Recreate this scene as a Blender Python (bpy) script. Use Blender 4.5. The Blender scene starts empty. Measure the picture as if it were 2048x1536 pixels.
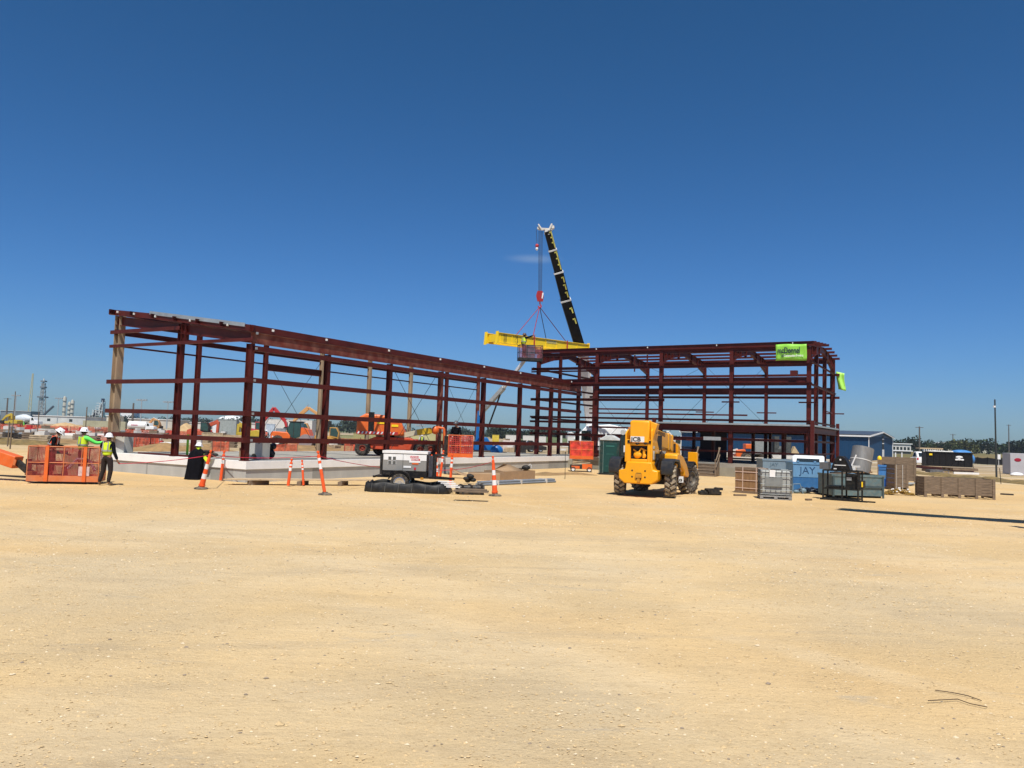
import bpy, bmesh, math, random
from math import radians as R, sin, cos, pi, atan2, hypot
from mathutils import Vector, Matrix
random.seed(7)
SC = bpy.context.scene
COL = SC.collection
# ---------------- camera, world, sun, exposure ----------------
F = 1548.0; PITCH = R(3.751); ROLL = R(1.851); CAMH = 2.15; HS = 0.813
cam = bpy.data.objects.new('camera', bpy.data.cameras.new('camera')); COL.objects.link(cam)
cam.data.sensor_width = 36; cam.data.lens = F/2048*36
cam.data.clip_start = 0.1; cam.data.clip_end = 6000
_f = Vector((0, cos(PITCH), sin(PITCH))); _u = Vector((0, -sin(PITCH), cos(PITCH))); _r = Vector((1, 0, 0))
_cr = _r*cos(ROLL)+_u*sin(ROLL); _cu = _u*cos(ROLL)-_r*sin(ROLL)
cam.matrix_world = Matrix(((_cr.x, _cu.x, -_f.x, 0), (_cr.y, _cu.y, -_f.y, 0), (_cr.z, _cu.z, -_f.z, CAMH), (0, 0, 0, 1)))
SC.camera = cam
SUN_EL = R(62)
w = bpy.data.worlds.new('World'); SC.world = w; w.use_nodes = True
nt = w.node_tree; nt.nodes.clear()
sky = nt.nodes.new('ShaderNodeTexSky'); sky.sky_type = 'NISHITA'; sky.sun_disc = False
sky.sun_elevation = SUN_EL; sky.sun_rotation = R(180); sky.air_density = 1.0; sky.dust_density = 0.4; sky.ozone_density = 5.0
sky.altitude = 0
bg = nt.nodes.new('ShaderNodeBackground'); bg.inputs[1].default_value = 0.103
wo = nt.nodes.new('ShaderNodeOutputWorld')
# a faint wisp of cloud high above the crane, placed by direction in the sky
tc = nt.nodes.new('ShaderNodeTexCoord')
mp = nt.nodes.new('ShaderNodeMapping'); mp.vector_type = 'POINT'
mixn = nt.nodes.new('ShaderNodeMix'); mixn.data_type = 'RGBA'
vs = nt.nodes.new('ShaderNodeVectorMath'); vs.operation = 'SUBTRACT'; vs.inputs[1].default_value = (0.0225, 0.974, 0.2245)
vm = nt.nodes.new('ShaderNodeVectorMath'); vm.operation = 'MULTIPLY'; vm.inputs[1].default_value = (22, 3, 130)
vl = nt.nodes.new('ShaderNodeVectorMath'); vl.operation = 'LENGTH'
mr = nt.nodes.new('ShaderNodeMapRange'); mr.interpolation_type = 'SMOOTHSTEP'
mr.inputs[1].default_value = 0; mr.inputs[2].default_value = 1; mr.inputs[3].default_value = 0.32; mr.inputs[4].default_value = 0
nt.links.new(tc.outputs['Generated'], vs.inputs[0]); nt.links.new(vs.outputs[0], vm.inputs[0]); nt.links.new(vm.outputs[0], vl.inputs[0])
nt.links.new(vl.outputs['Value'], mr.inputs[0]); nt.links.new(mr.outputs[0], mixn.inputs[0])
sr_ = nt.nodes.new('ShaderNodeSeparateColor'); sc_ = nt.nodes.new('ShaderNodeCombineColor'); nt.links.new(sky.outputs[0], sr_.inputs[0])
for i_, (g_, k_) in enumerate(((1.386, .2), (1.13, .455), (1.32, .47))):   # deep clear autumn blue
    a_ = nt.nodes.new('ShaderNodeMath'); a_.operation = 'POWER'; a_.inputs[1].default_value = g_
    c_ = nt.nodes.new('ShaderNodeMath'); c_.operation = 'MULTIPLY'; c_.inputs[1].default_value = k_
    nt.links.new(sr_.outputs[i_], a_.inputs[0]); nt.links.new(a_.outputs[0], c_.inputs[0]); nt.links.new(c_.outputs[0], sc_.inputs[i_])
nt.links.new(sc_.outputs[0], mixn.inputs[6]); mixn.inputs[7].default_value = (3.2, 4.2, 5.6, 1)
nt.links.new(mixn.outputs[2], bg.inputs[0]); nt.links.new(bg.outputs[0], wo.inputs[0])
sun = bpy.data.objects.new('sun', bpy.data.lights.new('sun', 'SUN')); COL.objects.link(sun)
sun.data.energy = 4.9; sun.data.angle = R(0.53); sun.data.color = (1, 0.955, 0.88)
sun.rotation_euler = (pi/2-SUN_EL, 0, 0)
SC.view_settings.view_transform = 'Standard'; SC.view_settings.look = 'None'; SC.view_settings.gamma = 1
SC.view_settings.exposure = 0.16
SC.cycles.max_bounces = 6; SC.cycles.transparent_max_bounces = 12

# ---------------- placing: a photo point on a known plane, or at a known distance ----------------
def ray(px, py):
    X = px-1024; Y = py-768
    a = X*cos(ROLL)+Y*sin(ROLL); b = -X*sin(ROLL)+Y*cos(ROLL)
    return _r*a - _u*b + _f*F
def G(px, py, z=0.0):
    d = ray(px, py); t = (z-CAMH)/d.z
    return Vector((d.x*t, d.y*t, z))
def A(px, py, D):
    d = ray(px, py); t = D/d.y
    return Vector((d.x*t, D, CAMH+d.z*t))
def GD(px, D, z=0.0):           # ground point in the column px at forward distance D
    py = 870.0
    for _ in range(6):
        p = A(px, py, D); py += (p.z-z)/D*F
    return Vector((p.x, D, z))

# ---------------- mesh builder ----------------
class MB:
    def __init__(s): s.v = []; s.f = []; s.m = []; s.k = 0
    def add(s, vs, fs, M=None):
        n = len(s.v)
        s.v += [tuple(M @ Vector(p)) for p in vs] if M is not None else [tuple(p) for p in vs]
        s.f += [tuple(i+n for i in f) for f in fs]; s.m += [s.k]*len(fs); return s
    def box(s, c, d, rz=0, M=None):
        x, y, z = d[0]/2, d[1]/2, d[2]/2
        vs = [(-x,-y,-z),(x,-y,-z),(x,y,-z),(-x,y,-z),(-x,-y,z),(x,-y,z),(x,y,z),(-x,y,z)]
        T = Matrix.Translation(c) @ Matrix.Rotation(rz, 4, 'Z')
        if M is not None: T = T @ M
        return s.add(vs, [(0,3,2,1),(4,5,6,7),(0,1,5,4),(1,2,6,5),(2,3,7,6),(3,0,4,7)], T)
    def bb(s, x0, x1, y0, y1, z0, z1): return s.box(((x0+x1)/2,(y0+y1)/2,(z0+z1)/2),(x1-x0,y1-y0,z1-z0))
    def frame(s, p, q, up=(0,0,1)):
        p = Vector(p); q = Vector(q); d = (q-p); L = d.length; d.normalize(); up = Vector(up)
        if abs(d.dot(up)) > .99: up = Vector((0,1,0)) if abs(d.y) < .9 else Vector((1,0,0))
        x = d.cross(up).normalized(); z = x.cross(d)
        return Matrix(((x.x,d.x,z.x,p.x),(x.y,d.y,z.y,p.y),(x.z,d.z,z.z,p.z),(0,0,0,1))), L
    def bar(s, p, q, w, h=None, up=(0,0,1), ox=0, oz=0):
        h = w if h is None else h
        T, L = s.frame(p, q, up)
        return s.box((0,0,0),(w,L,h)) if False else s.add([(ox+a*w/2, b*L, oz+c*h/2) for c in (-1,1) for a,b in ((-1,0),(1,0),(1,1),(-1,1))],
            [(0,3,2,1),(4,5,6,7),(0,1,5,4),(1,2,6,5),(2,3,7,6),(3,0,4,7)], T)
    def ib(s, p, q, w, h, t=.02, up=(0,0,1)):   # I section: flanges w wide, h deep along up
        s.bar(p,q,t,h-2*t,up); s.bar(p,q,w,t,up,oz=(h-t)/2); s.bar(p,q,w,t,up,oz=-(h-t)/2); return s
    def ch(s, p, q, w, h, t=.012, up=(0,0,1), side=1):   # C section
        s.bar(p,q,t,h,up,ox=-side*(w-t)/2); s.bar(p,q,w-t-.002,t,up,ox=side*t/2,oz=(h-t)/2); s.bar(p,q,w-t-.002,t,up,ox=side*t/2,oz=-(h-t)/2); return s
    def cyl(s, p, q, r, r2=None, n=14, caps=True):
        r2 = r if r2 is None else r2
        T, L = s.frame(p, q)
        vs = []
        for (rr, y) in ((r,0),(r2,L)):
            for i in range(n): vs.append((rr*cos(2*pi*i/n), y, rr*sin(2*pi*i/n)))
        fs = [(i,(i+1)%n,n+(i+1)%n,n+i) for i in range(n)]
        if caps: fs += [tuple(range(n-1,-1,-1)), tuple(range(n,2*n))]
        return s.add(vs, fs, T)
    def lathe(s, prof, c=(0,0,0), n=20, ax='Z', M=None):
        T = Matrix.Translation(c)
        if M is not None: T = T @ M
        elif ax == 'X': T = T @ Matrix.Rotation(pi/2, 4, 'Y')
        elif ax == 'Y': T = T @ Matrix.Rotation(-pi/2, 4, 'X')
        vs = []; fs = []
        for (r, z) in prof:
            for i in range(n): vs.append((r*cos(2*pi*i/n), r*sin(2*pi*i/n), z))
        for j in range(len(prof)-1):
            for i in range(n): fs.append((j*n+i, j*n+(i+1)%n, (j+1)*n+(i+1)%n, (j+1)*n+i))
        return s.add(vs, fs, T)
    def ell(s, c, r, n=12, m=8, M=None):
        r = (r,r,r) if not hasattr(r,'__len__') else r
        vs = [(0,0,-1)]+[(cos(2*pi*i/n)*sin(pi*j/m), sin(2*pi*i/n)*sin(pi*j/m), -cos(pi*j/m)) for j in range(1,m) for i in range(n)]+[(0,0,1)]
        vs = [(x*r[0],y*r[1],z*r[2]) for x,y,z in vs]; L = len(vs)-1
        fs = [(0,1+(i+1)%n,1+i) for i in range(n)]
        for j in range(m-2):
            for i in range(n): a=1+j*n; fs.append((a+i,a+(i+1)%n,a+n+(i+1)%n,a+n+i))
        a = 1+(m-2)*n; fs += [(a+i,a+(i+1)%n,L) for i in range(n)]
        T = Matrix.Translation(c)
        if M is not None: T = T @ M
        return s.add(vs, fs, T)
    def prism(s, poly, t0, t1, ax='Y'):   # poly of (a,b): ax Y -> (x,z), ax X -> (y,z), ax Z -> (x,y)
        n = len(poly)
        P = {'Y': lambda a,b,t:(a,t,b), 'X': lambda a,b,t:(t,a,b), 'Z': lambda a,b,t:(a,b,t)}[ax]
        vs = [P(a,b,t0) for a,b in poly]+[P(a,b,t1) for a,b in poly]
        fs = [tuple(range(n)), tuple(range(2*n-1,n-1,-1))]+[(i,i+n,(i+1)%n+n,(i+1)%n) for i in range(n)]
        return s.add(vs, fs)
    def tube(s, pts, r, n=7):
        for a, b in zip(pts, pts[1:]): s.cyl(a, b, r, r, n)
        return s
    def build(s, name, mats, parent=None, bevel=0, ang=38, loc=None, rz=0):
        me = bpy.data.meshes.new(name); me.from_pydata(s.v, [], s.f)
        if not isinstance(mats, (list,tuple)): mats = [mats]
        for m in mats: me.materials.append(m)
        me.polygons.foreach_set('material_index', s.m)
        bm = bmesh.new(); bm.from_mesh(me); bmesh.ops.recalc_face_normals(bm, faces=bm.faces); bm.to_mesh(me); bm.free()
        me.polygons.foreach_set('use_smooth', [True]*len(me.polygons))
        me.set_sharp_from_angle(angle=R(ang)); me.update()
        o = bpy.data.objects.new(name, me); COL.objects.link(o)
        if parent is not None: o.parent = parent
        if loc is not None: o.location = loc
        o.rotation_euler.z = rz
        if bevel:
            b = o.modifiers.new('bevel', 'BEVEL'); b.width = bevel; b.segments = 2; b.limit_method = 'ANGLE'; b.angle_limit = R(50)
        return o
def tag(o, label=None, cat=None, group=None, kind=None):
    if label: o['label'] = label
    if cat: o['category'] = cat
    if group: o['group'] = group
    if kind: o['kind'] = kind
    return o
def root(name, label, cat, loc=(0,0,0), rz=0, group=None):
    o = bpy.data.objects.new(name, None); COL.objects.link(o); o.location = loc; o.rotation_euler.z = rz
    o.empty_display_size = .2
    return tag(o, label, cat, group)
def copy_tree(o, parent=None):
    c = o.copy(); COL.objects.link(c); c.parent = parent
    for ch in list(o.children): copy_tree(ch, c)
    return c
def text(s, size, mat, parent, loc, rot=(pi/2,0,0), name='lettering', sx=1.0, ext=.002, bold=0.0, align='LEFT'):
    cu = bpy.data.curves.new('t', 'FONT'); cu.body = s; cu.size = size; cu.extrude = ext; cu.offset = bold; cu.align_x = align
    to = bpy.data.objects.new('t', cu); COL.objects.link(to)
    bpy.context.view_layer.update()
    me = bpy.data.meshes.new_from_object(to.evaluated_get(bpy.context.evaluated_depsgraph_get()))
    bpy.data.objects.remove(to); me.materials.clear(); me.materials.append(mat)
    o = bpy.data.objects.new(name, me); COL.objects.link(o); o.parent = parent
    o.location = loc; o.rotation_euler = rot; o.scale = (sx,1,1); return o
def yaw(p, q): return atan2(q[1]-p[1], q[0]-p[0])

# ---------------- materials ----------------
MATS = {}
def mat(name, col, rough=.6, metal=0, var=.18, scale=4, bump=.0, dust=.0, dcol=(.42,.32,.2), alpha=1, spec=.4, streak=None, coat=0):
    if name in MATS: return MATS[name]
    m = bpy.data.materials.new(name); m.use_nodes = True; N = m.node_tree; n = N.nodes; L = N.links
    b = n['Principled BSDF']; b.inputs['Roughness'].default_value = rough; b.inputs['Metallic'].default_value = metal
    b.inputs['Specular IOR Level'].default_value = spec; b.inputs['Coat Weight'].default_value = coat
    t = n.new('ShaderNodeTexCoord'); mp = n.new('ShaderNodeMapping'); L.new(t.outputs['Object'], mp.inputs[0])
    if streak: mp.inputs['Scale'].default_value = streak
    nz = n.new('ShaderNodeTexNoise'); nz.inputs['Scale'].default_value = scale; nz.inputs['Detail'].default_value = 6; nz.inputs['Roughness'].default_value = .65
    L.new(mp.outputs[0], nz.inputs['Vector'])
    cr = n.new('ShaderNodeValToRGB'); cr.color_ramp.elements[0].position = .3; cr.color_ramp.elements[1].position = .7
    cr.color_ramp.elements[0].color = tuple(max(0,c*(1-var)) for c in col)+(1,); cr.color_ramp.elements[1].color = tuple(min(1,c*(1+var)) for c in col)+(1,)
    L.new(nz.outputs['Fac'], cr.inputs[0]); out = cr.outputs[0]
    if dust:
        n2 = n.new('ShaderNodeTexNoise'); n2.inputs['Scale'].default_value = scale*1.7; n2.inputs['Detail'].default_value = 8; L.new(mp.outputs[0], n2.inputs['Vector'])
        r2 = n.new('ShaderNodeMapRange'); r2.inputs[1].default_value = .42; r2.inputs[2].default_value = .72; r2.inputs[4].default_value = dust; L.new(n2.outputs['Fac'], r2.inputs[0])
        mx = n.new('ShaderNodeMix'); mx.data_type = 'RGBA'; L.new(r2.outputs[0], mx.inputs[0]); L.new(out, mx.inputs[6]); mx.inputs[7].default_value = tuple(dcol)+(1,); out = mx.outputs[2]
    L.new(out, b.inputs['Base Color'])
    if bump:
        bp = n.new('ShaderNodeBump'); bp.inputs['Strength'].default_value = bump; bp.inputs['Distance'].default_value = .02; L.new(nz.outputs['Fac'], bp.inputs['Height']); L.new(bp.outputs[0], b.inputs['Normal'])
    if alpha < 1: b.inputs['Alpha'].default_value = alpha
    MATS[name] = m; return m
def netmat(name, col, cell=.09, wire=.35):     # woven safety netting: a grid of strands with open cells
    m = bpy.data.materials.new(name); m.use_nodes = True; N = m.node_tree; n = N.nodes; L = N.links; b = n['Principled BSDF']
    b.inputs['Roughness'].default_value = .5
    t = n.new('ShaderNodeTexCoord'); sp = n.new('ShaderNodeSeparateXYZ'); L.new(t.outputs['Object'], sp.inputs[0])
    def ln(o):
        a = n.new('ShaderNodeMath'); a.operation = 'FRACT'; k = n.new('ShaderNodeMath'); k.operation = 'MULTIPLY'; k.inputs[1].default_value = 1/cell
        L.new(o, k.inputs[0]); L.new(k.outputs[0], a.inputs[0]); c = n.new('ShaderNodeMath'); c.operation = 'LESS_THAN'; c.inputs[1].default_value = wire; L.new(a.outputs[0], c.inputs[0]); return c.outputs[0]
    ad = n.new('ShaderNodeMath'); ad.operation = 'ADD'; L.new(sp.outputs[0], ad.inputs[0]); L.new(sp.outputs[1], ad.inputs[1])
    mx = n.new('ShaderNodeMath'); mx.operation = 'MAXIMUM'; L.new(ln(ad.outputs[0]), mx.inputs[0]); L.new(ln(sp.outputs[2]), mx.inputs[1])
    nz = n.new('ShaderNodeTexNoise'); nz.inputs['Scale'].default_value = 3; L.new(t.outputs['Object'], nz.inputs['Vector'])
    cr = n.new('ShaderNodeValToRGB'); cr.color_ramp.elements[0].color = tuple(c*.45 for c in col)+(1,); cr.color_ramp.elements[1].color = tuple(min(1,c*1.25) for c in col)+(1,); cr.color_ramp.elements[0].position = .32; cr.color_ramp.elements[1].position = .68
    L.new(nz.outputs['Fac'], cr.inputs[0]); L.new(cr.outputs[0], b.inputs['Base Color']); L.new(mx.outputs[0], b.inputs['Alpha'])
    MATS[name] = m; return m
steel = mat('primer_red_steel', (.07,.0075,.0052), .5, 0, .3, 1.2, dust=.18, dcol=(.15,.04,.025), spec=.3)
steel2 = mat('faded_primer_steel', (.14,.028,.018), .6, 0, .35, 1.5, dust=.7, dcol=(.28,.13,.09), spec=.3)
tansteel = mat('tan_steel', (.36,.27,.17), .8, 0, .25, 1.6, dust=.5, dcol=(.2,.1,.07), streak=(1,1,.35))  # tan tone with streaked red-brown patches, for some columns
galv = mat('galvanised_steel', (.42,.45,.45), .4, .55, .15, 3)
white = mat('white_paint', (.78,.78,.76), .45, 0, .06, 3, dust=.12)
offw = mat('off_white', (.62,.6,.55), .6, 0, .12, 3, dust=.2)
black = mat('black_plastic', (.007,.007,.008), .5, 0, .4, 5, dust=.05, spec=.25)
crw = mat('crane_white', (.86,.86,.85), .4, 0, .03, 1)
rubber = mat('tyre_rubber', (.022,.021,.02), .85, 0, .35, 8, dust=.55, dcol=(.22,.17,.115))
dark = mat('dark_machinery', (.018,.018,.018), .6, .1, .5, 6, dust=.22, dcol=(.2,.15,.1), spec=.25)
yel = mat('construction_yellow', (.85,.37,.003), .36, 0, .05, 3, dust=.08, dcol=(.55,.3,.06), coat=.25)
yel2 = mat('bright_yellow_paint', (.92,.63,.014), .4, 0, .06, 2, dust=.06)
orange = mat('lift_orange', (.72,.13,.018), .42, 0, .12, 3, dust=.18, dcol=(.5,.25,.12))
orange2 = mat('worn_orange', (.6,.17,.05), .55, 0, .15, 2.5, dust=.3, dcol=(.5,.35,.25))
redp = mat('machine_red', (.45,.03,.03), .45, 0, .12, 3)
safe = mat('safety_orange_plastic', (.85,.1,.015), .5, 0, .08, 6, dust=.1)
reflw = mat('reflective_white', (.8,.8,.78), .35, 0, .08, 9, dust=.15)
conc = mat('grey_concrete', (.43,.43,.395), .9, 0, .14, 1.1, .4, dust=.4, dcol=(.42,.42,.39), streak=(1,1,.3))
concw = mat('pale_concrete', (.86,.85,.81), .85, 0, .05, 1.5, .2, dust=.15, dcol=(.6,.58,.53))
slabm = mat('slab_concrete', (.37,.345,.285), .9, 0, .2, .5, .3, dust=.5, dcol=(.27,.26,.22))
glass = mat('dark_glass', (.012,.02,.02), .08, 0, .2, 2, spec=.8)
gglass = mat('green_tinted_glass', (.02,.06,.055), .1, 0, .3, 2, spec=.8)
wood = mat('weathered_wood', (.2,.145,.095), .85, 0, .45, 5, .5, dust=.5, dcol=(.11,.08,.055), streak=(.6,.6,6))
woodn = mat('lumber', (.5,.37,.22), .8, 0, .25, 5, .3, streak=(.5,3,3))
ply = mat('plywood_brown', (.26,.15,.07), .75, 0, .25, 4, streak=(3,3,.5))
cardb = mat('cardboard', (.36,.235,.13), .85, 0, .12, 2.5)
bluew = mat('ribbed_blue_cladding', (.008,.05,.12), .45, .1, .1, .5)
binblue = mat('bin_blue', (.03,.135,.33), .5, 0, .15, 3, dust=.3, dcol=(.1,.22,.38))
binpale = mat('faded_bin_blue', (.13,.29,.47), .6, 0, .15, 3, dust=.35, dcol=(.2,.34,.46))
teal = mat('weathered_teal_bin', (.1,.16,.17), .6, 0, .25, 4, dust=.5, dcol=(.22,.2,.15))
liftblue = mat('lift_blue', (.008,.12,.36), .4, 0, .1, 4)
green = mat('toilet_green', (.003,.03,.026), .5, 0, .15, 3, dust=.1)
hivis = mat('hi_vis_yellow', (.68,.88,.03), .7, 0, .08, 10)
hivisg = mat('hi_vis_green', (.13,.8,.12), .7, 0, .1, 10)
hiviso = mat('hi_vis_orange', (.85,.12,.05), .7, 0, .1, 10)
cloth = mat('black_cloth', (.006,.006,.008), .95, 0, .4, 8, .3, spec=.08)
brownc = mat('brown_trousers', (.022,.014,.012), .9, 0, .3, 8, .3)
skin = mat('skin', (.3,.15,.09), .6, 0, .15, 8)
hatw = mat('hard_hat_white', (.8,.8,.8), .3, 0, .03, 5)
boot = mat('boot_leather', (.16,.12,.08), .8, 0, .25, 8)
hose = mat('hose_blue_black', (.02,.03,.05), .5, 0, .5, 9)
plastic = mat('tote_plastic', (.36,.37,.345), .45, 0, .1, 2.5, dust=.3, dcol=(.38,.38,.34))
net = netmat('orange_netting', (.85,.09,.02), .05, .4)
netd = netmat('dense_red_netting', (.75,.06,.03), .05, .55)
nets = netmat('fence_netting', (.6,.1,.045), .09, .34)
# ================= GROUND =================
def ground_mat():
    m = bpy.data.materials.new('sandy_ground'); m.use_nodes = True; N = m.node_tree; n = N.nodes; L = N.links; b = n['Principled BSDF']
    b.inputs['Roughness'].default_value = .95; b.inputs['Specular IOR Level'].default_value = .15
    t = n.new('ShaderNodeTexCoord'); P = t.outputs['Object']
    def noise(sc, det=8, rough=.6, scale=None, dist=0):
        v = P
        if scale:
            mp = n.new('ShaderNodeMapping'); mp.inputs['Scale'].default_value = scale; mp.inputs['Rotation'].default_value = (0,0,R(6)); L.new(P, mp.inputs[0]); v = mp.outputs[0]
        z = n.new('ShaderNodeTexNoise'); z.inputs['Scale'].default_value = sc; z.inputs['Detail'].default_value = det; z.inputs['Roughness'].default_value = rough; z.inputs['Distortion'].default_value = dist
        L.new(v, z.inputs['Vector']); return z.outputs['Fac']
    def rng(o, a, c, lo=0, hi=1):
        r = n.new('ShaderNodeMapRange'); r.inputs[1].default_value = a; r.inputs[2].default_value = c; r.inputs[3].default_value = lo; r.inputs[4].default_value = hi; L.new(o, r.inputs[0]); return r.outputs[0]
    def mix(f, a, c):
        x = n.new('ShaderNodeMix'); x.data_type = 'RGBA'; L.new(f, x.inputs[0])
        for k, q in ((6,a),(7,c)):
            if isinstance(q, tuple): x.inputs[k].default_value = q+(1,)
            else: L.new(q, x.inputs[k])
        return x.outputs[2]
    def math(op, a, c):
        x = n.new('ShaderNodeMath'); x.operation = op
        for k, q in ((0,a),(1,c)):
            if isinstance(q, (int,float)): x.inputs[k].default_value = q
            else: L.new(q, x.inputs[k])
        return x.outputs[0]
    sp = n.new('ShaderNodeSeparateXYZ'); L.new(P, sp.inputs[0]); spy = sp.outputs[1]
    c = mix(rng(noise(.22, 5), .38, .62), (.67,.485,.25), (.63,.49,.295))
    c = mix(rng(noise(.09, 4, .5, (1,2.2,1)), .5, .72), c, (.67,.45,.205))
    c = mix(rng(noise(.5, 6, .6, (.35,1.6,1), 1.0), .54, .72, 0, .75), c, (.5,.385,.235))       # worn tyre-smeared bands
    c = mix(math('MULTIPLY', rng(spy, 15, 26), rng(noise(.13,4,.6), .35, .6, .25, .8)), c, (.63,.415,.18))
    c = mix(rng(noise(3.5, 8, .7), .55, .78, 0, .55), c, (.42,.29,.15))
    c = mix(rng(noise(1.1, 7, .75, (.4,1.7,1), .6), .66, .74, 0, .5), c, (.36,.3,.21))       # greyish scuffs
    c = mix(rng(noise(9, 6, .75, (.7,1.3,1)), .56, .68, 0, .5), c, (.44,.31,.16))
    c = mix(rng(noise(14, 5, .7), .6, .7, 0, .4), c, (.72,.56,.33))
    c = mix(rng(noise(38, 3, .6), .58, .72, 0, .5), c, (.34,.23,.12))
    c = mix(rng(noise(26, 3, .6), .62, .74, 0, .35), c, (.74,.62,.42))
    # beyond the yard: graded, greyer and browner soils, green-brown grass far right
    # crumbly rough areas: painted dark specks stand in for tiny shadows, plus small clods; smoother driven areas between
    rough = rng(noise(.28, 4, .6), .44, .58)
    v2 = n.new('ShaderNodeTexVoronoi'); v2.inputs['Scale'].default_value = 17; L.new(P, v2.inputs['Vector'])
    spk = math('MULTIPLY', rng(v2.outputs['Distance'], .1, .2, 1, 0), rough); c = mix(math('MULTIPLY', spk, .6), c, (.33,.235,.13))
    c = mix(math('MULTIPLY', rng(noise(.7, 6, .7, (.45,1.7,1), .8), .62, .7), .6), c, (.47,.40,.29))
    trk = None                                   # wheel tracks curving across the yard
    for cx, cy, rr_ in ((3,46,34),(3,46,32.1),(-14,-9,22.5),(-14,-9,24.4),(22,44,31.5),(22,44,29.6),(9,-20,35.5)):
        vv = n.new('ShaderNodeVectorMath'); vv.operation = 'DISTANCE'; L.new(P, vv.inputs[0]); vv.inputs[1].default_value = (cx,cy,0)
        k_ = rng(math('ABSOLUTE', math('SUBTRACT', math('ADD', vv.outputs['Value'], math('MULTIPLY', noise(.3,2,.5), .5)), rr_), 0), .14, .3, 1, 0)
        trk = k_ if trk is None else math('MAXIMUM', trk, k_)
    tf = math('MULTIPLY', trk, rng(noise(.4, 5, .7), .42, .62)); c = mix(math('MULTIPLY', tf, .42), c, (.72,.56,.34))
    far = rng(sp.outputs[1], 46, 80)
    fc = mix(rng(noise(.035, 5, .6, (1,2.5,1)), .4, .6), (.43,.33,.2), (.30,.22,.13))
    fc = mix(rng(noise(.05, 4, .5, (.6,3,1)), .56, .62), fc, (.52,.46,.36))
    fc = mix(rng(noise(.06, 5, .5, (.5,2,1)), .6, .68), fc, (.2,.19,.09))
    c = mix(far, c, fc)
    gr = math('MULTIPLY', rng(math('SUBTRACT', sp.outputs[0], math('MULTIPLY', sp.outputs[1], .2)), 25, 45), rng(sp.outputs[1], 128, 140))
    gc = mix(rng(noise(.08, 6), .42, .6), (.13,.13,.045), (.22,.15,.07))
    c = mix(gr, c, gc)
    far2 = rng(sp.outputs[1], 420, 600); c = mix(far2, c, (.09,.12,.05))
    L.new(c, b.inputs['Base Color'])
    vo = n.new('ShaderNodeTexVoronoi'); vo.inputs['Scale'].default_value = 11; L.new(P, vo.inputs['Vector'])
    h = math('ADD', math('MULTIPLY', noise(2.2, 8, .7, (.5,1.4,1)), 1.5), math('MULTIPLY', noise(24, 6, .75), .95))
    h = math('ADD', h, math('MULTIPLY', rng(vo.outputs['Distance'], 0, .32, 1, 0), .14))
    h = math('ADD', h, math('MULTIPLY', noise(.8, 5, .6, (.4,1.8,1), .5), 1.5))
    h = math('ADD', h, math('MULTIPLY', noise(7, 6, .7), .8))
    h = math('ADD', h, math('MULTIPLY', rng(v2.outputs['Distance'], 0, .4, 1, 0), math('MULTIPLY', rough, .45)))
    h = math('ADD', h, math('MULTIPLY', math('MULTIPLY', noise(12, 6, .8), rough), 1.4))
    h = math('SUBTRACT', h, math('MULTIPLY', tf, .5))
    bp = n.new('ShaderNodeBump'); bp.inputs['Strength'].default_value = .58; bp.inputs['Distance'].default_value = .05
    L.new(h, bp.inputs['Height']); L.new(bp.outputs[0], b.inputs['Normal']); return m
from mathutils import noise as mn
def axis(lim, near, st, g):
    a = [0.0]
    while a[-1] < lim:
        a.append(a[-1]+(st if a[-1] < near else st*g**((a[-1]-near)/near)))
    return a
gmat = ground_mat()
xs = axis(4000, 24, .35, 2.4); xs = [-x for x in xs[:0:-1]]+xs; ys = [-30,-12,0]+[y for y in axis(4500, 30, .22, 2.2) if y > 0]
def gz(x, y):
    k = max(0, min(1, (27.5-y)/5))*max(0, min(1, (26-abs(x))/4))   # flat where things stand, gently worn in the open yard
    z = (mn.noise((x*.16, y*.3, 0))*.05+mn.noise((x*.6, y*1.3, 3))*.022+mn.noise((x*2.2, y*3.6, 9))*.009)*k
    if y < 30 and abs(x) < 26: z += (mn.noise((x*5, y*6, 1))*.004+mn.noise((x*11, y*12, 5))*.003)*min(1, k+.2)
    return z
gb = MB(); gb.v = [(x,y,gz(x,y)) for y in ys for x in xs]; nx = len(xs)
gb.f = [(j*nx+i, j*nx+i+1, (j+1)*nx+i+1, (j+1)*nx+i) for j in range(len(ys)-1) for i in range(nx-1)]; gb.m = [0]*len(gb.f)
go = gb.build('ground', gmat, ang=180); tag(go, kind='structure')
# loose stones: nobody could count them
st = MB()
def stone(x, y, r, flat=.6, z=None):
    q9 = random.random(); mm = 0 if q9 < .8 else (1 if q9 < .95 else 2)
    n = len(st.v); z = gz(x,y) if z is None else z
    a = random.random()*6.28
    for i in range(5):
        q = a+i*1.2566; rr = r*random.uniform(.7,1.2); st.v.append((x+rr*cos(q), y+rr*sin(q)*.8, z+r*flat*random.uniform(0,.25)))
    st.v.append((x+random.uniform(-.3,.3)*r, y+random.uniform(-.3,.3)*r, z+r*flat*random.uniform(.7,1.1)))
    for i in range(5): st.f.append((n+i, n+(i+1)%5, n+5)); st.m.append(mm)
patches = [(random.uniform(-9,14), random.uniform(5,22), random.uniform(.4,2.2)) for _ in range(46)]
for _ in range(24000):
    y = 3.8+24*random.random()**1.9; x = random.uniform(-.72,.72)*y*1.0
    stone(x, y, .004+.011*random.random()**3+.0006*y)
for px_, py_, pr in patches:
    for _ in range(int(90*pr)):
        a = random.random()*6.28; q = pr*random.random()**.6
        stone(px_+q*cos(a)*1.6, py_+q*sin(a)*.7, .006+.018*random.random()**3+.0005*py_)
for _ in range(130):
    y = 4.5+20*random.random(); stone(random.uniform(-.6,.65)*y, y, .018+.024*random.random()**2, .7)
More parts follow.
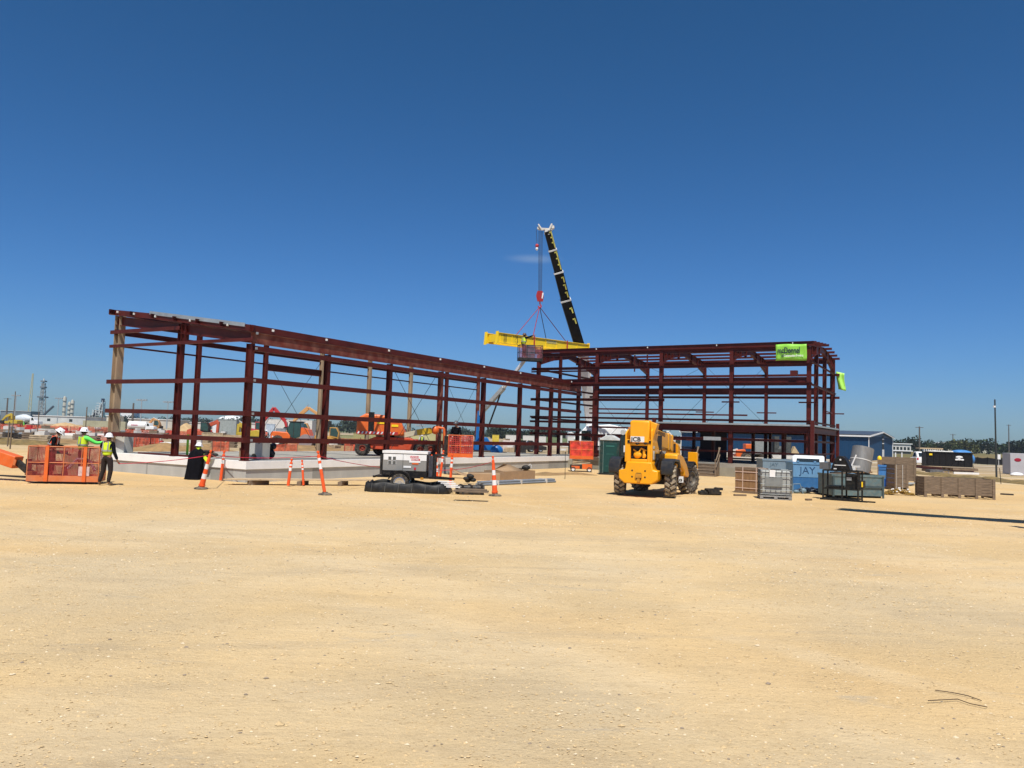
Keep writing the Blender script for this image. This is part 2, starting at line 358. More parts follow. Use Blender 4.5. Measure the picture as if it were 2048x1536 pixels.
for _ in range(900):
    y = 22+14*random.random(); stone(random.uniform(-.7,.7)*y, y, .012+.03*random.random()**2)
stm = [mat('stone_tan',(.56,.41,.22),.95,0,.2,30,spec=.1), mat('stone_pale',(.66,.54,.36),.95,0,.2,30,spec=.1), mat('stone_dark',(.27,.21,.15),.9,0,.3,30)]
tag(st.build('gravel', stm, ang=10), 'loose pebbles and clods scattered over the sandy yard', 'gravel', kind='stuff')
# crusts of disturbed soil and low spoil banks
def bank(name, pts, wd, h, m, label=None, seed=1, kind='structure'):
    """lumpy ridge of earth along a line of ground points"""
    b = MB(); n = 9; P = []
    segs = []
    for a, c in zip(pts, pts[1:]):
        L_ = (c-a).length; k = max(2, int(L_/(wd*.35)))
        for i in range(k): segs.append(a.lerp(c, i/k))
    segs.append(pts[-1])
    for i, p in enumerate(segs):
        q = segs[min(i+1, len(segs)-1)]-segs[max(i-1,0)]; q.z = 0; q.normalize(); s = Vector((-q.y, q.x, 0))
        e = min(1, min(i, len(segs)-1-i)/2.5)
        for j in range(n):
            t = j/(n-1)*2-1; pos = p+s*t*wd/2*(1+.25*mn.noise((i*.7, seed, 0)))
            hh = (1-t*t)*h*e*(.75+.6*mn.noise((pos.x*.5, pos.y*.5, seed)))+mn.noise((pos.x*2, pos.y*2, seed))*h*.18*(1-abs(t))
            b.v.append((pos.x, pos.y, max(p.z-.02, p.z-.02+hh*1.0)))
    for i in range(len(segs)-1):
        for j in range(n-1): b.f.append((i*n+j, (i+1)*n+j, (i+1)*n+j+1, i*n+j+1)); b.m.append(0)
    return tag(b.build(name, m, ang=60), label, kind=kind)
soil = mat('brown_soil', (.3,.18,.075), .95, 0, .35, 1.2, .6, dust=.5, dcol=(.22,.17,.08))
straw = mat('straw_soil', (.2,.135,.05), .95, 0, .45, 2.5, .6, dust=.6, dcol=(.14,.12,.05))
sand = mat('sand_pile', (.5,.34,.17), .95, 0, .2, .8, .5)
grassy = mat('dry_grass_bank', (.30,.27,.12), .95, 0, .2, .3, .5)
dkdirt = mat('dark_dirt', (.13,.105,.07), .95, 0, .3, .6, .5)
bank('hills', [G(-60,884), G(14,888), G(58,884)], 9, .95, straw, seed=2)
bank('dirt', [G(235,899), G(330,903), G(470,903)], 4, .75, soil, seed=3)
bank('dirt', [G(520,902), G(600,902), G(700,901), G(760,900)], 6, .7, soil, seed=4)
bank('dirt', [G(1060,951), G(1130,948), G(1200,951)], 1.6, .2, soil, seed=5)
bank('dirt', [G(1815,946), G(1870,951), G(1940,957), G(2048,968), G(2120,975)], 1.7, .32, straw, seed=6)
bank('dirt', [G(1225,968), G(1180,960), G(1100,962)], 1.2, .03, gmat, seed=8)
bank('hills', [GD(825,130), GD(870,134), GD(905,140)], 22, 3.6, grassy, seed=7)
bank('hills', [GD(352,190), GD(372,190), GD(400,190)], 10, 3.8, sand, seed=8)
bank('hills', [GD(102,230), GD(130,230), GD(168,230)], 9, 2.6, sand, seed=9)
bank('hills', [GD(425,150), GD(452,152)], 8, 1.7, soil, seed=12)
bank('hills', [GD(700,140), GD(735,145), GD(765,145)], 9, 3.1, grassy, seed=13)
bank('hills', [GD(-50,300), GD(20,300)], 14, 3.5, dkdirt, seed=14)
bank('hills', [GD(1000,260), GD(1100,260), GD(1230,260)], 30, 3.2, mat('green_bank',(.1,.13,.05),.95,0,.3,.4,.5), seed=15)
# two thin crooked twigs lying on the yard
for k,(pts,lab) in enumerate(((((1870,1381),(1905,1386),(1935,1392),(1963,1402)),'thin dark twig curving on the sand, the farther of two'),(((1856,1402),(1915,1399),(1940,1408),(1975,1415)),'thin dark twig with a kinked end, the nearer of two'))):
    b = MB(); b.tube([G(x,y,.012)+Vector((0,0,.004)) for x,y in pts], .004, 5)
    tag(b.build('twig', mat('twig_bark',(.07,.045,.03),.9)), lab, 'twig', 'twigs lying on the yard')

# ================= FOUNDATION SLABS =================
O1 = Vector((-10.099, 29.913, HS)); AA = R(59.504); S1 = 4.225; W1 = 8.815
U = Vector((cos(AA), sin(AA), 0)); V = Vector((-sin(AA), cos(AA), 0))
def L1(x, y, z=0): return O1+U*x+V*y+Vector((0,0,z))
C2 = Vector((17.664, 45.994, HS)); S2 = 4.599; W2 = 10.048
fs = root('foundation_slab', 'long pale concrete foundation slab with white upper edge band under the left steel frame', 'foundation', (O1.x,O1.y,0), AA)
pl = [(-.15,-.15),(27.7,-.15),(27.7,3.05),(30.2,3.05),(30.2,9.2),(-.15,9.2)]
def inset(pl, d): cx=sum(p[0] for p in pl)/len(pl); return [(x+(d if x<1 else -d), y+(d if y<1 else -d)) for x,y in pl]
b = MB(); b.prism(inset(pl,.045), -.1, .5, 'Z'); b.build('grade_beam', conc, fs)
b = MB(); b.prism(pl, .5, HS-.004, 'Z'); b.build('edge_band', concw, fs)
b = MB(); b.prism(inset(pl,.28), HS-.05, HS, 'Z'); b.build('floor_slab', slabm, fs)
b = MB()
for x0,x1 in ((3.4,4.1),(8.9,9.0),(24.8,27.5)): b.bb(x0,x1,-.109,-.09,0,.49)
for y0,y1 in ((.6,1.9),(5.9,6.0)): b.bb(-.109,-.09,y0,y1,0,.49)
b.build('form_joint', mat('darker_concrete',(.3,.3,.275),.9,0,.12,2), fs)
f2 = root('foundation_slab', 'grey concrete foundation slab under the two-storey steel frame', 'foundation', (C2.x,C2.y,0), AA)
b = MB(); b.bb(-.3,10.4,-.3,18.5,-.1,.55); b.build('grade_beam', mat('tan_concrete',(.27,.25,.19),.9,0,.2,1,.4,dust=.5,dcol=(.35,.3,.2)), f2)
b = MB(); b.bb(-.28,10.38,-.28,18.48,.55,HS-.003); b.build('floor_slab', mat('slab_dusty',(.33,.31,.26),.9,0,.2,.6,.3,dust=.5,dcol=(.25,.22,.16)), f2)
# concrete piers standing on the near slab
def pier(loc, wd, dp, h, label, arch):
    r = root('concrete_block', label, 'concrete block', loc, AA-pi/2+R(8), 'concrete lifting blocks on the slab')
    b = MB()
    if arch:
        w2 = wd/2; poly = [(-w2,0),(-.13,0)]+[(-.13*cos(a),.13+.1*sin(a)) for a in (0,.5,1,1.57,2.1,2.6,pi)]+[(.13,0),(w2,0),(w2,h),(-w2,h)]
        b.prism(poly, -dp/2, dp/2, 'Y')
    else: b.bb(-wd/2,wd/2,-dp/2,dp/2,0,h)
    b.build('block', conc, r, .012)
    for s in (-.6,.6): b = MB(); b.cyl((s*wd/2,-dp/2-.004,h*.82),(s*wd/2,-dp/2+.03,h*.82),.025,n=8); b.build('lifting_hole', black, r)
pier(L1(.35,8.35), .6, .5, .86, 'square grey concrete block beside the tan corner column', False)
pier(L1(1.6,1.2), .78, .5, .8, 'grey concrete block with an arched notch behind the corner column', True)

# ================= STEEL FRAMES =================
clipm = white
def column(p, h, parent, m, d=.3, w=.2, base=True, n='column'):
    b = MB(); b.ib((p[0],p[1],0),(p[0],p[1],h), w, d, .016, up=(0,1,0) if base!='x' else (1,0,0))
    o = b.build(n, m, parent)
    q = MB(); q.bb(p[0]-w*.75,p[0]+w*.75,p[1]-d*.6,p[1]+d*.6,0.001,.025)
    q.build('base_plate', m, o); return o
def clips(pts, parent, m=white):
    for p in pts:
        b = MB(); b.bb(p[0]-.045,p[0]+.045,p[1]-.02,p[1]+.02,p[2]-.045,p[2]+.045); b.build('bolt_clip', m, parent)
A1 = root('steel_building', 'single-storey dark red steel building frame with lean-to roof line on the long slab', 'steel frame', O1, AA)
HE = 5.269; HB = 6.36
for i in range(8):
    m = steel if i not in (3,) else steel2
    x = i*S1; column((x,.13), HE-.72, A1, m, .25 if i else .3, .17)
for i in range(1,9):
    x = i*S1
    if x < 30: column((x,W1-.1), HB-.45, A1, {3:tansteel,4:tansteel,5:tansteel,7:steel2}.get(i,steel), .24, .17)
column((.05,W1-.1), HB-.28, A1, tansteel, .36, .3)
column((.05,W1/2), HE+.25, A1, steel, .26, .2)
# short hanging stub where the upper girts meet the middle post
b = MB(); b.ib((.0,W1/2-.28,HE-.55-.05),(.0,W1/2-.28,HE+.55),.2,.28,.016,up=(0,1,0)); b.build('drop_bracket', steel, A1)
def girt(p, q, m=steel, w=.09, h=.2, side=1, parent=A1, n='girt'):
    b = MB(); b.ch(p, q, w, h, .014, side=side); return b.build(n, m, parent)
for k,z in enumerate((.803,1.826,3.116,4.36)):
    girt((-.35 if z<4 else .0,-.08,z),(7*S1+.0,-.08,z), side=-1)
for z,y1 in ((.803,W1+.25),(1.826,W1+.3),(3.116,W1+.35),(4.7,W1+.3)):
    girt((-.1,-.12 if z>4 else .0,z),(-.1,y1,z), side=1, h=.18 if z<4 else .13)
girt((-.1,W1/2-.1,5.33),(-.1,W1+.3,5.33), h=.16)
girt((-.1,W1,5.33),(7*S1,W1,5.33), h=.24); girt((-.1,W1,4.72),(7*S1,W1,4.72), h=.08, w=.06)
b = MB(); b.ib((2*S1,W1-.1,4.55),(3*S1,W1-.1,4.55),.16,.36,.016); b.build('brace_beam', steel, A1)
# eave: deep beam under a C strut on the long side, rafters, rake beam on the gable side
b = MB(); b.ib((-.12,.0,HE-.5),(7*S1+.1,.0,HE-.5),.12,.42,.018); b.build('eave_beam', steel2, A1)
b = MB()
x = -.25; k = 0
while x < 7*S1:
    x2 = min(7*S1+.35, x+S1*1.02); b.ch((x,.0+.004*(k%2),HE-.14+.006*(k%2)),(x2,.0+.004*(k%2),HE-.14+.006*(k%2)),.1,.26,.014,side=-1); x += S1; k += 1
b.build('eave_strut', steel, A1)
SL = (HB-HE)/W1
b = MB(); b.ib((.02,.1,HE-.5),(.02,W1+.05,HB-.5),.2,.4,.018); b.build('rake_beam', steel, A1)
b = MB()
for k in range(3):
    y0 = -.1+k*W1/3; b.ch((-.1-.004*k,y0-.05,HE-.13+SL*y0),(-.1-.004*k,y0+W1/3+.25+(.3 if k==2 else 0),HE-.13+SL*(y0+W1/3+.25)),.1,.24,.014,side=1)
b.build('rake_strut', steel, A1)
b = MB(); b.ch((-.17,.3,HE-.0),(-.17,6.3,HE+SL*6.2+.02),.05,.15,.012,side=1); b.build('galvanised_trim', galv, A1)
for i in range(1,8):
    b = MB(); b.ib((i*S1,.3,HE-.42),(i*S1,W1-.1,HB-.42),.16,.28,.016); b.build('rafter', steel, A1)
for k in range(1,6):
    y = k*W1/6+.1; b = MB(); b.ch((-.35,y,HE-.12+SL*y),(7*S1+.2,y,HE-.12+SL*y),.07,.18,.012); b.build('purlin', steel, A1)
b = MB(); b.ch((-.4,W1+.05,HB-.15),(7*S1,W1+.05,HB-.15),.1,.22,.014); b.build('eave_strut', steel, A1)
clips([(x,-.07,HE-.1) for x in (.9,3.9,8.1,12.3,16.6,20.8,25.1,28.0)], A1)
clips([(-.18,y,HE-.12+SL*y) for y in (1.3,3.6,5.9,7.4,8.6)], A1)
clips([(.05,-.14,z) for z in (.803,1.826,3.116,4.36,4.95)], A1, galv)
def xbrace(p, q, z0, z1, parent, r=.012):
    for a, c in (((p[0],p[1],z0),(q[0],q[1],z1)),((p[0],p[1],z1),(q[0],q[1],z0))):
        b = MB(); b.cyl(a, c, r, n=6); b.build('brace_rod', dark, parent)
xbrace((2*S1,W1),(3*S1,W1),.1,5.2,A1); xbrace((2*S1,.16),(3*S1,.16),.05,4.7,A1); xbrace((6*S1,W1),(7*S1,W1),.1,5.2,A1)
for i in (2,5):
    b = MB(); b.cyl((i*S1,.3,HE-.35),((i+1)*S1,W1,HB-.35),.011,n=6); b.build('roof_brace_rod', dark, A1)
    b = MB(); b.cyl(((i+1)*S1,.3,HE-.35),(i*S1,W1,HB-.35),.011,n=6); b.build('roof_brace_rod', dark, A1)

# ---- two-storey frame ----
A2 = root('steel_building', 'two-storey dark red steel building frame with gabled purlin roof and mezzanine deck', 'steel frame', C2, AA)
HR = 7.30
for i in range(5):
    y = i*S2
    column((.15,y), HR-.15, A2, steel, .24, .24, 'x'); column((W2-.15,y), HR-.15, A2, steel, .22, .22, 'x')
    # haunched rafter pair, deep at the columns and at mid depth near the ridge
    for s in (0,1):
        X = (lambda x: x) if s == 0 else (lambda x: W2-x)
        b = MB(); b.prism([(X(.02),HR-.85),(X(.3),HR-.85),(X(2.2),HR-.38),(X(W2/2),HR+.02),(X(W2/2),HR+.38),(X(.02),HR-.02)], y-.01, y+.01, 'Y')
        b.bar((X(.3),y,HR-.85),(X(2.2),y,HR-.38),.2,.02); b.bar((X(2.2),y,HR-.38),(X(W2/2),y,HR+.02),.2,.02); b.bar((X(.02),y,HR-.02),(X(W2/2),y,HR+.38),.2,.02)
        for xx in (.9,1.5,2.2,3.6): b.bb(min(X(xx),X(xx+.012)),max(X(xx),X(xx+.012)),y-.09,y+.09,HR-.55+.1*xx*.6,HR-.06+.075*xx)
        b.build('rafter', steel, A2)
for k in range(9):
    x = .12+k*(W2-.24)/8; z = HR+.12+.4*(1-abs(x-W2/2)/(W2/2)); e = .42
    b = MB(); b.ch((x,-e,z),(x,4*S2+.2,z),.07,.15,.012); b.build('purlin', steel, A2)
b = MB(); b.ch((-.02,-.3,HR+.06),(-.02,4*S2+.3,HR+.06),.09,.28,.014,side=-1); b.build('eave_strut', steel, A2)
b = MB(); b.ib((.1,0,HR-.2),(.1,4*S2,HR-.2),.12,.22,.014); b.build('eave_beam', steel, A2)
b = MB(); b.ib((W2,-.1,HR-.06),(W2,4*S2,HR-.06),.12,.3,.014); b.build('eave_beam', steel, A2)
g2 = lambda p,q,h=.19,m=steel,side=1,w=.09: girt(p,q,m,w,h,side,A2)
Y4 = 4*S2+.5
for z in (6.09,4.93): g2((-.06,-.2,z),(-.06,Y4,z),side=-1)
g2((-.06,-.2,2.68),(-.06,Y4,2.68),h=.13,side=-1)
g2((-.06,2*S2-.3,3.92),(-.06,Y4,3.92),side=-1); g2((-.06,3*S2,5.9),(-.06,Y4,5.9),h=.1,side=-1)
g2((-.06,2*S2+.05,2.35),(-.06,Y4,2.35),h=.15,side=-1)
for z in (1.5,.73): g2((-.06,-.2,z),(-.06,Y4,z),h=.15 if z>1 else .1,side=-1)
for yy in (0,S2): g2((-.06,yy-.55,3.82),(-.06,yy+.55,3.82),h=.08,side=-1)
for yy in (S2,2*S2,0): g2((W2+.03,yy-.7,3.55),(W2+.03,yy+.7,3.55),h=.08)
for z in (6.3,4.68): g2((W2+.03,-.4,z),(W2+.03,Y4,z),h=.17)
for z in (3.7,3.35): g2((W2+.03,(2 if z>3.5 else 1.3)*S2,z),(W2+.03,Y4,z),h=.12)
for z in (2.55,2.2,1.4): g2((W2+.03,2*S2,z),(W2+.03,Y4,z),h=.13)
for xx in (.2,W2-.2):
    b = MB(); b.ib((xx,-.0,5.12),(xx,4*S2,5.12),.2,.48,.02); b.build('floor_beam', steel, A2)
for i in range(1,4):
    column((i*W2/3,.1), HR+(.1 if i<3 else -.3), A2, steel, .24, .22)
for z,h in ((6.3,.1),(4.93,.12),(3.3,.0),(2.68,.1),(1.5,.12),(.73,.08)):
    if h: g2((-.1,-.12,z),(W2+.35,-.12,z),h=h,side=1)
b = MB(); b.bb(6.2,8.6,-.15,-.08,3.5,3.57); b.build('girt', steel, A2)
# mezzanine deck over the two and a half right bays, joists under it
b = MB(); b.bb(-.2,W2+.2,-.35,2*S2+.55,2.40,2.50); b.build('mezzanine_deck', galv, A2)
b = MB(); b.bb(-.1,W2+.1,-.25,2*S2+.4,2.385,2.398); b.build('deck_shade_sheet', dark, A2)  # dark sheet added for the shade beneath the deck
b = MB(); b.ib((.05,-.3,2.17),(.05,2*S2+.5,2.17),.2,.4,.02); b.build('floor_beam', steel, A2)
b = MB(); b.ib((W2-.05,-.3,2.17),(W2-.05,2*S2+.5,2.17),.2,.4,.02); b.build('floor_beam', steel, A2)
b = MB(); b.ib((-.1,-.22,2.17),(W2+.1,-.22,2.17),.16,.34,.02); b.build('floor_beam', steel, A2)
for k in range(14):
    y = k*.7; b = MB(); b.ch((.3,y,2.25),(W2-.3,y,2.25),.06,.22,.01); b.build('joist', steel, A2)
for yy in (-.28, 2*S2+.3):
    b = MB(); b.bb(-.28,-.12,yy-.1,yy+.12,0,2.75); b.build('corner_post', steel, A2)
b = MB(); b.bb(W2+.1,W2+.28,-.36,-.16,0,2.85); b.build('corner_post', steel, A2)
for x,y in ((3,2),(6.5,2.6),(3,6.5),(6.2,6.2),(6.8,9.0),(8.6,4.0),(8.6,6.9),(5.2,4.4),(2.2,.5),(9,1.3)):
    b = MB(); b.ib((x,y,0),(x,y,2.1),.2,.2,.02,up=(0,1,0)); b.build('partition_post', steel, A2)
b = MB(); b.bb(4.9,5.1,4.6,9.4,1.95,2.05); b.bb(7.9,8.1,-.1,9.0,.1,.2); b.build('partition_rail', steel, A2)
b = MB(); b.bb(5.5,9.6,8.0,8.15,.0,2.2); b.bb(5.5,5.65,6.3,8.0,.0,2.2); b.build('partition_wall', mat('dark_sheathing',(.035,.03,.04),.8), A2)
b = MB(); b.bb(-.13,-.115,5.15,6.25,1.4,1.62); b.build('door_header', galv, A2)
xbrace((W2,1*S2),(W2,2*S2),2.6,7.1,A2); xbrace((W2,2*S2),(W2,3*S2),0.1,4.8,A2); xbrace((W2,2*S2),(W2,3*S2),4.9,7.1,A2); xbrace((W2,3*S2),(W2,4*S2),.1,4.8,A2)
clips([(-.12,y,HR+.1) for y in (.9,S2+.9,2*S2+.9,3*S2)], A2)
for y,z in ((.85,5.55),):
    b = MB(); b.bb(-.05,.3,y-.2,y+.2,z-.15,z+.2); b.build('beam_stub', steel, A2)
# left gable wall: posts and sloping braces
for x in (3.4,6.7): column((x,4*S2-.1), HR+.1, A2, steel, .2, .2)
for z in (6.1,4.93,3.92,2.6,1.5): g2((-.5,4*S2+.1,z),(W2+.3,4*S2+.1,z),h=.14)
# roof opening frame hanging in the third bay
b = MB(); x=1.0
for y in (2*S2+1.3,2*S2+2.2): b.bb(x,x+.07,y,y+.07,5.9,7.3)
b.bb(x,x+.07,2*S2+1.3,2*S2+2.27,6.1,6.17); b.build('hatch_frame', steel, A2)
b = MB(); b.bb(x-.02,x+.0,2*S2+1.28,2*S2+2.3,7.05,7.25); b.build('hatch_plate', galv, A2)
# banner on the front eave
yb0, yb1 = .1, 1.75
bn = root('banner', 'lime green company banner with dark lettering tied to the eave of the two-storey frame', 'banner', L1(0,0)*0+C2+U*-.16+V*1.86+Vector((0,0,HR-.96)), AA-pi/2, 'green banners on the two-storey frame')
bw = 1.78; bh = .98
b = MB(); n1 = 14
for j in range(7):
    for i in range(n1+1):
        x = i/n1*bw; z = j/6*bh; b.v.append((x+.01*sin(z*5), -.03-.03*mn.noise((x*3,z*3,1))-.02*sin(x*6+z*4), z+.02*sin(x*3)*(1 if j in(0,6) else .6)))
b.f = [(j*(n1+1)+i, j*(n1+1)+i+1, (j+1)*(n1+1)+i+1, (j+1)*(n1+1)+i) for j in range(6) for i in range(n1)]; b.m = [0]*len(b.f)
banm = mat('lime_banner', (.26,.6,.06), .5, 0, .12, 3)
bo = b.build('banner_cloth', banm, bn, ang=180); sd = bo.modifiers.new('s','SOLIDIFY'); sd.thickness = .006
ink = mat('navy_ink', (.01,.02,.05), .6)
text('mcDonnel', .5, ink, bn, (.1,-.085,.44), sx=.62, bold=.012)
text('Construction Services', .2, white, bn, (.48,-.085,.22), sx=.62, bold=.006)
text('CD', .16, ink, bn, (.31,-.085,.22), sx=.7, bold=.01)
b2 = MB()
for j in range(9):
    for i in range(7):
        x = i/6*.55; z = -j/8*1.25; b2.v.append((x*(1-.1*j/8)+.12*j/8+.03*sin(z*4), -.08*sin(x*14+z*2)*(.4+j/10), z-.25*x))
b2.f = [(j*7+i, j*7+i+1, (j+1)*7+i+1, (j+1)*7+i) for j in range(8) for i in range(6)]; b2.m = [0]*len(b2.f)
pb = C2+U*(W2+.1)+V*-.15+Vector((0,0,6.55))
o = b2.build('banner', mat('lime_banner_pale', (.4,.78,.12), .5, 0, .12, 3), None, ang=180, loc=pb, rz=AA-pi/2); sd = o.modifiers.new('s','SOLIDIFY'); sd.thickness = .006
tag(o, 'crumpled green banner hanging loose from the far gable corner', 'banner', 'green banners on the two-storey frame')
# timber stairs up to the two-storey slab
p = C2+V*5.75-U*1.5; sr = root('timber_stairs', 'small unpainted timber staircase with handrails up to the slab', 'stairs', (p.x,p.y,0), AA-pi/2+R(4))
for k in range(4):
    b = MB(); b.bb(-.62,.62,.0+.27*k,.3+.27*k,.16+.18*k,.2+.18*k); b.build('tread', wood, sr)
    b = MB(); b.bb(-.6,.6,.02+.27*k,.045+.27*k,.0+.18*k,.16+.18*k); b.build('riser', wood, sr)
for s in (-.66,.66):
    b = MB(); b.prism([(-.02,0),(1.15,0),(1.15,.82),(.85,.82),(-.02,.18)], s-.02, s+.02, 'X'); b.build('stringer', wood, sr)
    b = MB(); b.bar((s,0,0),(s,0,1.05),.08,.05); b.bar((s,1.0,.5),(s,1.0,1.8),.08,.05); b.bar((s+.05,-.06,.98),(s+.05,1.1,1.75),.05,.1); b.bar((s+.05,-.06,.55),(s+.05,1.1,1.32),.04,.08); b.build('handrail', wood, sr)
# ================= PEOPLE =================
def skinmesh(name, joints, bones, radii, m, parent, rootj, sub=2):
    me = bpy.data.meshes.new(name); bm = bmesh.new(); L = bm.verts.layers.skin.verify(); vs = {}
    for j in joints:
        if any(j in e for e in bones):
            v = bm.verts.new(joints[j]); r = radii.get(j, .05); v[L].radius = r if isinstance(r, tuple) else (r,r); v[L].use_root = (j == rootj); vs[j] = v
    for a, c in bones: bm.edges.new((vs[a], vs[c]))
    bm.to_mesh(me); bm.free(); me.materials.append(m)
    o = bpy.data.objects.new(name, me); COL.objects.link(o); o.parent = parent
    k = o.modifiers.new('skin','SKIN'); k.use_smooth_shade = True
    s = o.modifiers.new('sub','SUBSURF'); s.levels = sub; s.render_levels = sub
    return o
def person(loc, rz, label, J=None, top=None, legs=None, vest=None, hat=True, sleeves=None, glove=None, turn=0, nod=0, vestback=True):
    """local frame: x right, y forward, z up; joint overrides in J (metres)"""
    j = dict(pelvis=(0,0,.97), waist=(0,-.005,1.08), chest=(0,0,1.28), up=(0,-.01,1.42), neck=(0,0,1.50), head=(0,.02,1.6), crown=(0,.015,1.7), chin=(0,.075,1.55),
        hipR=(.1,0,.93), kneeR=(.12,.03,.52), ankR=(.13,-.01,.1), toeR=(.15,.16,.04), hipL=(-.1,0,.93), kneeL=(-.12,.03,.52), ankL=(-.13,-.01,.1), toeL=(-.15,.16,.04),
        shR=(.18,0,1.42), elR=(.25,-.03,1.14), wrR=(.27,.06,.9), shL=(-.18,0,1.42), elL=(-.25,-.03,1.14), wrL=(-.27,.06,.9))
    if J: j.update(J)
    R_ = dict(pelvis=(.13,.1), waist=(.125,.09), chest=(.15,.1), up=(.11,.08), neck=.052, head=(.075,.09), crown=(.06,.075), chin=.045,
        hipR=.085, kneeR=.055, ankR=.04, toeR=.035, hipL=.085, kneeL=.055, ankL=.04, toeL=.035, shR=.055, elR=.042, wrR=.03, shL=.055, elL=.042, wrL=.03)
    B = [('pelvis','waist'),('waist','chest'),('chest','up'),('up','neck'),('neck','head'),('head','crown'),('head','chin'),
         ('pelvis','hipR'),('hipR','kneeR'),('kneeR','ankR'),('ankR','toeR'),('pelvis','hipL'),('hipL','kneeL'),('kneeL','ankL'),('ankL','toeL'),
         ('up','shR'),('shR','elR'),('elR','wrR'),('up','shL'),('shL','elL'),('elL','wrL')]
    for s, sg in (('R',1),('L',-1)):       # hands: palm, four fingers, thumb
        w_ = Vector(j['wr'+s]); d = (w_-Vector(j['el'+s])).normalized(); side = d.cross(Vector((0,1,.3))).normalized(); nrm = side.cross(d)
        j['palm'+s] = tuple(w_+d*.085); B.append(('wr'+s,'palm'+s)); R_['palm'+s] = (.034,.018)
        for k,(off,ln) in enumerate(((-.03,.07),(-.01,.08),(.011,.076),(.03,.06))):
            a = w_+d*(.1)+side*off; c = a+d*ln*.55+nrm*.012; e = a+d*ln+nrm*.035
            for q, p_ in enumerate((a,c,e)): j[f'f{k}{q}{s}'] = tuple(p_); R_[f'f{k}{q}{s}'] = .0095-.001*q
            B += [('palm'+s,f'f{k}0{s}'),(f'f{k}0{s}',f'f{k}1{s}'),(f'f{k}1{s}',f'f{k}2{s}')]
        a = w_+d*.045-side*.038*sg; c = a+d*.035-side*.02*sg+nrm*.01
        j['t0'+s] = tuple(a); j['t1'+s] = tuple(c); R_['t0'+s] = .012; R_['t1'+s] = .0095; B += [('wr'+s,'t0'+s),('t0'+s,'t1'+s)]
    r = root('person', label, 'person', loc, rz)
    skinmesh('body', j, B, R_, skin, r, 'pelvis', 1)
    sub = lambda names, k=1.0, add=0.0: {n: tuple(x*k+add for x in (R_[n] if isinstance(R_[n], tuple) else (R_[n],)*2)) for n in names}
    tn = ['waist','chest','up','shR','elR','wrR','shL','elL','wrL','pelvis']
    tb = [('pelvis','waist'),('waist','chest'),('chest','up'),('up','shR'),('shR','elR'),('up','shL'),('shL','elL'),('elR','wrR'),('elL','wrL')]
    skinmesh('shirt', j, tb, sub(tn,1.1,.016), sleeves or top or cloth, r, 'chest')
    lg = [('waist','pelvis'),('pelvis','hipR'),('hipR','kneeR'),('kneeR','ankR'),('pelvis','hipL'),('hipL','kneeL'),('kneeL','ankL')]
    skinmesh('trousers', j, lg, sub(['waist','pelvis','hipR','kneeR','ankR','hipL','kneeL','ankL'],1.1,.02), legs or brownc, r, 'pelvis')
    for s in 'RL': skinmesh('boot', j, [('ank'+s,'toe'+s)], {'ank'+s:.062,'toe'+s:.05}, boot, r, 'ank'+s)
    if vest:
        j['vb'] = tuple(Vector(j['pelvis'])*.75+Vector(j['waist'])*.25)
        j['vR'] = tuple(Vector(j['up']).lerp(Vector(j['shR']),.55)); j['vL'] = tuple(Vector(j['up']).lerp(Vector(j['shL']),.55))
        v = skinmesh('vest', j, [('vb','waist'),('waist','chest'),('chest','up'),('up','vR'),('up','vL')], {'vb':(.172,.137),'waist':(.17,.135),'chest':(.195,.142),'up':(.145,.118),'vR':.085,'vL':.085}, vest, r, 'chest')
        for a, c in (('waist','chest'),):
            p_ = Vector(j[a]).lerp(Vector(j[c]), .45); b = MB(); T = Vector(j[c])-Vector(j[a]); q_ = T.to_track_quat('Z','Y').to_matrix().to_4x4()
            b.lathe([(1,-.025),(1.02,-.024),(1.02,.024),(1,.025)], (0,0,0), 20, M=Matrix.Translation(p_)@q_@Matrix.Diagonal((.196,.152,1,1))); b.build('reflective_band', mat('silver_band',(.35,.36,.32),.4,.2), v)
        for sx in (-.1,.1):
            b = MB(); c0 = Vector(j['chest']); u0 = Vector(j['up'])
            for sy in (-1,1): b.bar(c0+Vector((sx,sy*.147,-.1)), u0+Vector((sx*.9,sy*.1,.07)), .045, .012, up=(0,sy,0))
            b.build('reflective_band', mat('silver_band',(.35,.36,.32),.4,.2), v)
    H = Vector(j['head']); T = Matrix.Translation(H) @ Matrix.Rotation(turn,4,'Z') @ Matrix.Rotation(-nod,4,'X')
    b = MB(); b.add(*[(lambda e: (e.v, e.f))(MB().ell((0,-.012,.035),(.084,.1,.085)))][0], M=T); b.build('hair', mat('dark_hair',(.02,.014,.01),.8), r)
    for ex in (-.03,.03): b = MB(); b.add(*(lambda e: (e.v,e.f))(MB().ell((ex,.092,.012),(.011,.008,.008),8,6)), M=T); b.build('eye', mat('eye_dark',(.02,.015,.01),.3), r)
    b = MB(); b.add(*(lambda e: (e.v,e.f))(MB().ell((0,.1,-.012),(.013,.02,.022),8,6)), M=T); b.build('nose', skin, r)
    if hat:
        e = MB(); e.lathe([(.001,.165),(.05,.158),(.09,.13),(.118,.08),(.128,.035),(.13,.03),(.16,.018),(.158,.012),(.12,.03)], (0,0,.02), 18)
        e.v = [(x*.92, y*1.08+(.03 if y > .12 else 0), z-(.015 if y > .13 else 0)) for x,y,z in e.v]
        e.bar((0,-.1,.13),(0,.1,.14),.03,.09); n0 = len(e.v)
        b = MB(); b.add(e.v, e.f, T); hb = b.build('hard_hat', hatw if hat is True else hat, r)
        b = MB(); b.add(*(lambda e: (e.v,e.f))(MB().ell((0,.128,.1),(.022,.008,.018),8,6).ell((-.118,.02,.09),(.006,.022,.018),8,6).ell((.118,.02,.09),(.006,.022,.018),8,6)), M=T); b.build('hat_sticker', mat('navy_sticker',(.03,.06,.1),.5), hb)
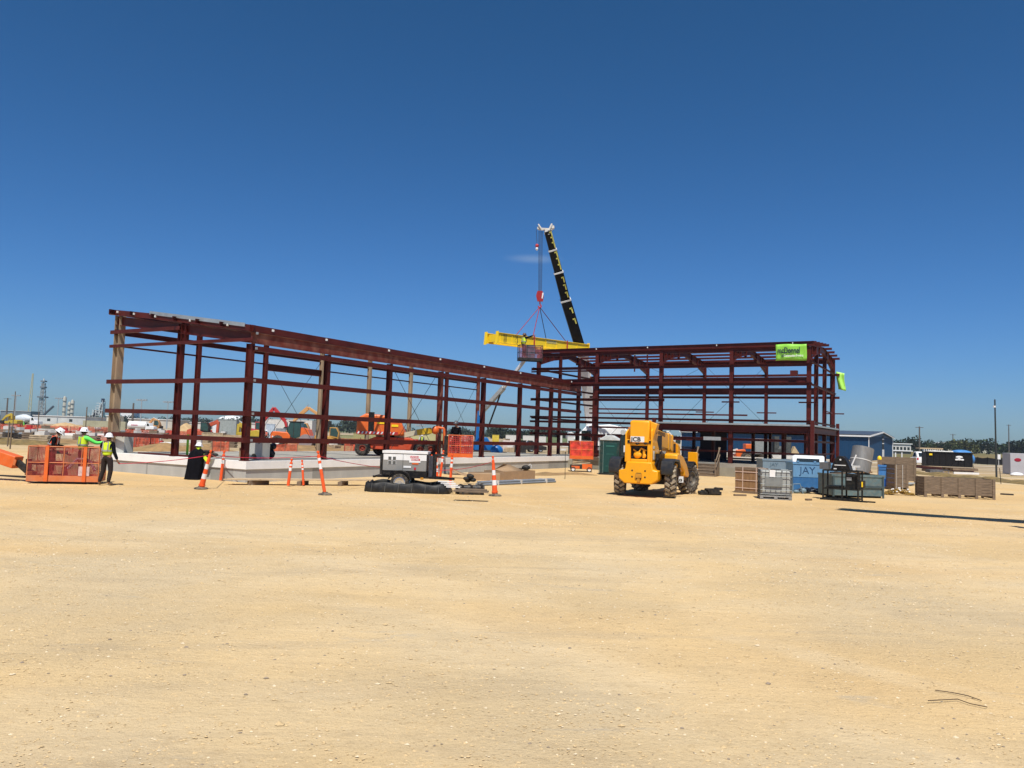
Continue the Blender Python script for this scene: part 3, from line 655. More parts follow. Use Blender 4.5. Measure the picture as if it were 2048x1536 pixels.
    return r

# workers at the orange basket (left)
p = G(211,971); VO = mat('lanyard_grey',(.15,.16,.15),.6)
person((p.x,p.y,0), R(-12), 'person in lime yellow vest and dark trousers standing outside the orange basket, seen from behind',
    J=dict(kneeR=(.13,.04,.52),ankR=(.11,-.02,.1),toeR=(.16,.14,.04),kneeL=(-.14,.02,.52),ankL=(-.22,-.04,.1),toeL=(-.3,.1,.04),elL=(-.36,.12,1.3),wrL=(-.44,.34,1.26),shL=(-.2,.02,1.43),
           elR=(.27,-.02,1.13),wrR=(.34,.06,.88),chin=(0,.08,1.56)), vest=hivis, sleeves=cloth, turn=R(20))
# ---------------- man basket of the orange boom lift ----------------
def basket(r, off, w, d, h, col, netm):
    had = set(r.children)
    b = MB(); b.bb(-w/2,w/2,-d/2,d/2,.1,.14); b.build('floor', dark, r)
    b = MB()
    for a,c in (((-w/2,-d/2),(w/2,-d/2)),((w/2,-d/2),(w/2,d/2)),((w/2,d/2),(-w/2,d/2)),((-w/2,d/2),(-w/2,-d/2))):
        b.bar((a[0],a[1],.13),(c[0],c[1],.13),.03,.2)
    b.build('toe_board', col, r)
    b = MB()
    for z in (h, h*.55):
        P = [(-w/2,-d/2,z),(w/2,-d/2,z),(w/2,d/2,z),(-w/2,d/2,z)]
        for i in range(4): b.cyl(P[i],P[(i+1)%4],.02 if z == h else .016,n=8)
    b.build('guard_rail', col, r)
    b = MB(); k = max(2, round(w/.62))
    for i in range(k+1):
        x = -w/2+i*w/k
        for y in (-d/2,d/2): b.cyl((x,y,.2),(x,y,h),.017,n=8)
    b.build('rail_posts', col, r)
    if netm:
        b = MB()
        for a,c in (((-w/2,-d/2),(w/2,-d/2)),((w/2,-d/2),(w/2,d/2)),((w/2,d/2),(-w/2,d/2)),((-w/2,d/2),(-w/2,-d/2))):
            n = 10; P = []
            for z in (.2,.5,.8,h-.02):
                for i in range(n+1):
                    t = i/n; nx_ = (a[1]-c[1]); P.append((a[0]+(c[0]-a[0])*t*.998, a[1]+(c[1]-a[1])*t+ .025*sin(i*2.1+z*6)*(1 if 0<z<h-.1 else .3), z+.02*sin(i*1.7)))
            o0 = len(b.v); b.v += P
            for q in range(3):
                for i in range(n): b.f.append((o0+q*(n+1)+i,o0+q*(n+1)+i+1,o0+(q+1)*(n+1)+i+1,o0+(q+1)*(n+1)+i)); b.m.append(0)
        b.build('safety_netting', netm, r)
    for ch in r.children:
        if ch not in had: ch.location = off
pl_, pr_ = G(60,968), G(204,970)
c = (pl_+pr_)/2; ang = yaw(pl_,pr_); bw_ = (pr_-pl_).length
bk = root('boom_lift', 'orange boom lift with its long netted basket lowered to the ground at the left edge', 'boom lift', (c.x*(1+.6/c.y),c.y+.6,0), ang)
basket(bk, (0,0,.05), bw_, .95, 1.2, orange2, netmat('clear_red_netting',(.3,.03,.028),.04,.34))
for x in (-.42*bw_*.55,.42*bw_*.72):
    b = MB(); b.bb(x-.055,x+.055,-.55,-.5,.08,1.27); b.build('gate_post', orange, bk)
b = MB(); b.bb(-bw_/2+.05,-.1,-.2,.2,.62,.68); b.bb(-.55,.1,-.47,-.42,1.02,1.12); b.build('control_box', dark, bk)
b = MB(); b.bb(-.25,.35,.28,.45,.25,1.0); b.build('tool_panel', cardb, bk)
b = MB(); b.tube([(bw_/2-1.0,-.3,.5),(bw_/2-.7,-.35,.85),(bw_/2-.35,-.3,.8),(bw_/2-.15,-.3,.45)],.05,8); b.build('wrapped_load', mat('clear_wrap',(.6,.4,.45),.3,0,.3,5), bk)
b = MB(); b.bb(bw_/2-.62,bw_/2-.28,-.5,-.485,.28,.6); b.build('warning_sign', mat('faded_sign',(.6,.45,.42),.6,0,.3,14), bk)
inv = bk.matrix_world
def toloc(o, P): 
    d = Vector(P)-Vector(o.location); a = -o.rotation_euler.z; return Vector((d.x*cos(a)-d.y*sin(a), d.x*sin(a)+d.y*cos(a), d.z))
bA = toloc(bk, A(-160,860,27.5)); bB = toloc(bk, A(36,925,27.0))
b = MB(); b.bar(bA,bB,.42,.42); b.build('jib_arm', orange, bk, .02)
b = MB(); b.bar(bA+Vector((0,-.215,0)),bB+Vector((0,-.215,0)),.012,.2); b.build('arm_side_plate', orange2, bk)
b = MB(); b.bar(bB,(-bw_/2-.02,.0,.3),.12,.2); b.bar((-bw_/2-.12,.05,.25),(-bw_/2-.12,.05,.8),.14,.2); b.build('rotator', dark, bk)
b = MB(); b.tube([toloc(bk,G(-80,945)),toloc(bk,G(0,952)),toloc(bk,G(50,956))+Vector((0,0,.03))],.05,8); b.build('hose', dark, bk)
b = MB(); b.cyl((-.05-bw_/2,-.1,.3),(-.05-bw_/2,.3,.3),.1); b.build('pivot', orange2, bk)
hb = Vector((bk.location.x, bk.location.y, 0))
def inb(x, y, z=.15): 
    a = bk.rotation_euler.z; return (hb.x+x*cos(a)-y*sin(a), hb.y+x*sin(a)+y*cos(a), z)
person(inb(-.55,.05), R(-75), 'person with orange vest over black sweater, head bent down, standing in the orange basket',
    J=dict(chest=(0,.06,1.27),up=(0,.12,1.4),neck=(0,.16,1.47),head=(0,.2,1.56),crown=(0,.2,1.65),chin=(0,.25,1.49),shR=(.19,.12,1.39),shL=(-.19,.12,1.39),elR=(.26,.1,1.12),wrR=(.16,.34,1.08),elL=(-.26,.12,1.12),wrL=(-.14,.36,1.08)),
    vest=hiviso, sleeves=cloth, nod=R(35), legs=cloth)
person(inb(.4,.1), R(-38), 'person in bright green shirt and yellow vest in the orange basket, holding out one arm',
    J=dict(shR=(.2,.05,1.41),elR=(.34,.3,1.24),wrR=(.42,.55,1.28),elL=(-.26,.05,1.15),wrL=(-.2,.28,1.08)), vest=hivis, sleeves=hivisg, legs=cloth)
# worker draped in black by the slab
p = G(386,959)
cr_ = person((p.x,p.y,0), R(-28), 'person crouching at the slab edge in a long black cape and white helmet',
    J=dict(pelvis=(0,0,.56),waist=(0,.03,.7),chest=(0,.1,.93),up=(0,.14,1.09),neck=(0,.16,1.16),head=(0,.19,1.27),crown=(0,.19,1.37),chin=(0,.25,1.22),hipR=(.1,.02,.54),kneeR=(.15,.38,.44),ankR=(.14,.12,.1),toeR=(.15,.28,.04),
           hipL=(-.1,.02,.54),kneeL=(-.13,.38,.36),ankL=(-.12,.0,.1),toeL=(-.12,.14,.04),shR=(.19,.14,1.07),shL=(-.19,.14,1.07),elR=(.34,.25,.88),wrR=(.36,.5,1.02),elL=(-.28,.3,.88),wrL=(-.15,.55,1.0)), sleeves=cloth, legs=cloth, nod=R(5))
b = MB(); n = 20
prof = [(.09,1.2),(.2,1.15),(.29,1.06),(.32,.92),(.31,.65),(.31,.35),(.33,.06),(.335,0)]
for k,(r_,z) in enumerate(prof):
    for i in range(n):
        a = 2*pi*i/n; rr = r_*(1+.13*sin(a*6+k*.5)*k/7+.06*sin(a*2+1)); b.v.append((rr*cos(a)*1.0, rr*sin(a)*.85+.12*z-.03*k*0, z+.02*sin(a*3)))
b.f = [(k*n+i,k*n+(i+1)%n,(k+1)*n+(i+1)%n,(k+1)*n+i) for k in range(len(prof)-1) for i in range(n)]; b.m = [0]*len(b.f)
b.build('cape', cloth, cr_, ang=180)
b = MB(); b.lathe([(.1,1.12),(.105,1.2),(.09,1.27)],(0,.18,0),14); b.build('neck_cloth', hivis, cr_)
b = MB(); b.bar((.26,.2,.98),(.42,.3,.74),.13,.12); b.build('sleeve_cuff', hivis, cr_)
# people further off
pz = C2.z
q = GD(1433,56,HS); person((q.x,q.y,HS), R(100), 'person in dark clothes striding across the shaded ground floor of the two-storey frame', J=dict(kneeR=(.1,.25,.55),ankR=(.1,.32,.1),toeR=(.1,.5,.06),kneeL=(-.1,-.12,.5),ankL=(-.1,-.38,.14),toeL=(-.1,-.28,.05)), sleeves=cloth, legs=cloth)
# ================= TELEHANDLER =================
def wheel(parent, c, r, w, yaw_=0, rimm=None, lugs=True, rimr=.5, name='wheel', lugm=None):
    """wheel with axle along local x at centre c: tyre (thing part) > rim"""
    M = Matrix.Translation(c) @ Matrix.Rotation(yaw_,4,'Z') @ Matrix.Rotation(pi/2,4,'Y')
    b = MB(); b.lathe([(r*rimr,-w*.42),(r*.62,-w*.5),(r*.86,-w*.5),(r*.95,-w*.42),(r*.955,0),(r*.95,w*.42),(r*.86,w*.5),(r*.62,w*.5),(r*rimr,w*.42)], n=28, M=M)
    if lugs:
        b.k = 1 if lugm else 0
        k = 18
        for i in range(k):
            for s in (-1,1):
                a = 2*pi*(i+(.5 if s > 0 else 0))/k
                L = M @ Matrix.Rotation(a,4,'Z') @ Matrix.Translation((r*.965,0,s*w*.24)) @ Matrix.Rotation(s*R(32),4,'X')
                b.box((0,0,0),(r*.09,r*.19,w*.46),M=None) if False else b.add([(x*r*.045,y*r*.088*(1 if x<0 else .8),z*w*.225) for x,y,z in ((-1,-1,-1),(1,-1,-1),(1,1,-1),(-1,1,-1),(-1,-1,1),(1,-1,1),(1,1,1),(-1,1,1))],
                    [(0,3,2,1),(4,5,6,7),(0,1,5,4),(1,2,6,5),(2,3,7,6),(3,0,4,7)], L)
    o = b.build(name, [rubber, lugm] if lugm else rubber, parent)
    q = MB()
    for s in (-1,1): q.lathe([(r*rimr+.004,s*w*.44),(r*rimr*.92,s*w*.46),(r*rimr*.86,s*w*.3),(r*.2,s*w*.22),(r*.17,s*w*.32),(.001,s*w*.32)], n=20, M=M)
    for i in range(8):
        a = i*pi/4; q.add(*(lambda e:(e.v,e.f))(MB().cyl((r*.3*cos(a),r*.3*sin(a),-w*.27),(r*.3*cos(a),r*.3*sin(a),w*.27),r*.03,n=6)), M=M)
    q.build('rim', rimm or dark, o); return o
p = G(1291,993)
TH = root('telehandler', 'yellow telehandler with black fenders and lowered boom, parked seen from behind', 'telehandler', (p.x+.02,p.y+.25,0), R(-26))
tyr = mat('mud_caked_tyre', (.035,.03,.026), .9, 0, .35, 9, dust=.95, dcol=(.34,.27,.18))
wr = .61; tw = .42; tx = .98; wb = 2.75
for x,y,a in ((-tx,0,R(14)),(tx,0,R(12)),(-tx,wb,R(-14)),(tx,wb,R(-16))):
    o = wheel(TH, (x,y,wr), wr, tw, a, mat('grey_rim',(.12,.12,.11),.5,.2,.2,3,dust=.5), lugm=mat('pale_worn_lugs',(.36,.3,.21),.9,0,.25,9,dust=.4,dcol=(.1,.08,.06))); o.data.materials[0] = tyr
b = MB(); b.bb(-.42,.42,-.45,3.3,.55,.98); b.bb(-.8,.8,-.16,.16,.48,.74); b.bb(-.8,.8,wb-.16,wb+.16,.48,.74); b.bb(.42,.62,.5,2.2,.62,.85); b.bb(-.7,-.42,.6,2.3,.55,.8); b.build('chassis', dark, TH, .02)
# rear counterweight
b = MB(); b.prism([(-.74,.98),(-.74,.68),(-.52,.5),(.5,.5),(.74,.66),(.74,1.0),(.56,1.02),(.5,1.3),(-.46,1.3),(-.5,1.02)], -.98, -.42, 'Y'); b.build('counterweight', yel, TH, .035)
b = MB()
for x,z in ((-.22,.98),(-.22,.75),(.27,.98),(.27,.75)): b.cyl((x,-.984,z),(x,-.96,z),.035,n=10)
b.bb(-.06,.12,-1.0,-.97,.66,.9); b.build('bolt_holes', dark, TH)
b = MB(); b.bb(-.09,.15,-1.03,-.985,.72,.88); b.bb(.0,.1,-1.1,-.985,.58,.7); b.build('tow_hitch', mat('hitch_orange',(.55,.25,.02),.5), TH)
# rear body with engine opening
b = MB(); b.prism([(-.56,1.28),(.44,1.28),(.44,2.35),(.33,2.5),(-.46,2.5),(-.56,2.2)], -.7, -.66, 'Y')
b2_ = MB()
x0,x1,z0,z1 = -.38,.26,1.4,1.9
b = MB(); b.bb(-.56,x0,-.72,-.62,1.28,2.12); b.bb(x1,.38,-.72,-.62,1.28,2.12); b.bb(x0,x1,-.72,-.62,1.28,z0); b.bb(x0,x1,-.72,-.62,z1,2.0); b.build('rear_panel', yel, TH, .02)
b = MB(); b.bb(-.5,.36,-.55,.3,1.25,2.0); b.build('engine_bay', dark, TH)
b = MB(); b.ell((-.14,-.6,1.55),(.16,.08,.13)); b.cyl((.1,-.62,1.45),(.12,-.62,1.75),.05); b.ell((.13,-.62,1.52),(.07,.05,.09)); b.tube([(-.3,-.6,1.75),(-.1,-.64,1.62),(.0,-.62,1.8),(.2,-.62,1.72)],.03); b.build('fan_housing', yel, TH)
b = MB(); b.prism([(-.72,1.28),(-.72,2.45),(-.45,2.72),(.1,2.6),(-.05,2.1),(.3,1.7),(.55,1.75),(.2,1.2)], .38, .45, 'X'); b.prism([(-.72,1.28),(-.72,2.35),(-.45,2.5),(.0,2.4),(-.05,2.0),(.2,1.28)], -.6, -.54, 'X'); b.build('tower_plate', yel, TH, .012)
b = MB(); b.cyl((.44,.33,1.66),(.49,.33,1.66),.05); b.cyl((.44,-.3,2.42),(.5,-.3,2.42),.07); b.build('pivot_pin', dark, TH)
# boom: heavy tail cover at the back, sections dropping forward
def boomsec(name, y0, z0, y1, z1, w_, h, m, bev=.03):
    b = MB(); b.bar((-.06,y0,z0),(-.06,y1,z1),w_,h); return b.build(name, m, TH, bev)
b = MB(); b.prism([(-.78,2.0),(-.72,2.82),(-.45,2.86),(.5,2.62),(.5,2.1),(-.4,1.94)], -.42, .33, 'X'); bo = b.build('boom_tail', yel, TH, .05)
b = MB(); b.prism([(.335,1.98),(.335,2.8),(.6,2.72),(.5,2.4),(.42,2.0)], -.62, -.3, 'Y'); b.build('tail_cheek', yel, TH, .02)
m1 = boomsec('boom', .3, 2.28, 3.2, 2.02, .54, .62, yel)
boomsec('boom_collar', 2.5, 2.08, 2.75, 2.06, .58, .68, yel); boomsec('boom_collar', 3.05, 2.03, 3.25, 2.0, .58, .68, yel)
b = MB(); b.bar((.2,.5,2.46),(.2,2.0,2.33),.02,.16); b.build('boom_decal', mat('dark_decal',(.2,.1,.02),.5), TH)
boomsec('boom_extension', 3.2, 2.0, 4.3, 1.8, .36, .44, yel)
b = MB(); b.prism([(4.1,2.0),(4.5,1.85),(4.75,.95),(4.6,.45),(4.3,.5),(4.2,1.3)], -.32, .22, 'X'); b.build('boom_head', yel, TH, .02)
b = MB(); b.prism([(4.78,.4),(4.98,.45),(4.95,1.62),(4.75,1.66)], .5, .9, 'X'); b.build('fork_carriage', yel, TH, .02)
b = MB()
for x in (-.25,.3,.55): b.cyl((x,4.7,1.05),(x,4.77,1.05),.06)
b.bb(-.5,-.4,4.9,6.0,.12,.17); b.bb(.5,.6,4.9,6.0,.12,.17); b.bb(-.5,-.4,4.95,5.0,.15,1.2); b.bb(.5,.6,4.95,5.0,.15,1.2); b.build('forks', dark, TH)
b = MB(); b.cyl((-.06,.8,1.4),(-.06,2.4,1.6),.07); b.build('lift_ram', mat('ram_steel',(.4,.4,.4),.25,.8), TH)
b = MB(); b.bb(.2,.43,-.1,.7,1.55,2.3); b.bb(.22,.4,-.5,-.2,1.9,2.35); b.build('boom_slot', black, TH)
b = MB(); b.tube([(-.2,-.7,2.02),(-.12,-.78,1.95),(0,-.7,2.03)],.03); b.tube([(.1,-.72,2.03),(.2,-.78,1.97),(.3,-.7,2.04)],.03); b.bb(-.5,.4,-.74,-.6,1.98,2.1); b.build('hose_bundle', black, TH)
# engine pod on the right side
b = MB(); b.prism([(.25,1.0),(.3,1.6),(.6,1.66),(1.3,1.5),(1.9,1.2),(2.3,.8),(2.2,.68),(1.5,.78),(1.5,.95),(.95,1.2),(.5,1.3)], .62, 1.14, 'X'); b.build('engine_hood', yel, TH, .04)
b = MB(); b.bb(.5,.98,.3,2.1,.75,1.35); b.build('engine_block', dark, TH)
b = MB(); b.bb(1.022,1.03,1.3,1.9,.95,1.2); b.build('decal_plate', mat('pale_decal',(.65,.5,.35),.5,0,.3,12), TH)
b = MB(); b.bb(.5,.66,-.45,.35,.75,1.62); b.cyl((.6,-.5,.9),(.6,.4,.9),.12); b.tube([(.52,-.6,1.2),(.6,-.55,1.35),(.58,-.3,1.5),(.6,.1,1.3)],.035); b.tube([(.5,-.66,1.0),(.62,-.6,.85),(.6,-.3,.8)],.03); b.build('side_hoses', black, TH)
b = MB(); b.cyl((.85,1.0,1.5),(.85,1.0,2.0),.045); b.build('exhaust', dark, TH)
# fenders: arched black plastic covers
def fender(x, y, w_, r=.74, a0=R(-25), a1=R(195), nm='fender', rr=0, z0=.0):
    b = MB(); n = 10; P = [(y+r*cos(a0+(a1-a0)*i/n), wr+z0+r*sin(a0+(a1-a0)*i/n)) for i in range(n+1)]; Q = [(y+(r-.05)*cos(a0+(a1-a0)*i/n), wr+z0+(r-.05)*sin(a0+(a1-a0)*i/n)) for i in range(n,-1,-1)]
    b.prism(P+Q, x-w_/2, x+w_/2, 'X'); return b.build(nm, black, TH, .02)
fender(1.02,wb,.44,r=.7,a0=R(40),a1=R(140)); fender(-1.0,wb,.5,a0=R(0),a1=R(150))
for xa,xb in ((.77,1.24),(-1.22,-.76)):
    b = MB(); b.prism([(-.74,.86),(-.77,1.15),(-.66,1.36),(-.4,1.46),(.3,1.42),(.55,1.1),(.48,1.08),(.2,1.33),(-.38,1.36),(-.58,1.26),(-.68,1.1),(-.67,.86)], xa, xb, 'X'); b.build('rear_fender', mat('fender_plastic',(.022,.022,.022),.35,0,.2,4,dust=.06), TH, .06)
# cab on the left
b = MB(); b.prism([(.15,1.0),(.05,1.9),(.25,2.42),(1.5,2.42),(1.75,1.7),(1.75,1.0)], -1.08, -.42, 'X'); cb = b.build('cab', dark, TH, .03)
b = MB(); b.bb(-1.0,-.5,.02,.05,1.45,2.25); b.prism([(.35,1.5),(.35,2.28),(1.4,2.28),(1.6,1.6),(1.6,1.5)], -1.095, -1.085, 'X'); b.build('cab_window', glass, cb)
b = MB(); b.bb(-.88,-.62,.0,.018,1.62,1.88); b.build('notice', white, cb)
b = MB(); b.cyl((-.75,.3,2.42),(-.75,.3,2.5),.03); b.cyl((-.75,.3,2.5),(-.75,.3,2.6),.06); b.build('beacon', mat('beacon_amber',(.6,.2,.05),.3), TH)
b = MB(); b.lathe([(.001,.0),(.1,0),(.12,.04),(.11,.1),(.001,.12)],(-.95,.12,2.38),12,'Y'); b.build('work_light', mat('lamp_glass',(.5,.52,.5),.2), TH)
b = MB(); b.bb(-.36,.16,-.795,-.78,2.03,2.24); lg = b.build('name_plate', white, TH); text('JCB', .215, black, lg, (-.34,-.8,2.06), sx=1.12, bold=.006)
b = MB(); b.bb(1.12,1.3,.62,.66,.55,.78); b.build('number_plate', white, TH)
text('JCB', .12, black, TH, (1.13,.615,.6), sx=.7, bold=.004, name='marking')
b = MB(); b.bb(.452,.46,-.6,-.4,1.4,1.72); b.bb(.452,.46,-.6,-.42,1.8,1.9); b.build('warning_sticker', mat('sticker',(.7,.65,.55),.5,0,.5,25), TH)
b = MB(); b.bb(.7,1.0,.42,.6,.6,1.5); b.tube([(.5,.3,1.2),(.62,.5,1.0),(.6,.6,.7)],.04); b.bb(.45,.7,.9,1.2,.7,1.6); b.build('tank', dark, TH, .03)
# loose attachment in front of it
c = G(1420,990); c.z=0
at = root('quick_coupler', 'black rusty machine attachment lying on the sand beside the telehandler', 'attachment', c, R(10))
b = MB(); b.bb(-.45,.45,-.1,.15,.02,.14); b.bb(-.1,.35,-.15,.15,.05,.26); b.bb(.2,.5,-.12,.1,.2,.3); b.cyl((-.5,0,.1),(-.2,0,.1),.07); b.bb(-.35,-.25,-.1,.12,.1,.2); b.build('bracket', dark, at, .01)
b = MB(); b.cyl((-.1,-.17,.2),(-.1,.2,.2),.06); b.cyl((.3,-.14,.26),(.3,.16,.26),.05); b.build('pin', dark, at)

# ================= WELDER TRAILER in a spill berm =================
c = G(806,985); WT = root('welder_trailer', 'grey engine welder on a black single-axle trailer parked in the spill berm', 'trailer', (c.x,c.y+.55,0), R(-2))
gw = mat('welder_grey', (.26,.255,.235), .45, .1, .06, 2, dust=.1)
b = MB(); b.bb(-.78,.78,-.38,.38,.74,1.36); b.build('housing', gw, WT, .02)
b = MB(); b.bb(-.8,.82,-.4,.4,1.362,1.45); b.bb(-.75,.78,-.388,-.382,1.12,1.33); b.build('lid', white, WT, .015)
b = MB()
for i in (0,1):
    for k in (0,1): x=-.58+i*.16; z=.98+k*.15; b.bb(x-.01,x+.12,-.386,-.384,z-.01,z+.12)
b.build('vent_frame', white, WT); b = MB()
for i in (0,1):
    for k in (0,1): x=-.58+i*.16; z=.98+k*.15; b.bb(x,x+.11,-.392,-.388,z,z+.11)
b.build('vent_grille', mat('grille_grey',(.1,.1,.09),.7), WT)
b = MB(); b.bb(-.06,-.05,-.392,-.386,.76,1.36); b.build('door_seam', dark, WT)
b = MB(); b.bb(.17,.57,-.395,-.389,1.05,1.3); b.bb(-.03,.24,-.395,-.389,.86,.93); b.build('label_panel', white, WT)
rd = mat('logo_red',(.5,.01,.03),.4); b = MB(); b.bb(.2,.5,-.399,-.396,1.21,1.29); b.bb(.24,.55,-.399,-.396,1.12,1.19); b.build('logo_box', rd, WT)
text('LINCOLN', .075, white, WT, (.21,-.401,1.225), sx=.95, bold=.002); text('ELECTRIC', .075, white, WT, (.25,-.401,1.132), sx=.82, bold=.002)
b = MB(); b.bb(.27,.5,-.395,-.39,.99,1.04); b.build('orange_tag', orange, WT); b = MB(); b.bb(.35,.42,-.41,-.39,.8,.88); b.build('latch', rd, WT)
b = MB(); b.bb(-.95,.95,-.4,.4,.5,.56); b.bb(-.8,.8,-.36,.36,.56,.74); b.bar((.95,-.3,.53),(1.75,0,.5),.08); b.bar((.95,.3,.53),(1.75,0,.5),.08); b.bar((-1.05,-.5,.52),(-1.05,.5,.52),.06); b.bar((-1.15,-.2,.52),(-.8,-.2,.52),.05); b.build('trailer_frame', black, WT)
for s in (-1,1):
    wheel(WT, (-.1,s*.62,.34), .34, .2, pi/2, mat('chrome_rim',(.6,.6,.6),.2,.8), lugs=False, rimr=.6)
    b = MB(); P=[(-.1+.42*cos(a),.36+.42*sin(a)) for a in [R(15+i*15) for i in range(11)]]; Q=[(-.1+.4*cos(a),.36+.4*sin(a)) for a in [R(165-i*15) for i in range(11)]]; b.prism(P+Q, s*.5-.02*0, s*.76, 'Y'); b.build('mudguard', black, WT)
b = MB(); b.bb(.6,.7,-.45,-.42,.46,.54); b.build('side_marker', mat('amber_lens',(.6,.25,.02),.3), WT)
b = MB(); b.bb(.84,.98,-.2,.3,.56,1.3); b.build('control_end', mat('dark_panel',(.05,.05,.06),.5,0,.6,12), WT); b = MB(); b.bb(-.9,-.83,-.25,.1,.6,1.3); b.bb(-.75,-.5,-.43,-.4,.6,.7); b.build('rear_step', dark, WT)
b = MB()
for k in range(4): b.bb(1.25+.1*k,1.8+.08*k,-.62+.12*k*0-.02*k,-.56-.02*k,.42-.06*k,.46-.06*k)
b.build('tongue_plates', white, WT)
b = MB(); b.cyl((1.02,.1,.5),(1.02,.1,1.35),.07); b.bb(1.0,1.4,.05,.5,1.3,1.36); b.build('cable_post', dark, WT)
sb = root('spill_berm', 'low black rubber spill containment berm under the welder trailer', 'spill berm', (c.x+.1,c.y+.55,0), R(-2))
bm_ = mat('black_liner', (.012,.012,.011), .5, 0, .5, 4, dust=.25, dcol=(.1,.09,.07)); x,y = 1.42,.82
b = MB(); N_ = 64; rows = [(1.0,0),(1.02,.03),(.99,.3),(.95,.34),(.93,.3),(.93,.02)]
for k,(s,z) in enumerate(rows):
    for i in range(N_):
        a = 2*pi*i/N_; cx = x*s*max(-1,min(1,1.25*cos(a))); cy = y*s*max(-1,min(1,1.35*sin(a))); wv = .02*sin(i*1.9+k)+.015*sin(i*.7)
        b.v.append((cx+(1.08*.1 if cx>1.2 and z<.1 else 0), cy+wv, z*(1+.1*sin(i*.9)) if z else 0))
b.f = [(k*N_+i,k*N_+(i+1)%N_,(k+1)*N_+(i+1)%N_,(k+1)*N_+i) for k in range(len(rows)-1) for i in range(N_)]; b.m = [0]*len(b.f)
b.build('berm_wall', bm_, sb, ang=180); b = MB(); b.prism([(-x*.94,-y*.94),(x*.94,-y*.94),(x*.94,y*.94),(-x*.94,y*.94)],.005,.03,'Z'); b.build('berm_floor', bm_, sb)
b = MB()
for k in range(6): xx=-1.15+k*.47; b.bar((xx,-.87,.02),(xx+.02,-.83,.33),.012,.01)
b.build('bracket_straps', mat('strap_grey',(.12,.12,.11),.6), sb)

# ================= TRAFFIC CHANNELIZERS =================
def channel(px, py, h, lean, toward, label, kind, base=True, zb=0, pz_=None):
    p = G(px,py,zb) if pz_ is None else pz_
    r = root('traffic_channelizer', label, 'traffic marker', p, toward, 'orange traffic markers around the slab')
    M = Matrix.Rotation(lean,4,'Y')
    if kind == 'cone': r0, r1 = .1, .045
    else: r0 = r1 = .042 if kind=='post' else .055
    b = MB(); k = 14; bands = (3,4,7,8) if kind == 'cone' else (9,11)
    bands = {'cone':(4,5,8,9),'post':(10,12),'tube':(9,10,12)}[kind]
    for i in range(k):
        z0 = h*i/k; z1 = h*(i+1)/k; b.k = 1 if i in bands else 0
        b.lathe([(r0+(r1-r0)*i/k,z0+.03),(r0+(r1-r0)*(i+1)/k,z1+.03)],(0,0,0),14,M=M)
    b.k = 0; b.lathe([(r1,h+.03),(r1*.5,h+.05),(r1*.45,h+.09),(r1*.9,h+.11),(r1*.9,h+.16),(.001,h+.18)],(0,0,0),12,M=M)
    if kind == 'cone': b.lathe([(r0+.012,h*.1),(r0+.012,h*.13),(r0-.002,h*.135)],(0,0,0),14,M=M)
    b.build('tube', [safe,reflw], r)
    if base:
        q = MB(); q.lathe([(.001,.0),(.22,0),(.235,.02),(.2,.055),(.11,.065),(.09,.1)],(0,0,0),8 if kind != 'cone' else 12); q.build('rubber_base', mat('base_rubber',(.06,.055,.045),.9,0,.3,6,dust=.6), r)
    return r
channel(402,978,1.18,R(14),R(-20),'leaning orange and white channelizer cone in front of the worker in the black cape','cone')
channel(441,962,1.0,R(4),R(0),'thin orange delineator tube leaning against the slab wall by the kneeling worker','tube',False)
channel(576,973,.85,R(5),R(0),'short orange delineator tube at the slab wall behind the lumber','tube',False)
channel(607,972,.8,R(-6),R(0),'slimmest short red-orange delineator behind the lumber, tipped left','post',False)
channel(650,990,1.28,R(-12),R(0),'tall plain orange delineator leaning left on a flat black base in front of the lumber','tube')
channel(990,992,1.22,R(-5),R(0),'orange and white channelizer cone standing in front of the cardboard','cone')
channel(900,972,1.12,R(2),R(0),'orange delineator tube just right of the spill berm','tube',False)
channel(873,958,1.05,R(-3),R(0),'orange and white channelizer cone behind the tongue of the welder trailer','cone',False)
channel(860,958,.95,R(2),R(0),'thin red delineator close behind the right end of the welder','post',False)
channel(880,957,1.15,R(5),R(0),'red-orange delineator tube leaning right between trailer tongue and slab','tube',False)
# red danger tape strung between them
tp = mat('danger_tape',(.5,.02,.05),.5)
def tape(pts, label):
    b = MB(); P = []
    for a,c in zip(pts,pts[1:]):
        for i in range(8): t=i/8; P.append(a.lerp(c,t)+Vector((0,0,-.12*4*t*(1-t)*.5)))
    P.append(pts[-1]); b.tube(P,.012,5); o = b.build('barrier_tape', tp); tag(o, label, 'tape', 'red barrier tape strung around the slab')
tape([G(235,972)+Vector((0,0,.75)),G(402,978)+Vector((.3,0,1.15)),G(441,962)+Vector((0,0,.95)),G(650,990)+Vector((-.25,0,1.25))],'red barrier tape sagging between the left worker and the delineator by the lumber')
tape([G(650,990)+Vector((-.25,0,1.25)),G(780,968)+Vector((0,.3,.62)),G(900,972)+Vector((0,0,.65)),G(990,992)+Vector((-.1,0,1.2))],'red barrier tape running behind the welder to the cone by the cardboard')
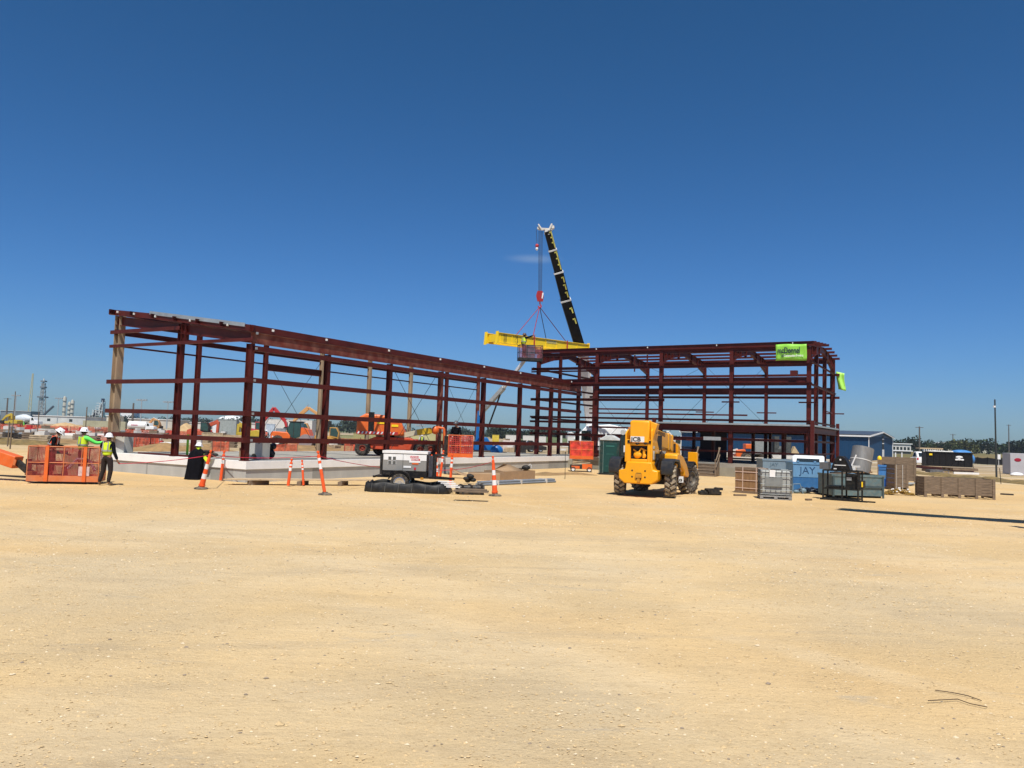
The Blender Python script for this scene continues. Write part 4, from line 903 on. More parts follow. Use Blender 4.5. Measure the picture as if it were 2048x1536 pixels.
# ================= LUMBER, CARDBOARD, PIPES =================
a_, c_ = G(446,970), G(742,972)
d_ = (c_-a_); L_ = d_.length; d_.normalize()
for k in range(5):
    b = MB(); o_ = Vector((0,.13*k,0)); b.bar(a_+d_*(.1*(k%3))+o_+Vector((0,0,.2)), c_-d_*(.25*((k*2)%3))+o_+Vector((0,0,.21)), .115,.045)
    tag(b.build('lumber_plank', woodn), ['nearest long plank of the row of lumber laid on blocks','second long plank of the lumber row, counted from the photographer','third and middle plank of the lumber row on blocks','fourth long plank of the lumber row, second from the slab','farthest long plank of the lumber row, next to the slab'][k], 'plank','long planks laid out on blocks in front of the slab')
for k,t in enumerate((.22,.52,.8)):
    q = a_+d_*L_*t+Vector((-.05,.2,.045)); b = MB(); b.bb(-.08,.08,-.4,.45,-.045,.115); tag(b.build('wood_block', wood, loc=q, rz=R(-35 if k==0 else -5), bevel=.006), ['thick timber block poking out under the left part of the lumber','timber block hidden under the middle of the lumber','timber block under the right part of the lumber'][k],'wood block','blocks under the lumber')
b = MB(); b.tube([G(555,958)+Vector((0,0,.1+.1*sin(i))) + Vector((.1*i,.1*cos(i*2),0)) for i in range(6)],.02,6); tag(b.build('rope_coil', mat('rope',(.3,.25,.12),.9)),'tan rope coil lying between the lumber and the slab wall','rope')
b = MB(); q=G(480,962); b.bb(-.22,.22,-.1,.1,.16,.2); tag(b.build('work_gloves', mat('pale_gloves',(.6,.7,.55),.8,0,.4,9), loc=(q.x,q.y,0)),'pale green and white gloves lying on the left end of the lumber','gloves')
def cbox(px0,py0,px1,py1,dp,h,label,name='cardboard_sheet',m=cardb,bend=0,op=False):
    a,c = G(px0,py0),G(px1,py1); Lx=(c-a).length; r = root(name,label,'cardboard',a,yaw(a,c),'cardboard packing by the slab')
    b = MB(); b.bb(0,Lx,0,.012,0,h); b.bb(0,Lx,dp-.012,dp,0,h); b.bb(0,.012,.013,dp-.013,0,h); b.bb(Lx-.012,Lx,.013,dp-.013,0,h); b.build('box', m, r)
    b = MB()
    if op: b.add([(0,0,h),(Lx*.62,0,h+.0),(Lx*.45,dp*.5,h+.3),(0,dp*.5,h+.05)],[(0,1,2,3)]); b.add([(Lx*.3,dp,h),(Lx,dp,h),(Lx*.85,dp*.45,h+.03),(Lx*.3,dp*.5,h+.33)],[(0,1,2,3)])
    else: b.add([(0,0,h+.002),(Lx,0,h+.002),(Lx,dp,h+.05),(Lx*.5,dp*.7,h+.07),(0,dp,h+.02)],[(0,1,2,3,4)])
    f = b.build('flap', m, r); sd=f.modifiers.new('s','SOLIDIFY'); sd.thickness=.008; return r
cbox(1008,961,1070,958,1.2,.42,'large open flattened cardboard carton lying right of the traffic cone',op=True)
cbox(935,960,1000,962,1.0,.3,'long sagging cardboard sheet left of the open carton',bend=1)
c=G(915,957); r=root('cardboard_sheet','curled cardboard sheet end beside the delineator right of the welder','cardboard',c,R(5),'cardboard packing by the slab')
b=MB()
for i in range(9):
    t=i/8; b.v += [(-.4+t*1.0,0,.38*(1-t)**2*(1-.2*sin(t*3))+.14),(-.4+t*1.0,.6,.38*(1-t)**2+.2)]
b.f=[(2*i,2*i+2,2*i+3,2*i+1) for i in range(8)]; b.m=[0]*8; f=b.build('sheet',cardb,r,ang=180); sd=f.modifiers.new('s','SOLIDIFY'); sd.thickness=.02
c=G(1052,940,.42); r=root('tool_bag','dark open tool bag resting on the cardboard carton','bag',c,0); b=MB(); b.ell((0,0,.12),(.22,.14,.13)); b.ell((-.28,0,.05),(.12,.08,.05)); b.build('bag_body',dark,r); b=MB(); b.tube([(.1,0,.2),(.2,0,.3),(.28,0,.2),(.25,0,.1)],.02); b.build('strap',offw,r)
def bundle(p0,p1,n,r_,m,label,name,cat,wrapm=None,rows=2,grp=None,endm=None):
    d=(p1-p0); L=d.length; R0=root(name,label,cat,p0,atan2(d.y,d.x),grp)
    k=0
    for j in range(rows):
        for i in range(n-j%2):
            b=MB(); off=random.uniform(0,.12); b.cyl((off,(i+.5*(j%2))*r_*2,r_+j*r_*1.75),(L-random.uniform(0,.12),(i+.5*(j%2))*r_*2,r_+j*r_*1.75),r_,n=10); b.build('pipe',m,R0)
    for t in (.2,.5,.85):
        b=MB(); b.bb(L*t-.04,L*t+.04,-r_*1.1,(n*2-1)*r_*1.08,0.004,rows*r_*1.85+r_*.2); 
        if wrapm: b.build('strap',wrapm,R0)
    return R0
bundle(G(962,972),G(1112,965),4,.05,mat('grey_pvc',(.2,.22,.24),.45,0,.15,3),'bundle of grey conduit pipes strapped together in front of the cardboard','pipe_bundle','pipe bundle',offw)
bundle(G(913,989),G(972,990),4,.085,mat('black_liner_roll',(.03,.03,.03),.35,0,.4,5,dust=.3),'stack of black rolled pipe with a scrap board on top beside the front cone','pipe_bundle','pipe bundle',dark)
c=G(942,984,.3); b=MB(); b.bb(-.55,.55,-.15,.2,0,.05); b.bb(-.4,.5,-.1,.1,.05,.1); tag(b.build('scrap_board',wood,loc=(c.x,c.y,.3),rz=R(-3)),'weathered board lying on the black rolled pipe','board')
c=G(937,968); b=MB()
for i in range(7): b.ell((random.uniform(-.22,.22),random.uniform(-.1,.1),.12+.05*i*random.random()),(.13,.08,.09),8,5)
tag(b.build('tool_pile',dark,loc=(c.x,c.y,.02)),'heap of dark tools and straps behind the black rolled pipe','tool pile')
p=G(1130,958); b=MB(); b.bar((0,0,0),(-.02,0,1.3),.025); b.bar((-.01,0,1.3),(-.02,0,1.36),.06); tag(b.build('survey_stake',dark,loc=p),'thin dark survey stake standing in the sand left of the scissor lift','stake')
# ================= MATERIAL YARD ON THE RIGHT =================
def spanroot(name, label, cat, x0,y0,x1,y1, grp=None):
    a, c = G(x0,y0), G(x1,y1); return root(name,label,cat,a,yaw(a,c),grp), (c-a).length
# strapped plywood crate
r, L = spanroot('plywood_crate','brown plywood crate tied with pale straps, left of the white tote','crate',1470,985,1522,989)
b=MB(); b.bb(0,L,0,.75,.1,1.08); b.build('box',ply,r,.008)
b=MB(); b.bb(-.02,L+.02,-.02,.77,0.0,.1); b.bb(-.01,L+.01,-.012,.0,.98,1.09); b.build('skid',wood,r)
b=MB()
for x in (L*.3,L*.82): b.bb(x-.018,x+.018,-.02,-.013,.02,1.1); b.bb(x-.018,x+.018,-.02,.77,1.1,1.105)
for z in (.22,.55,.9): b.bb(-.012,L+.01,-.022,-.014,z-.016,z+.016)
b.build('straps',mat('pale_strap',(.6,.45,.36),.5),r)
# IBC tote: cage, bottle, pallet
r, L = spanroot('liquid_tote','white plastic liquid tote in a grey tube cage on a pallet','liquid tote',1520,998,1584,1001)
H=1.16; W_=1.0
b=MB(); b.bb(.05,L-.05,.05,W_-.05,.18,1.1); bo=b.build('bottle',plastic,r,.06)
b=MB(); b.lathe([(.16,0),(.16,.05),(.001,.06)],(L/2,W_/2,1.1),14); b.build('lid',mat('lid_dark',(.05,.05,.05),.6),bo)
b=MB()
for z in (.2,.36,.58,.88,1.12):
    P=[(0.01,0.0,z),(L-.01,0.0,z),(L-.01,W_,z),(0.01,W_,z)]
    for i in range(4): b.cyl(P[i],P[(i+1)%4],.012,n=6)
for i in range(7):
    x=.01+(L-.02)*i/6
    for y in (0,W_): b.cyl((x,y,.15),(x,y,1.12),.009,n=6)
for i in range(1,6):
    for x in (.01,L-.01): b.cyl((x,W_*i/6,.15),(x,W_*i/6,1.12),.009,n=6)
for x in (L*.3,L*.7): b.cyl((x,0,1.13),(x,W_,1.13),.014,n=6)
b.build('cage',mat('cage_grey',(.14,.15,.15),.45,.3),r)
b=MB(); b.bb(.18,L*.7,-.018,-.012,.5,.84); b.build('cover_plate',mat('plate_grey',(.2,.21,.2),.55),r)
b=MB(); b.bb(L*.29,L*.47,-.03,-.02,.86,1.13); b.build('label_card',white,r)
b=MB()
for x in (.06,L/2,L-.06):
    for y in (.06,W_/2,W_-.06): b.bb(x-.06,x+.06,y-.06,y+.06,0,.1)
b.bb(0,L,0,W_,.1,.15); b.bb(0,L,0,.08,0.0,.03); b.build('pallet',mat('pallet_grey',(.25,.25,.24),.6,0,.2,6),r)
# steel waste bins
def binbox(label,x0,y0,x1,y1,h,dp,mt,ml,name='waste_bin',grp='blue steel bins in the material yard',split=.52,zb=0):
    r,L=spanroot(name,label,'steel bin',x0,y0,x1,y1,grp)
    z0=.08
    b=MB(); b.prism([(0,z0),(.06,z0),(.06,h-.05),(L-.06,h-.05),(L-.06,z0),(L,z0),(L,h),(0,h)] if False else [(0,z0),(L,z0),(L,h*split),(0,h*split)],0,.03,'Y'); b.build('lower_wall',ml,r)
    b=MB(); b.bb(0,L,-.012,.03,h*split+.002,h); b.bb(0,.03,.032,dp,z0,h); b.bb(L-.03,L,.032,dp,z0,h); b.bb(.032,L-.032,dp-.03,dp,z0,h); b.bb(.03,L-.03,.03,dp-.03,z0,z0+.03); b.build('wall',mt,r)
    b=MB(); b.bb(-.03,L+.03,-.035,-.0+.0-.013,h-.08,h+.02); b.bb(-.03,.0,-.012,dp,h-.07,h+.015); b.bb(L,L+.03,-.012,dp,h-.07,h+.015); b.build('rim',mt,r)
    b=MB(); b.bb(.1,.25,.05,dp-.05,0,z0); b.bb(L-.25,L-.1,.05,dp-.05,0,z0); b.build('skid',dark,r); return r,L
r,L=binbox('blue steel bin with hand-painted black letters J A Y on its pale upper half',1586,983,1668,986,1.32,1.2,binpale,binblue,split=.5)
text('JAY',.46,mat('spray_grey',(.02,.06,.14),.7),r,(.28,-.02,.82),sx=1.0,bold=-.004)
b=MB(); 
for x in (.15,.9,1.4): b.bb(x,x+.1,-.05,.06,1.325,1.4)
b.build('lug',binpale,r)
binbox('blue steel bin partly hidden behind the black rack, right of the painted bin',1676,980,1712,981,1.12,1.1,binpale,binblue,split=.5)
r,L=binbox('faded grey-blue steel bin standing behind the plywood crate and tote',1525,973,1583,975,1.36,1.1,mat('grey_blue',(.17,.24,.29),.6,0,.12,3,dust=.3,dcol=(.25,.3,.32)),binblue)
text('JAY',.24,mat('faint_spray',(.1,.16,.2),.7),r,(.35,-.02,1.02),sx=1.1)
b=MB(); b.bb(1.45,1.75,-.2,.3,.05,1.28); b.build('end_post',mat('pale_post',(.32,.32,.32),.7,0,.15,3,dust=.4),r)
r,L=binbox('bright blue steel bin right of the leaning metal cylinder',1757,977,1793,979,1.2,1.0,mat('mid_blue',(.05,.2,.5),.5,0,.12,3,dust=.2,dcol=(.12,.28,.5)),mat('deep_blue',(.01,.1,.42),.45),split=.42)
b=MB(); b.bb(-.01,L+.01,-.05,-.036,1.0,1.02); b.build('rim_line',dark,r)
r,L=binbox('low weathered teal steel bin heaped with scrap under the leaning metal cylinder',1664,994,1768,997,.94,1.3,teal,teal,split=.4)
b=MB(); b.bb(-.02,L+.02,-.05,-.036,.42,.5); b.bb(L-.1,L-.02,-.06,-.036,0,.9); b.bb(.0,.08,-.06,-.036,0,.9); b.build('rib',mat('teal_dark',(.05,.075,.08),.6,0,.2,4),r)
TB=r; tb_loc=Vector(r.location); tb_rz=r.rotation_euler.z
def onb(x,y,z): return tb_loc+Vector((x*cos(tb_rz)-y*sin(tb_rz),x*sin(tb_rz)+y*cos(tb_rz),z))
for k,(x,y,l,a,m_) in enumerate(((.5,.3,1.2,.1,wood),(1.0,.6,1.5,-.2,dark),(1.4,.2,.9,.25,ply),(.8,.9,1.4,.05,wood),(1.6,.75,.8,-.4,mat('rust',(.2,.08,.04),.8,0,.3,6)))):
    b=MB(); b.bb(-l/2,l/2,-.07,.07,0,.04+.01*k); o=b.build('scrap_board',m_,loc=onb(x,y,.96+.035*k),rz=tb_rz+a); o.rotation_euler.y=.04*(k-2)
    tag(o,['weathered board at the left end of the teal bin heap','dark steel offcut in the middle of the teal bin heap','brown plywood strip at the front edge of the teal bin heap','long weathered board at the back of the teal bin heap','rusty strip on the right end of the teal bin heap'][k],'scrap','scrap lying on the teal bin')
# leaning metal cylinder
b=MB(); M_=Matrix.Rotation(R(14),4,'Y')@Matrix.Rotation(R(-8),4,'X')
c=onb(1.42,.55,1.03)
r=root('metal_cylinder','large grey sheet-metal cylinder leaning on the scrap in the teal bin','metal cylinder',c,0)
b.lathe([(.43,0),(.43,1.08),(.415,1.08),(.415,.0),(.43,0)],n=32,M=M_); b.build('shell',mat('dull_sheet_metal',(.23,.225,.21),.5,.35,.2,2,dust=.3,dcol=(.3,.27,.2),streak=(6,6,.5)),r)
b=MB(); b.lathe([(.436,.5),(.442,.5),(.442,.54),(.436,.54)],n=32,M=M_); b.build('band',offw,r)
b=MB(); b.tube([c+Vector((-.75,-.5,.15)),c+Vector((-.5,-.45,.3)),c+Vector((-.33,-.5,.75))],.03,7); tag(b.build('white_pipe_bend',white),'thin white bent pipe beside the leaning metal cylinder','pipe')
# black steel rack and things on it
r,L=spanroot('steel_rack','black square-tube steel rack in front of the teal bin','steel rack',1646,999,1716,1004)
b=MB(); H=1.16
for x in (0,L*.55,L):
    for y in (0,.75): b.bar((x,y,0),(x,y,H),.055)
for z in (.08,.45,H):
    for y in (0,.75): b.bar((0,y,z),(L,y,z),.05)
    for x in (0,L): b.bar((x,0,z),(x,.75,z),.05)
b.bar((-.1,-.05,.03),(L+.35,-.05,.03),.06,.05); b.bar((L*.5,0,.03),(L+.6,.1,.03),.05); b.bb(L*.62,L*.96,.12,.7,.45,1.05); b.bb(.1,L*.5,.1,.7,.5,.56)
b.build('tube_frame',mat('rack_black',(.01,.012,.012),.5,.1,.3,6,dust=.08,spec=.25),r)
b=MB(); b.bb(L*.66,L*.8,.1,.118,.8,.92); b.build('gauge',galv,r)
b=MB(); b.bb(L*1.02,L*1.16,-.02,.3,.55,.82); b.build('side_box',dark,r); b=MB(); b.bb(L*1.1,L*1.14,-.035,-.022,.58,.78); b.build('yellow_tag',yel2,r)
rk=Vector(r.location); ra=r.rotation_euler.z
c=rk+Vector((.62*cos(ra)-.35*sin(ra),.62*sin(ra)+.35*cos(ra),H+.03)); r=root('steel_hopper','black tapered steel hopper standing on top of the black rack','hopper',c,ra)
b=MB(); b.prism([(-.36,0),(.36,0),(.32,.15),(.18,.45),(.08,.54),(-.1,.54),(-.2,.45),(-.32,.15)],-.25,.25,'Y'); b.build('hopper_body',black,r,.01)
b=MB(); b.bb(-.22,.2,-.26,-.252,.17,.2); b.cyl((0,-.262,.4),(0,-.255,.4),.035,n=10); b.bb(-.25,-.14,-.262,-.252,.02,.06); b.build('decals',white,r)
b=MB(); b.bb(-.17,.17,-.2,.2,0,.27); tag(b.build('grey_box',mat('box_grey',(.12,.12,.12),.6),loc=rk+Vector((.2,.3,H+.03)),rz=ra),'small dark grey box on the left end of the black rack','box')
c=rk+Vector((1.15,.35,H+.03)); r=root('packing_foam','white packing pieces on the right end of the black rack','packing foam',c,ra+.1); b=MB(); b.bb(-.28,.28,-.2,.2,0,.1); b.build('foam_slab',white,r); b=MB(); b.bb(-.1,.42,-.15,.25,.105,.17); b.bb(-.3,-.12,-.15,.1,.105,.2); b.build('foam_strip',offw,r)
# hose heaps, chain heap, paper litter
def heap(x,y,label,m_,name,cat,n,rr,wd,h,tw=None):
    c=G(x,y); b=MB()
    for i in range(n):
        a=random.random()*6; px=random.uniform(-wd,wd); P=[(px+rr*cos(a+t*.7)*(1+.1*t),random.uniform(-.2,.2)+rr*.6*sin(a+t*.7),.04+h*(1-abs(px)/wd)*random.uniform(.4,1)+.02*sin(t)) for t in range(8)]; b.tube(P,.026,6)
    return tag(b.build(name,m_,loc=c),label,cat)
heap(1622,987,'tangled heap of blue-black hoses on the ground before the painted bin',hose,'hose_heap','hose',26,.25,.62,.26)
heap(1797,990,'heap of rusty yellow chain rigging in front of the bright blue bin',mat('rusty_chain',(.28,.17,.03),.7,0,.5,8),'chain_heap','chain',30,.14,.5,.24)
c=G(1797,990); b=MB()
for i in range(14): b.ell((random.uniform(-.5,.5),random.uniform(-.25,.1),random.uniform(.08,.32)),(.045,.03,.035),7,5)
tag(b.build('hook_tips',white,loc=c),'white-painted hook tips scattered over the chain heap','hooks')
c=G(1590,987); b=MB(); b.tube([(-.1,0,.0),(-.05,.1,.4),(.25,.1,.42),(.35,0,0)],.02); b.ell((.4,.1,.12),(.14,.1,.12)); b.ell((.1,.1,.08),(.14,.1,.08)); tag(b.build('tube_stand',mat('frame_blue_grey',(.15,.22,.26),.5),loc=c),'small bent tube frame with dark parts at the foot of the painted bin','tube frame')
for x,y,l,a,lab in ((1480,992,.5,.1,'flat grey board scrap in front of the plywood crate'),(1617,1001,.25,.5,'brown wood chunk on the sand in front of the hose heap'),(2014,990,.55,-.5,'dark strip standing for plank shadows on the sand right of the slatted bin')):
    c=G(x,y); b=MB(); b.bb(-l/2,l/2,-.07,.07,0,.07); tag(b.build('scrap_or_shadow',wood if x<2000 else dark,loc=c,rz=a,bevel=.006),lab,'wood scrap','wood scraps on the sand')  # two wood scraps; the rightmost dark strip stands in for plank shadows
# timber crates
def slatbox(x0,y0,x1,y1,h,dp,n,rows,label,grp='weathered timber crates',zb=0,strap=False,feet=.14):
    a,c=G(x0,y0,zb),G(x1,y1,zb); L=(c-a).length; r=root('timber_crate',label,'crate',a,yaw(a,c),grp)
    for side in range(4):
        b=MB(); hh=(h-feet)/rows
        for k in range(rows):
            z0=feet+hh*k+.006; z1=feet+hh*(k+1)-.006; j=random.uniform(-.004,.004)
            if side==0: b.bb(0.0,L,.035+j,.06+j,z0,z1)
            if side==1: b.bb(L-.06+j,L-.035+j,.062,dp-.062,z0,z1)
            if side==2: b.bb(0,L,dp-.06+j,dp-.035+j,z0,z1)
            if side==3: b.bb(.035+j,.06+j,.062,dp-.062,z0,z1)
        b.build('slat_wall',wood,r)
    for i in range(n+1):
        x=.05+(L-.1)*i/n; b=MB(); b.bb(x-.055,x+.055,0,.032,0,h+.01); b.bb(x-.055,x+.055,dp-.032,dp,0,h+.01); b.bb(x-.05,x+.05,.033,dp-.033,feet-.09,feet-.002); b.build('post',wood,r)
    if strap:
        b=MB(); b.bb(L*.55,L*.58,-.01,-.002,0,h); b.bb(L*.1,L*.12,-.01,-.002,0,h); b.build('straps',offw,r)
    return r,L
slatbox(1849,994,1991,1000,.88,1.2,4,6,'long low slatted timber bin with pallets on top, nearest at the right')
c=G(1938,985); c.z=.9
for k,(yy,lab) in enumerate(((0,'lower flat timber pallet with pale edge on the slatted bin'),(.18,'upper flat timber pallet stacked on the slatted bin'))):
    r=root('pallet',lab,'pallet',c+Vector((-.05*k,.7,.001+yy)),R(-3),'pallets stacked on the long slatted bin')
    b=MB(); 
    for y in (-.5,0,.5): b.bb(-.62,.62,y-.05,y+.05,0,.1)
    b.build('stringer',white if k==0 else wood,r); b=MB()
    for i in range(7): b.bb(-.62+i*.18,-.48+i*.18,-.55,.55,.102,.122)
    b.build('deck_boards',wood,r)
slatbox(1790,981,1817,982,1.28,1.6,1,5,'tall strapped timber crate stack right of the bright blue bin',strap=True)
slatbox(1755,964,1832,968,1.55,.9,2,6,'large dark timber crate behind the bright blue bin')
c=G(1770,958); b=MB(); b.lathe([(.11,0),(.12,.05),(.1,.15),(.04,.21),(.001,.22)],n=14); tag(b.build('yellow_dome',yel2,loc=A(1759,914,44)-Vector((0,0,.15))),'small yellow cap resting on the crate by the metal cylinder','cap')
r,L=spanroot('steel_sheets','thin pile of pale steel sheets lying behind the slatted bin','steel sheets',1817,972,1856,966)
b=MB(); b.bb(0,2.2,0,1.0,.06,.1); b.bb(.3,2.0,.1,.9,.0,.06); b.build('sheets',galv,r); b=MB(); b.bb(.1,2.1,-.1,.8,.105,.125); b.build('top_sheet',mat('pale_sheet',(.5,.55,.56),.4,.4),r)
# parked white car behind the bins
c=G(1621,975); 
def car(loc,rz,label,m_,name='parked_car',h=1.5,w_=1.8,l=4.4,grp=None):
    r=root(name,label,'car',loc,rz,grp)
    b=MB(); b.prism([(-l/2,.3),(l/2,.3),(l/2,.75),(l/2-.9,.95),(-l/2+.1,1.0),(-l/2,.7)],-w_/2,w_/2,'Y'); b.build('body',m_,r,.06)
    b=MB(); b.prism([(-l/2+.15,1.0),(-l/2+.5,h),(l/2-1.9,h),(l/2-1.1,.95)],-w_/2+.12,w_/2-.12,'Y'); cb=b.build('cabin',m_,r,.08)
    b=MB(); b.prism([(-l/2+.55,1.1),(-l/2+.72,h-.16),(l/2-2.0,h-.16),(l/2-1.5,1.08)],-w_/2+.1,w_/2-.1,'Y'); b.prism([(-l/2+.17,1.1),(-l/2+.38,h-.14),(-l/2+.5,h-.14),(-l/2+.3,1.1)],-w_/2+.35,w_/2-.35,'Y'); b.build('windows',glass,cb)
    for x in (-l/2+.8,l/2-.8):
        for y in (-w_/2+.1,w_/2-.1): wheel(r,(x,y,.34),.34,.2,pi/2,galv,lugs=False)
    for y in (-w_/2+.15,w_/2-.15):
        b=MB(); b.bb(-l/2-.02,-l/2+.05,y-.1,y+.1,.7,.95); b.build('tail_light',rd,r)
    return r
car(GD(1617,41.5),R(68),'white car parked behind the painted blue bin',white,h=1.56)

# ================= SCISSOR LIFT, TOILET =================
c=G(1163,944); SL_=root('scissor_lift','small orange scissor lift wrapped in red-orange netting at the inner slab corner','scissor lift',(c.x,c.y+.4,0),R(-3))
b=MB(); b.bb(-.68,.68,-.38,.38,.18,.42); b.build('chassis',dark,SL_,.02)
b=MB(); b.bb(.05,.66,-.4,-.382,.18,.5); b.bb(-.6,-.1,-.4,-.382,.2,.36); b.build('side_cover',orange,SL_,.008)
for x in (-.5,.5):
    for y in (-.33,.33): wheel(SL_,(x if y<0 or x<0 else x,y*1.1,.16),.16,.12,pi/2,white,lugs=False,rimr=.75)
b=MB()
for k in range(3):
    z=.46+k*.13
    for y in (-.3,.3): b.bar((-.55,y,z),(.55,y,z+.12),.05,.06); b.bar((-.55,y+.05,z+.12),(.55,y+.05,z),.05,.06)
b.build('scissor_arms',mat('cream_arm',(.5,.4,.25),.5,0,.2,4),SL_)
basket(SL_,(0,0,.76),1.42,.78,1.12,orange,netd)
b=MB(); b.ell((.4,-.2,1.35),(.13,.1,.12)); b.build('control_bag',yel2,SL_)
c=G(1222,950); PT=root('portable_toilet','green portable toilet with pale domed roof left of the telehandler','portable toilet',(c.x,c.y+.6,0),R(-12))
b=MB(); b.bb(-.56,.56,-.56,.56,.06,2.0); b.build('cabin',green,PT,.02)
b=MB(); b.bb(-.36,.42,-.585,-.565,.16,1.86); dd=b.build('door',mat('door_green',(.005,.05,.042),.5,0,.1,3),PT,.01)
b=MB(); b.bb(-.2,.28,-.6,-.588,1.65,1.7); b.bb(-.2,.28,-.6,-.588,1.2,1.22); b.bb(-.2,.28,-.6,-.588,.5,.52); b.build('door_ribs',mat('rib_green',(.05,.2,.16),.5),dd)
b=MB(); b.prism([(-.6,2.0),(.6,2.0),(.56,2.1),(.2,2.3),(-.2,2.3),(-.56,2.1)],-.6,.6,'Y'); b.build('roof',mat('roof_translucent',(.5,.53,.52),.5),PT,.03)
b=MB(); b.cyl((-.3,.3,2.1),(-.3,.3,2.45),.05); b.build('vent_pipe',offw,PT); b=MB(); b.bb(-.6,.6,-.6,.6,0,.06); b.build('skid_base',dark,PT)
b=MB(); b.cyl((-.59,-.57,0),(-.59,-.57,2.05),.015); b.cyl((-.36,-.59,.1),(-.36,-.59,1.95),.012); b.build('corner_trim',mat('trim_grey',(.2,.28,.26),.5),PT)

# ================= LIFTS, CRANE, LOAD =================
# orange boom lift on the slab
q=GD(785,41.5,HS); OL=root('boom_lift','large orange boom lift working on the far slab with its yellow boom stretched right','boom lift',(q.x,q.y,HS),R(5))
s_=41.5/1548
for x,y in ((-1.5,-.95),(-.75,.95),(1.5,-.95),(2.0,.95)): wheel(OL,(x,y,.4),.4,.34,pi/2,mat('dull_red_rim',(.25,.035,.015),.6),rimr=.4)
b=MB(); b.prism([(-1.7,.45),(-1.5,.75),(-.9,1.0),(.9,1.0),(1.5,.75),(1.9,.45),(1.0,.35),(-1.0,.35)],-.75,.75,'Y'); b.build('chassis',mat('chassis_red_orange',(.55,.06,.015),.5,0,.15,3,dust=.15),OL,.03)
b=MB(); b.cyl((0,0,.95),(0,0,1.15),.45); b.build('slew_ring',dark,OL)
b=MB(); b.prism([(-1.85,1.1),(.62,1.1),(.6,1.4),(.45,1.8),(.1,1.95),(-.5,2.15),(-1.4,2.2),(-1.85,1.95)],-1.05,-.2,'Y'); b.build('turntable_cover',orange,OL,.08)
b=MB(); b.prism([(-1.85,1.1),(.7,1.1),(.5,1.6),(-.3,2.0),(-1.5,2.1),(-1.85,1.9)],.2,1.0,'Y'); b.build('turntable_cover',orange,OL,.08)
b=MB(); b.bb(-1.25,-.95,-1.07,-1.055,1.2,2.28); b.build('grille',black,OL)
b=MB(); b.bb(-.8,-.35,-1.075,-1.06,1.68,1.82); b.bb(-.05,.3,-1.075,-1.06,1.55,1.67); b.build('name_plate',yel2,OL)
b=MB(); b.bb(-1.85,.3,-1.075,-1.06,1.14,1.28); b.build('hazard_strip',redp,OL)
b=MB()
for i in range(10): b.add([(-1.8+i*.2,-1.08,1.15),(-1.72+i*.2,-1.08,1.15),(-1.66+i*.2,-1.08,1.27),(-1.74+i*.2,-1.08,1.27)],[(0,1,2,3)])
b.build('hazard_stripes',white,OL)
def lo(o,P): return toloc(o,P)-Vector((0,0,o.location.z))
fary0=mat('lift_boom_yellow',(.62,.4,.02),.45,0,.08,3)
P0=lo(OL,A(778,846,41.5)); P1=lo(OL,A(865,833,40.5)); P2=lo(OL,A(838,834,40.8)); P3=lo(OL,A(862,830,40.5))
b=MB(); b.bar((-1.2,0,2.1),P0+Vector((-.4,0,-.1)),.3,.32); b.build('main_boom',mat('boom_cream',(.55,.5,.36),.5,0,.1,3),OL)
b=MB(); b.bar(P0+Vector((-.4,0,-.1)),P2,.26,.26); b.build('boom_extension',mat('boom_cream',(.55,.5,.36),.5,0,.1,3),OL)
b=MB(); b.bar(P2,P3,.28,.3); b.build('boom_tip',fary0,OL)
J0=lo(OL,A(872,829,40.3)); b=MB(); b.ell(J0,(.2,.16,.22)); b.build('knuckle',orange,OL)
b=MB(); b.tube([J0+Vector((.1,0,.15)),J0+Vector((.45,0,.1)),J0+Vector((.5,-.05,-.6)),lo(OL,A(893,880,40))],.06,8); b.build('jib_arm',orange,OL)
b=MB(); b.tube([J0,J0+Vector((.25,-.1,-.3)),J0+Vector((.15,-.1,-.9)),J0+Vector((.5,-.1,-1.6))],.03,6); b.build('hose',black,OL)
bk0=lo(OL,A(925,884,40)); basket(OL,(bk0.x-.1,bk0.y,bk0.z),1.25,.8,1.15,orange,netmat('deep_red_netting',(.42,.035,.02),.1,.5))
b=MB(); b.bb(bk0.x-.95,bk0.x-.72,bk0.y-.2,bk0.y+.2,bk0.z+.1,bk0.z+1.1); b.build('control_box',dark,OL)
pw=OL.location; a=OL.rotation_euler.z; bw0=Vector((pw.x+(bk0.x-.35)*cos(a)-bk0.y*sin(a),pw.y+(bk0.x-.35)*sin(a)+bk0.y*cos(a),HS+bk0.z+.12))
person(bw0,R(160),'person in dark clothes and helmet standing in the red netted basket above the slab',sleeves=cloth,legs=cloth,hat=mat('dark_hat',(.08,.08,.09),.4))
# blue boom lift with raised basket
q=GD(968,58); BL=root('boom_lift','blue boom lift with a long grey boom raised to the crane load','boom lift',(q.x,q.y,0),R(10))
for x in (-1.1,1.2):
    for y in (-.9,.9): wheel(BL,(x,y,.45),.45,.3,pi/2,liftblue,lugs=False)
b=MB(); b.bb(-1.5,1.6,-.7,.7,.4,.85); b.build('chassis',dark,BL,.03); b=MB(); b.prism([(-.9,.9),(.9,.9),(.5,1.3),(.1,1.9),(-.5,1.9),(-.9,1.3)],-.7,.7,'Y'); b.build('turntable_cover',liftblue,BL,.08)
b=MB(); b.ell((.75,-1.1,.95),(.48,.3,.42)); b.build('counterweight',liftblue,BL)
T0=lo(BL,A(955,845,58)); T1=lo(BL,A(1054,714,53.6))
b=MB(); b.bar((-.6,0,1.6),lo(BL,A(958,822,58)),.2,.24); b.build('riser',liftblue,BL)
b=MB(); b.bar(lo(BL,A(960,828,58)),T1.lerp(T0,.45),.25,.3); b.build('main_boom',mat('boom_grey',(.45,.47,.47),.45,.2),BL)
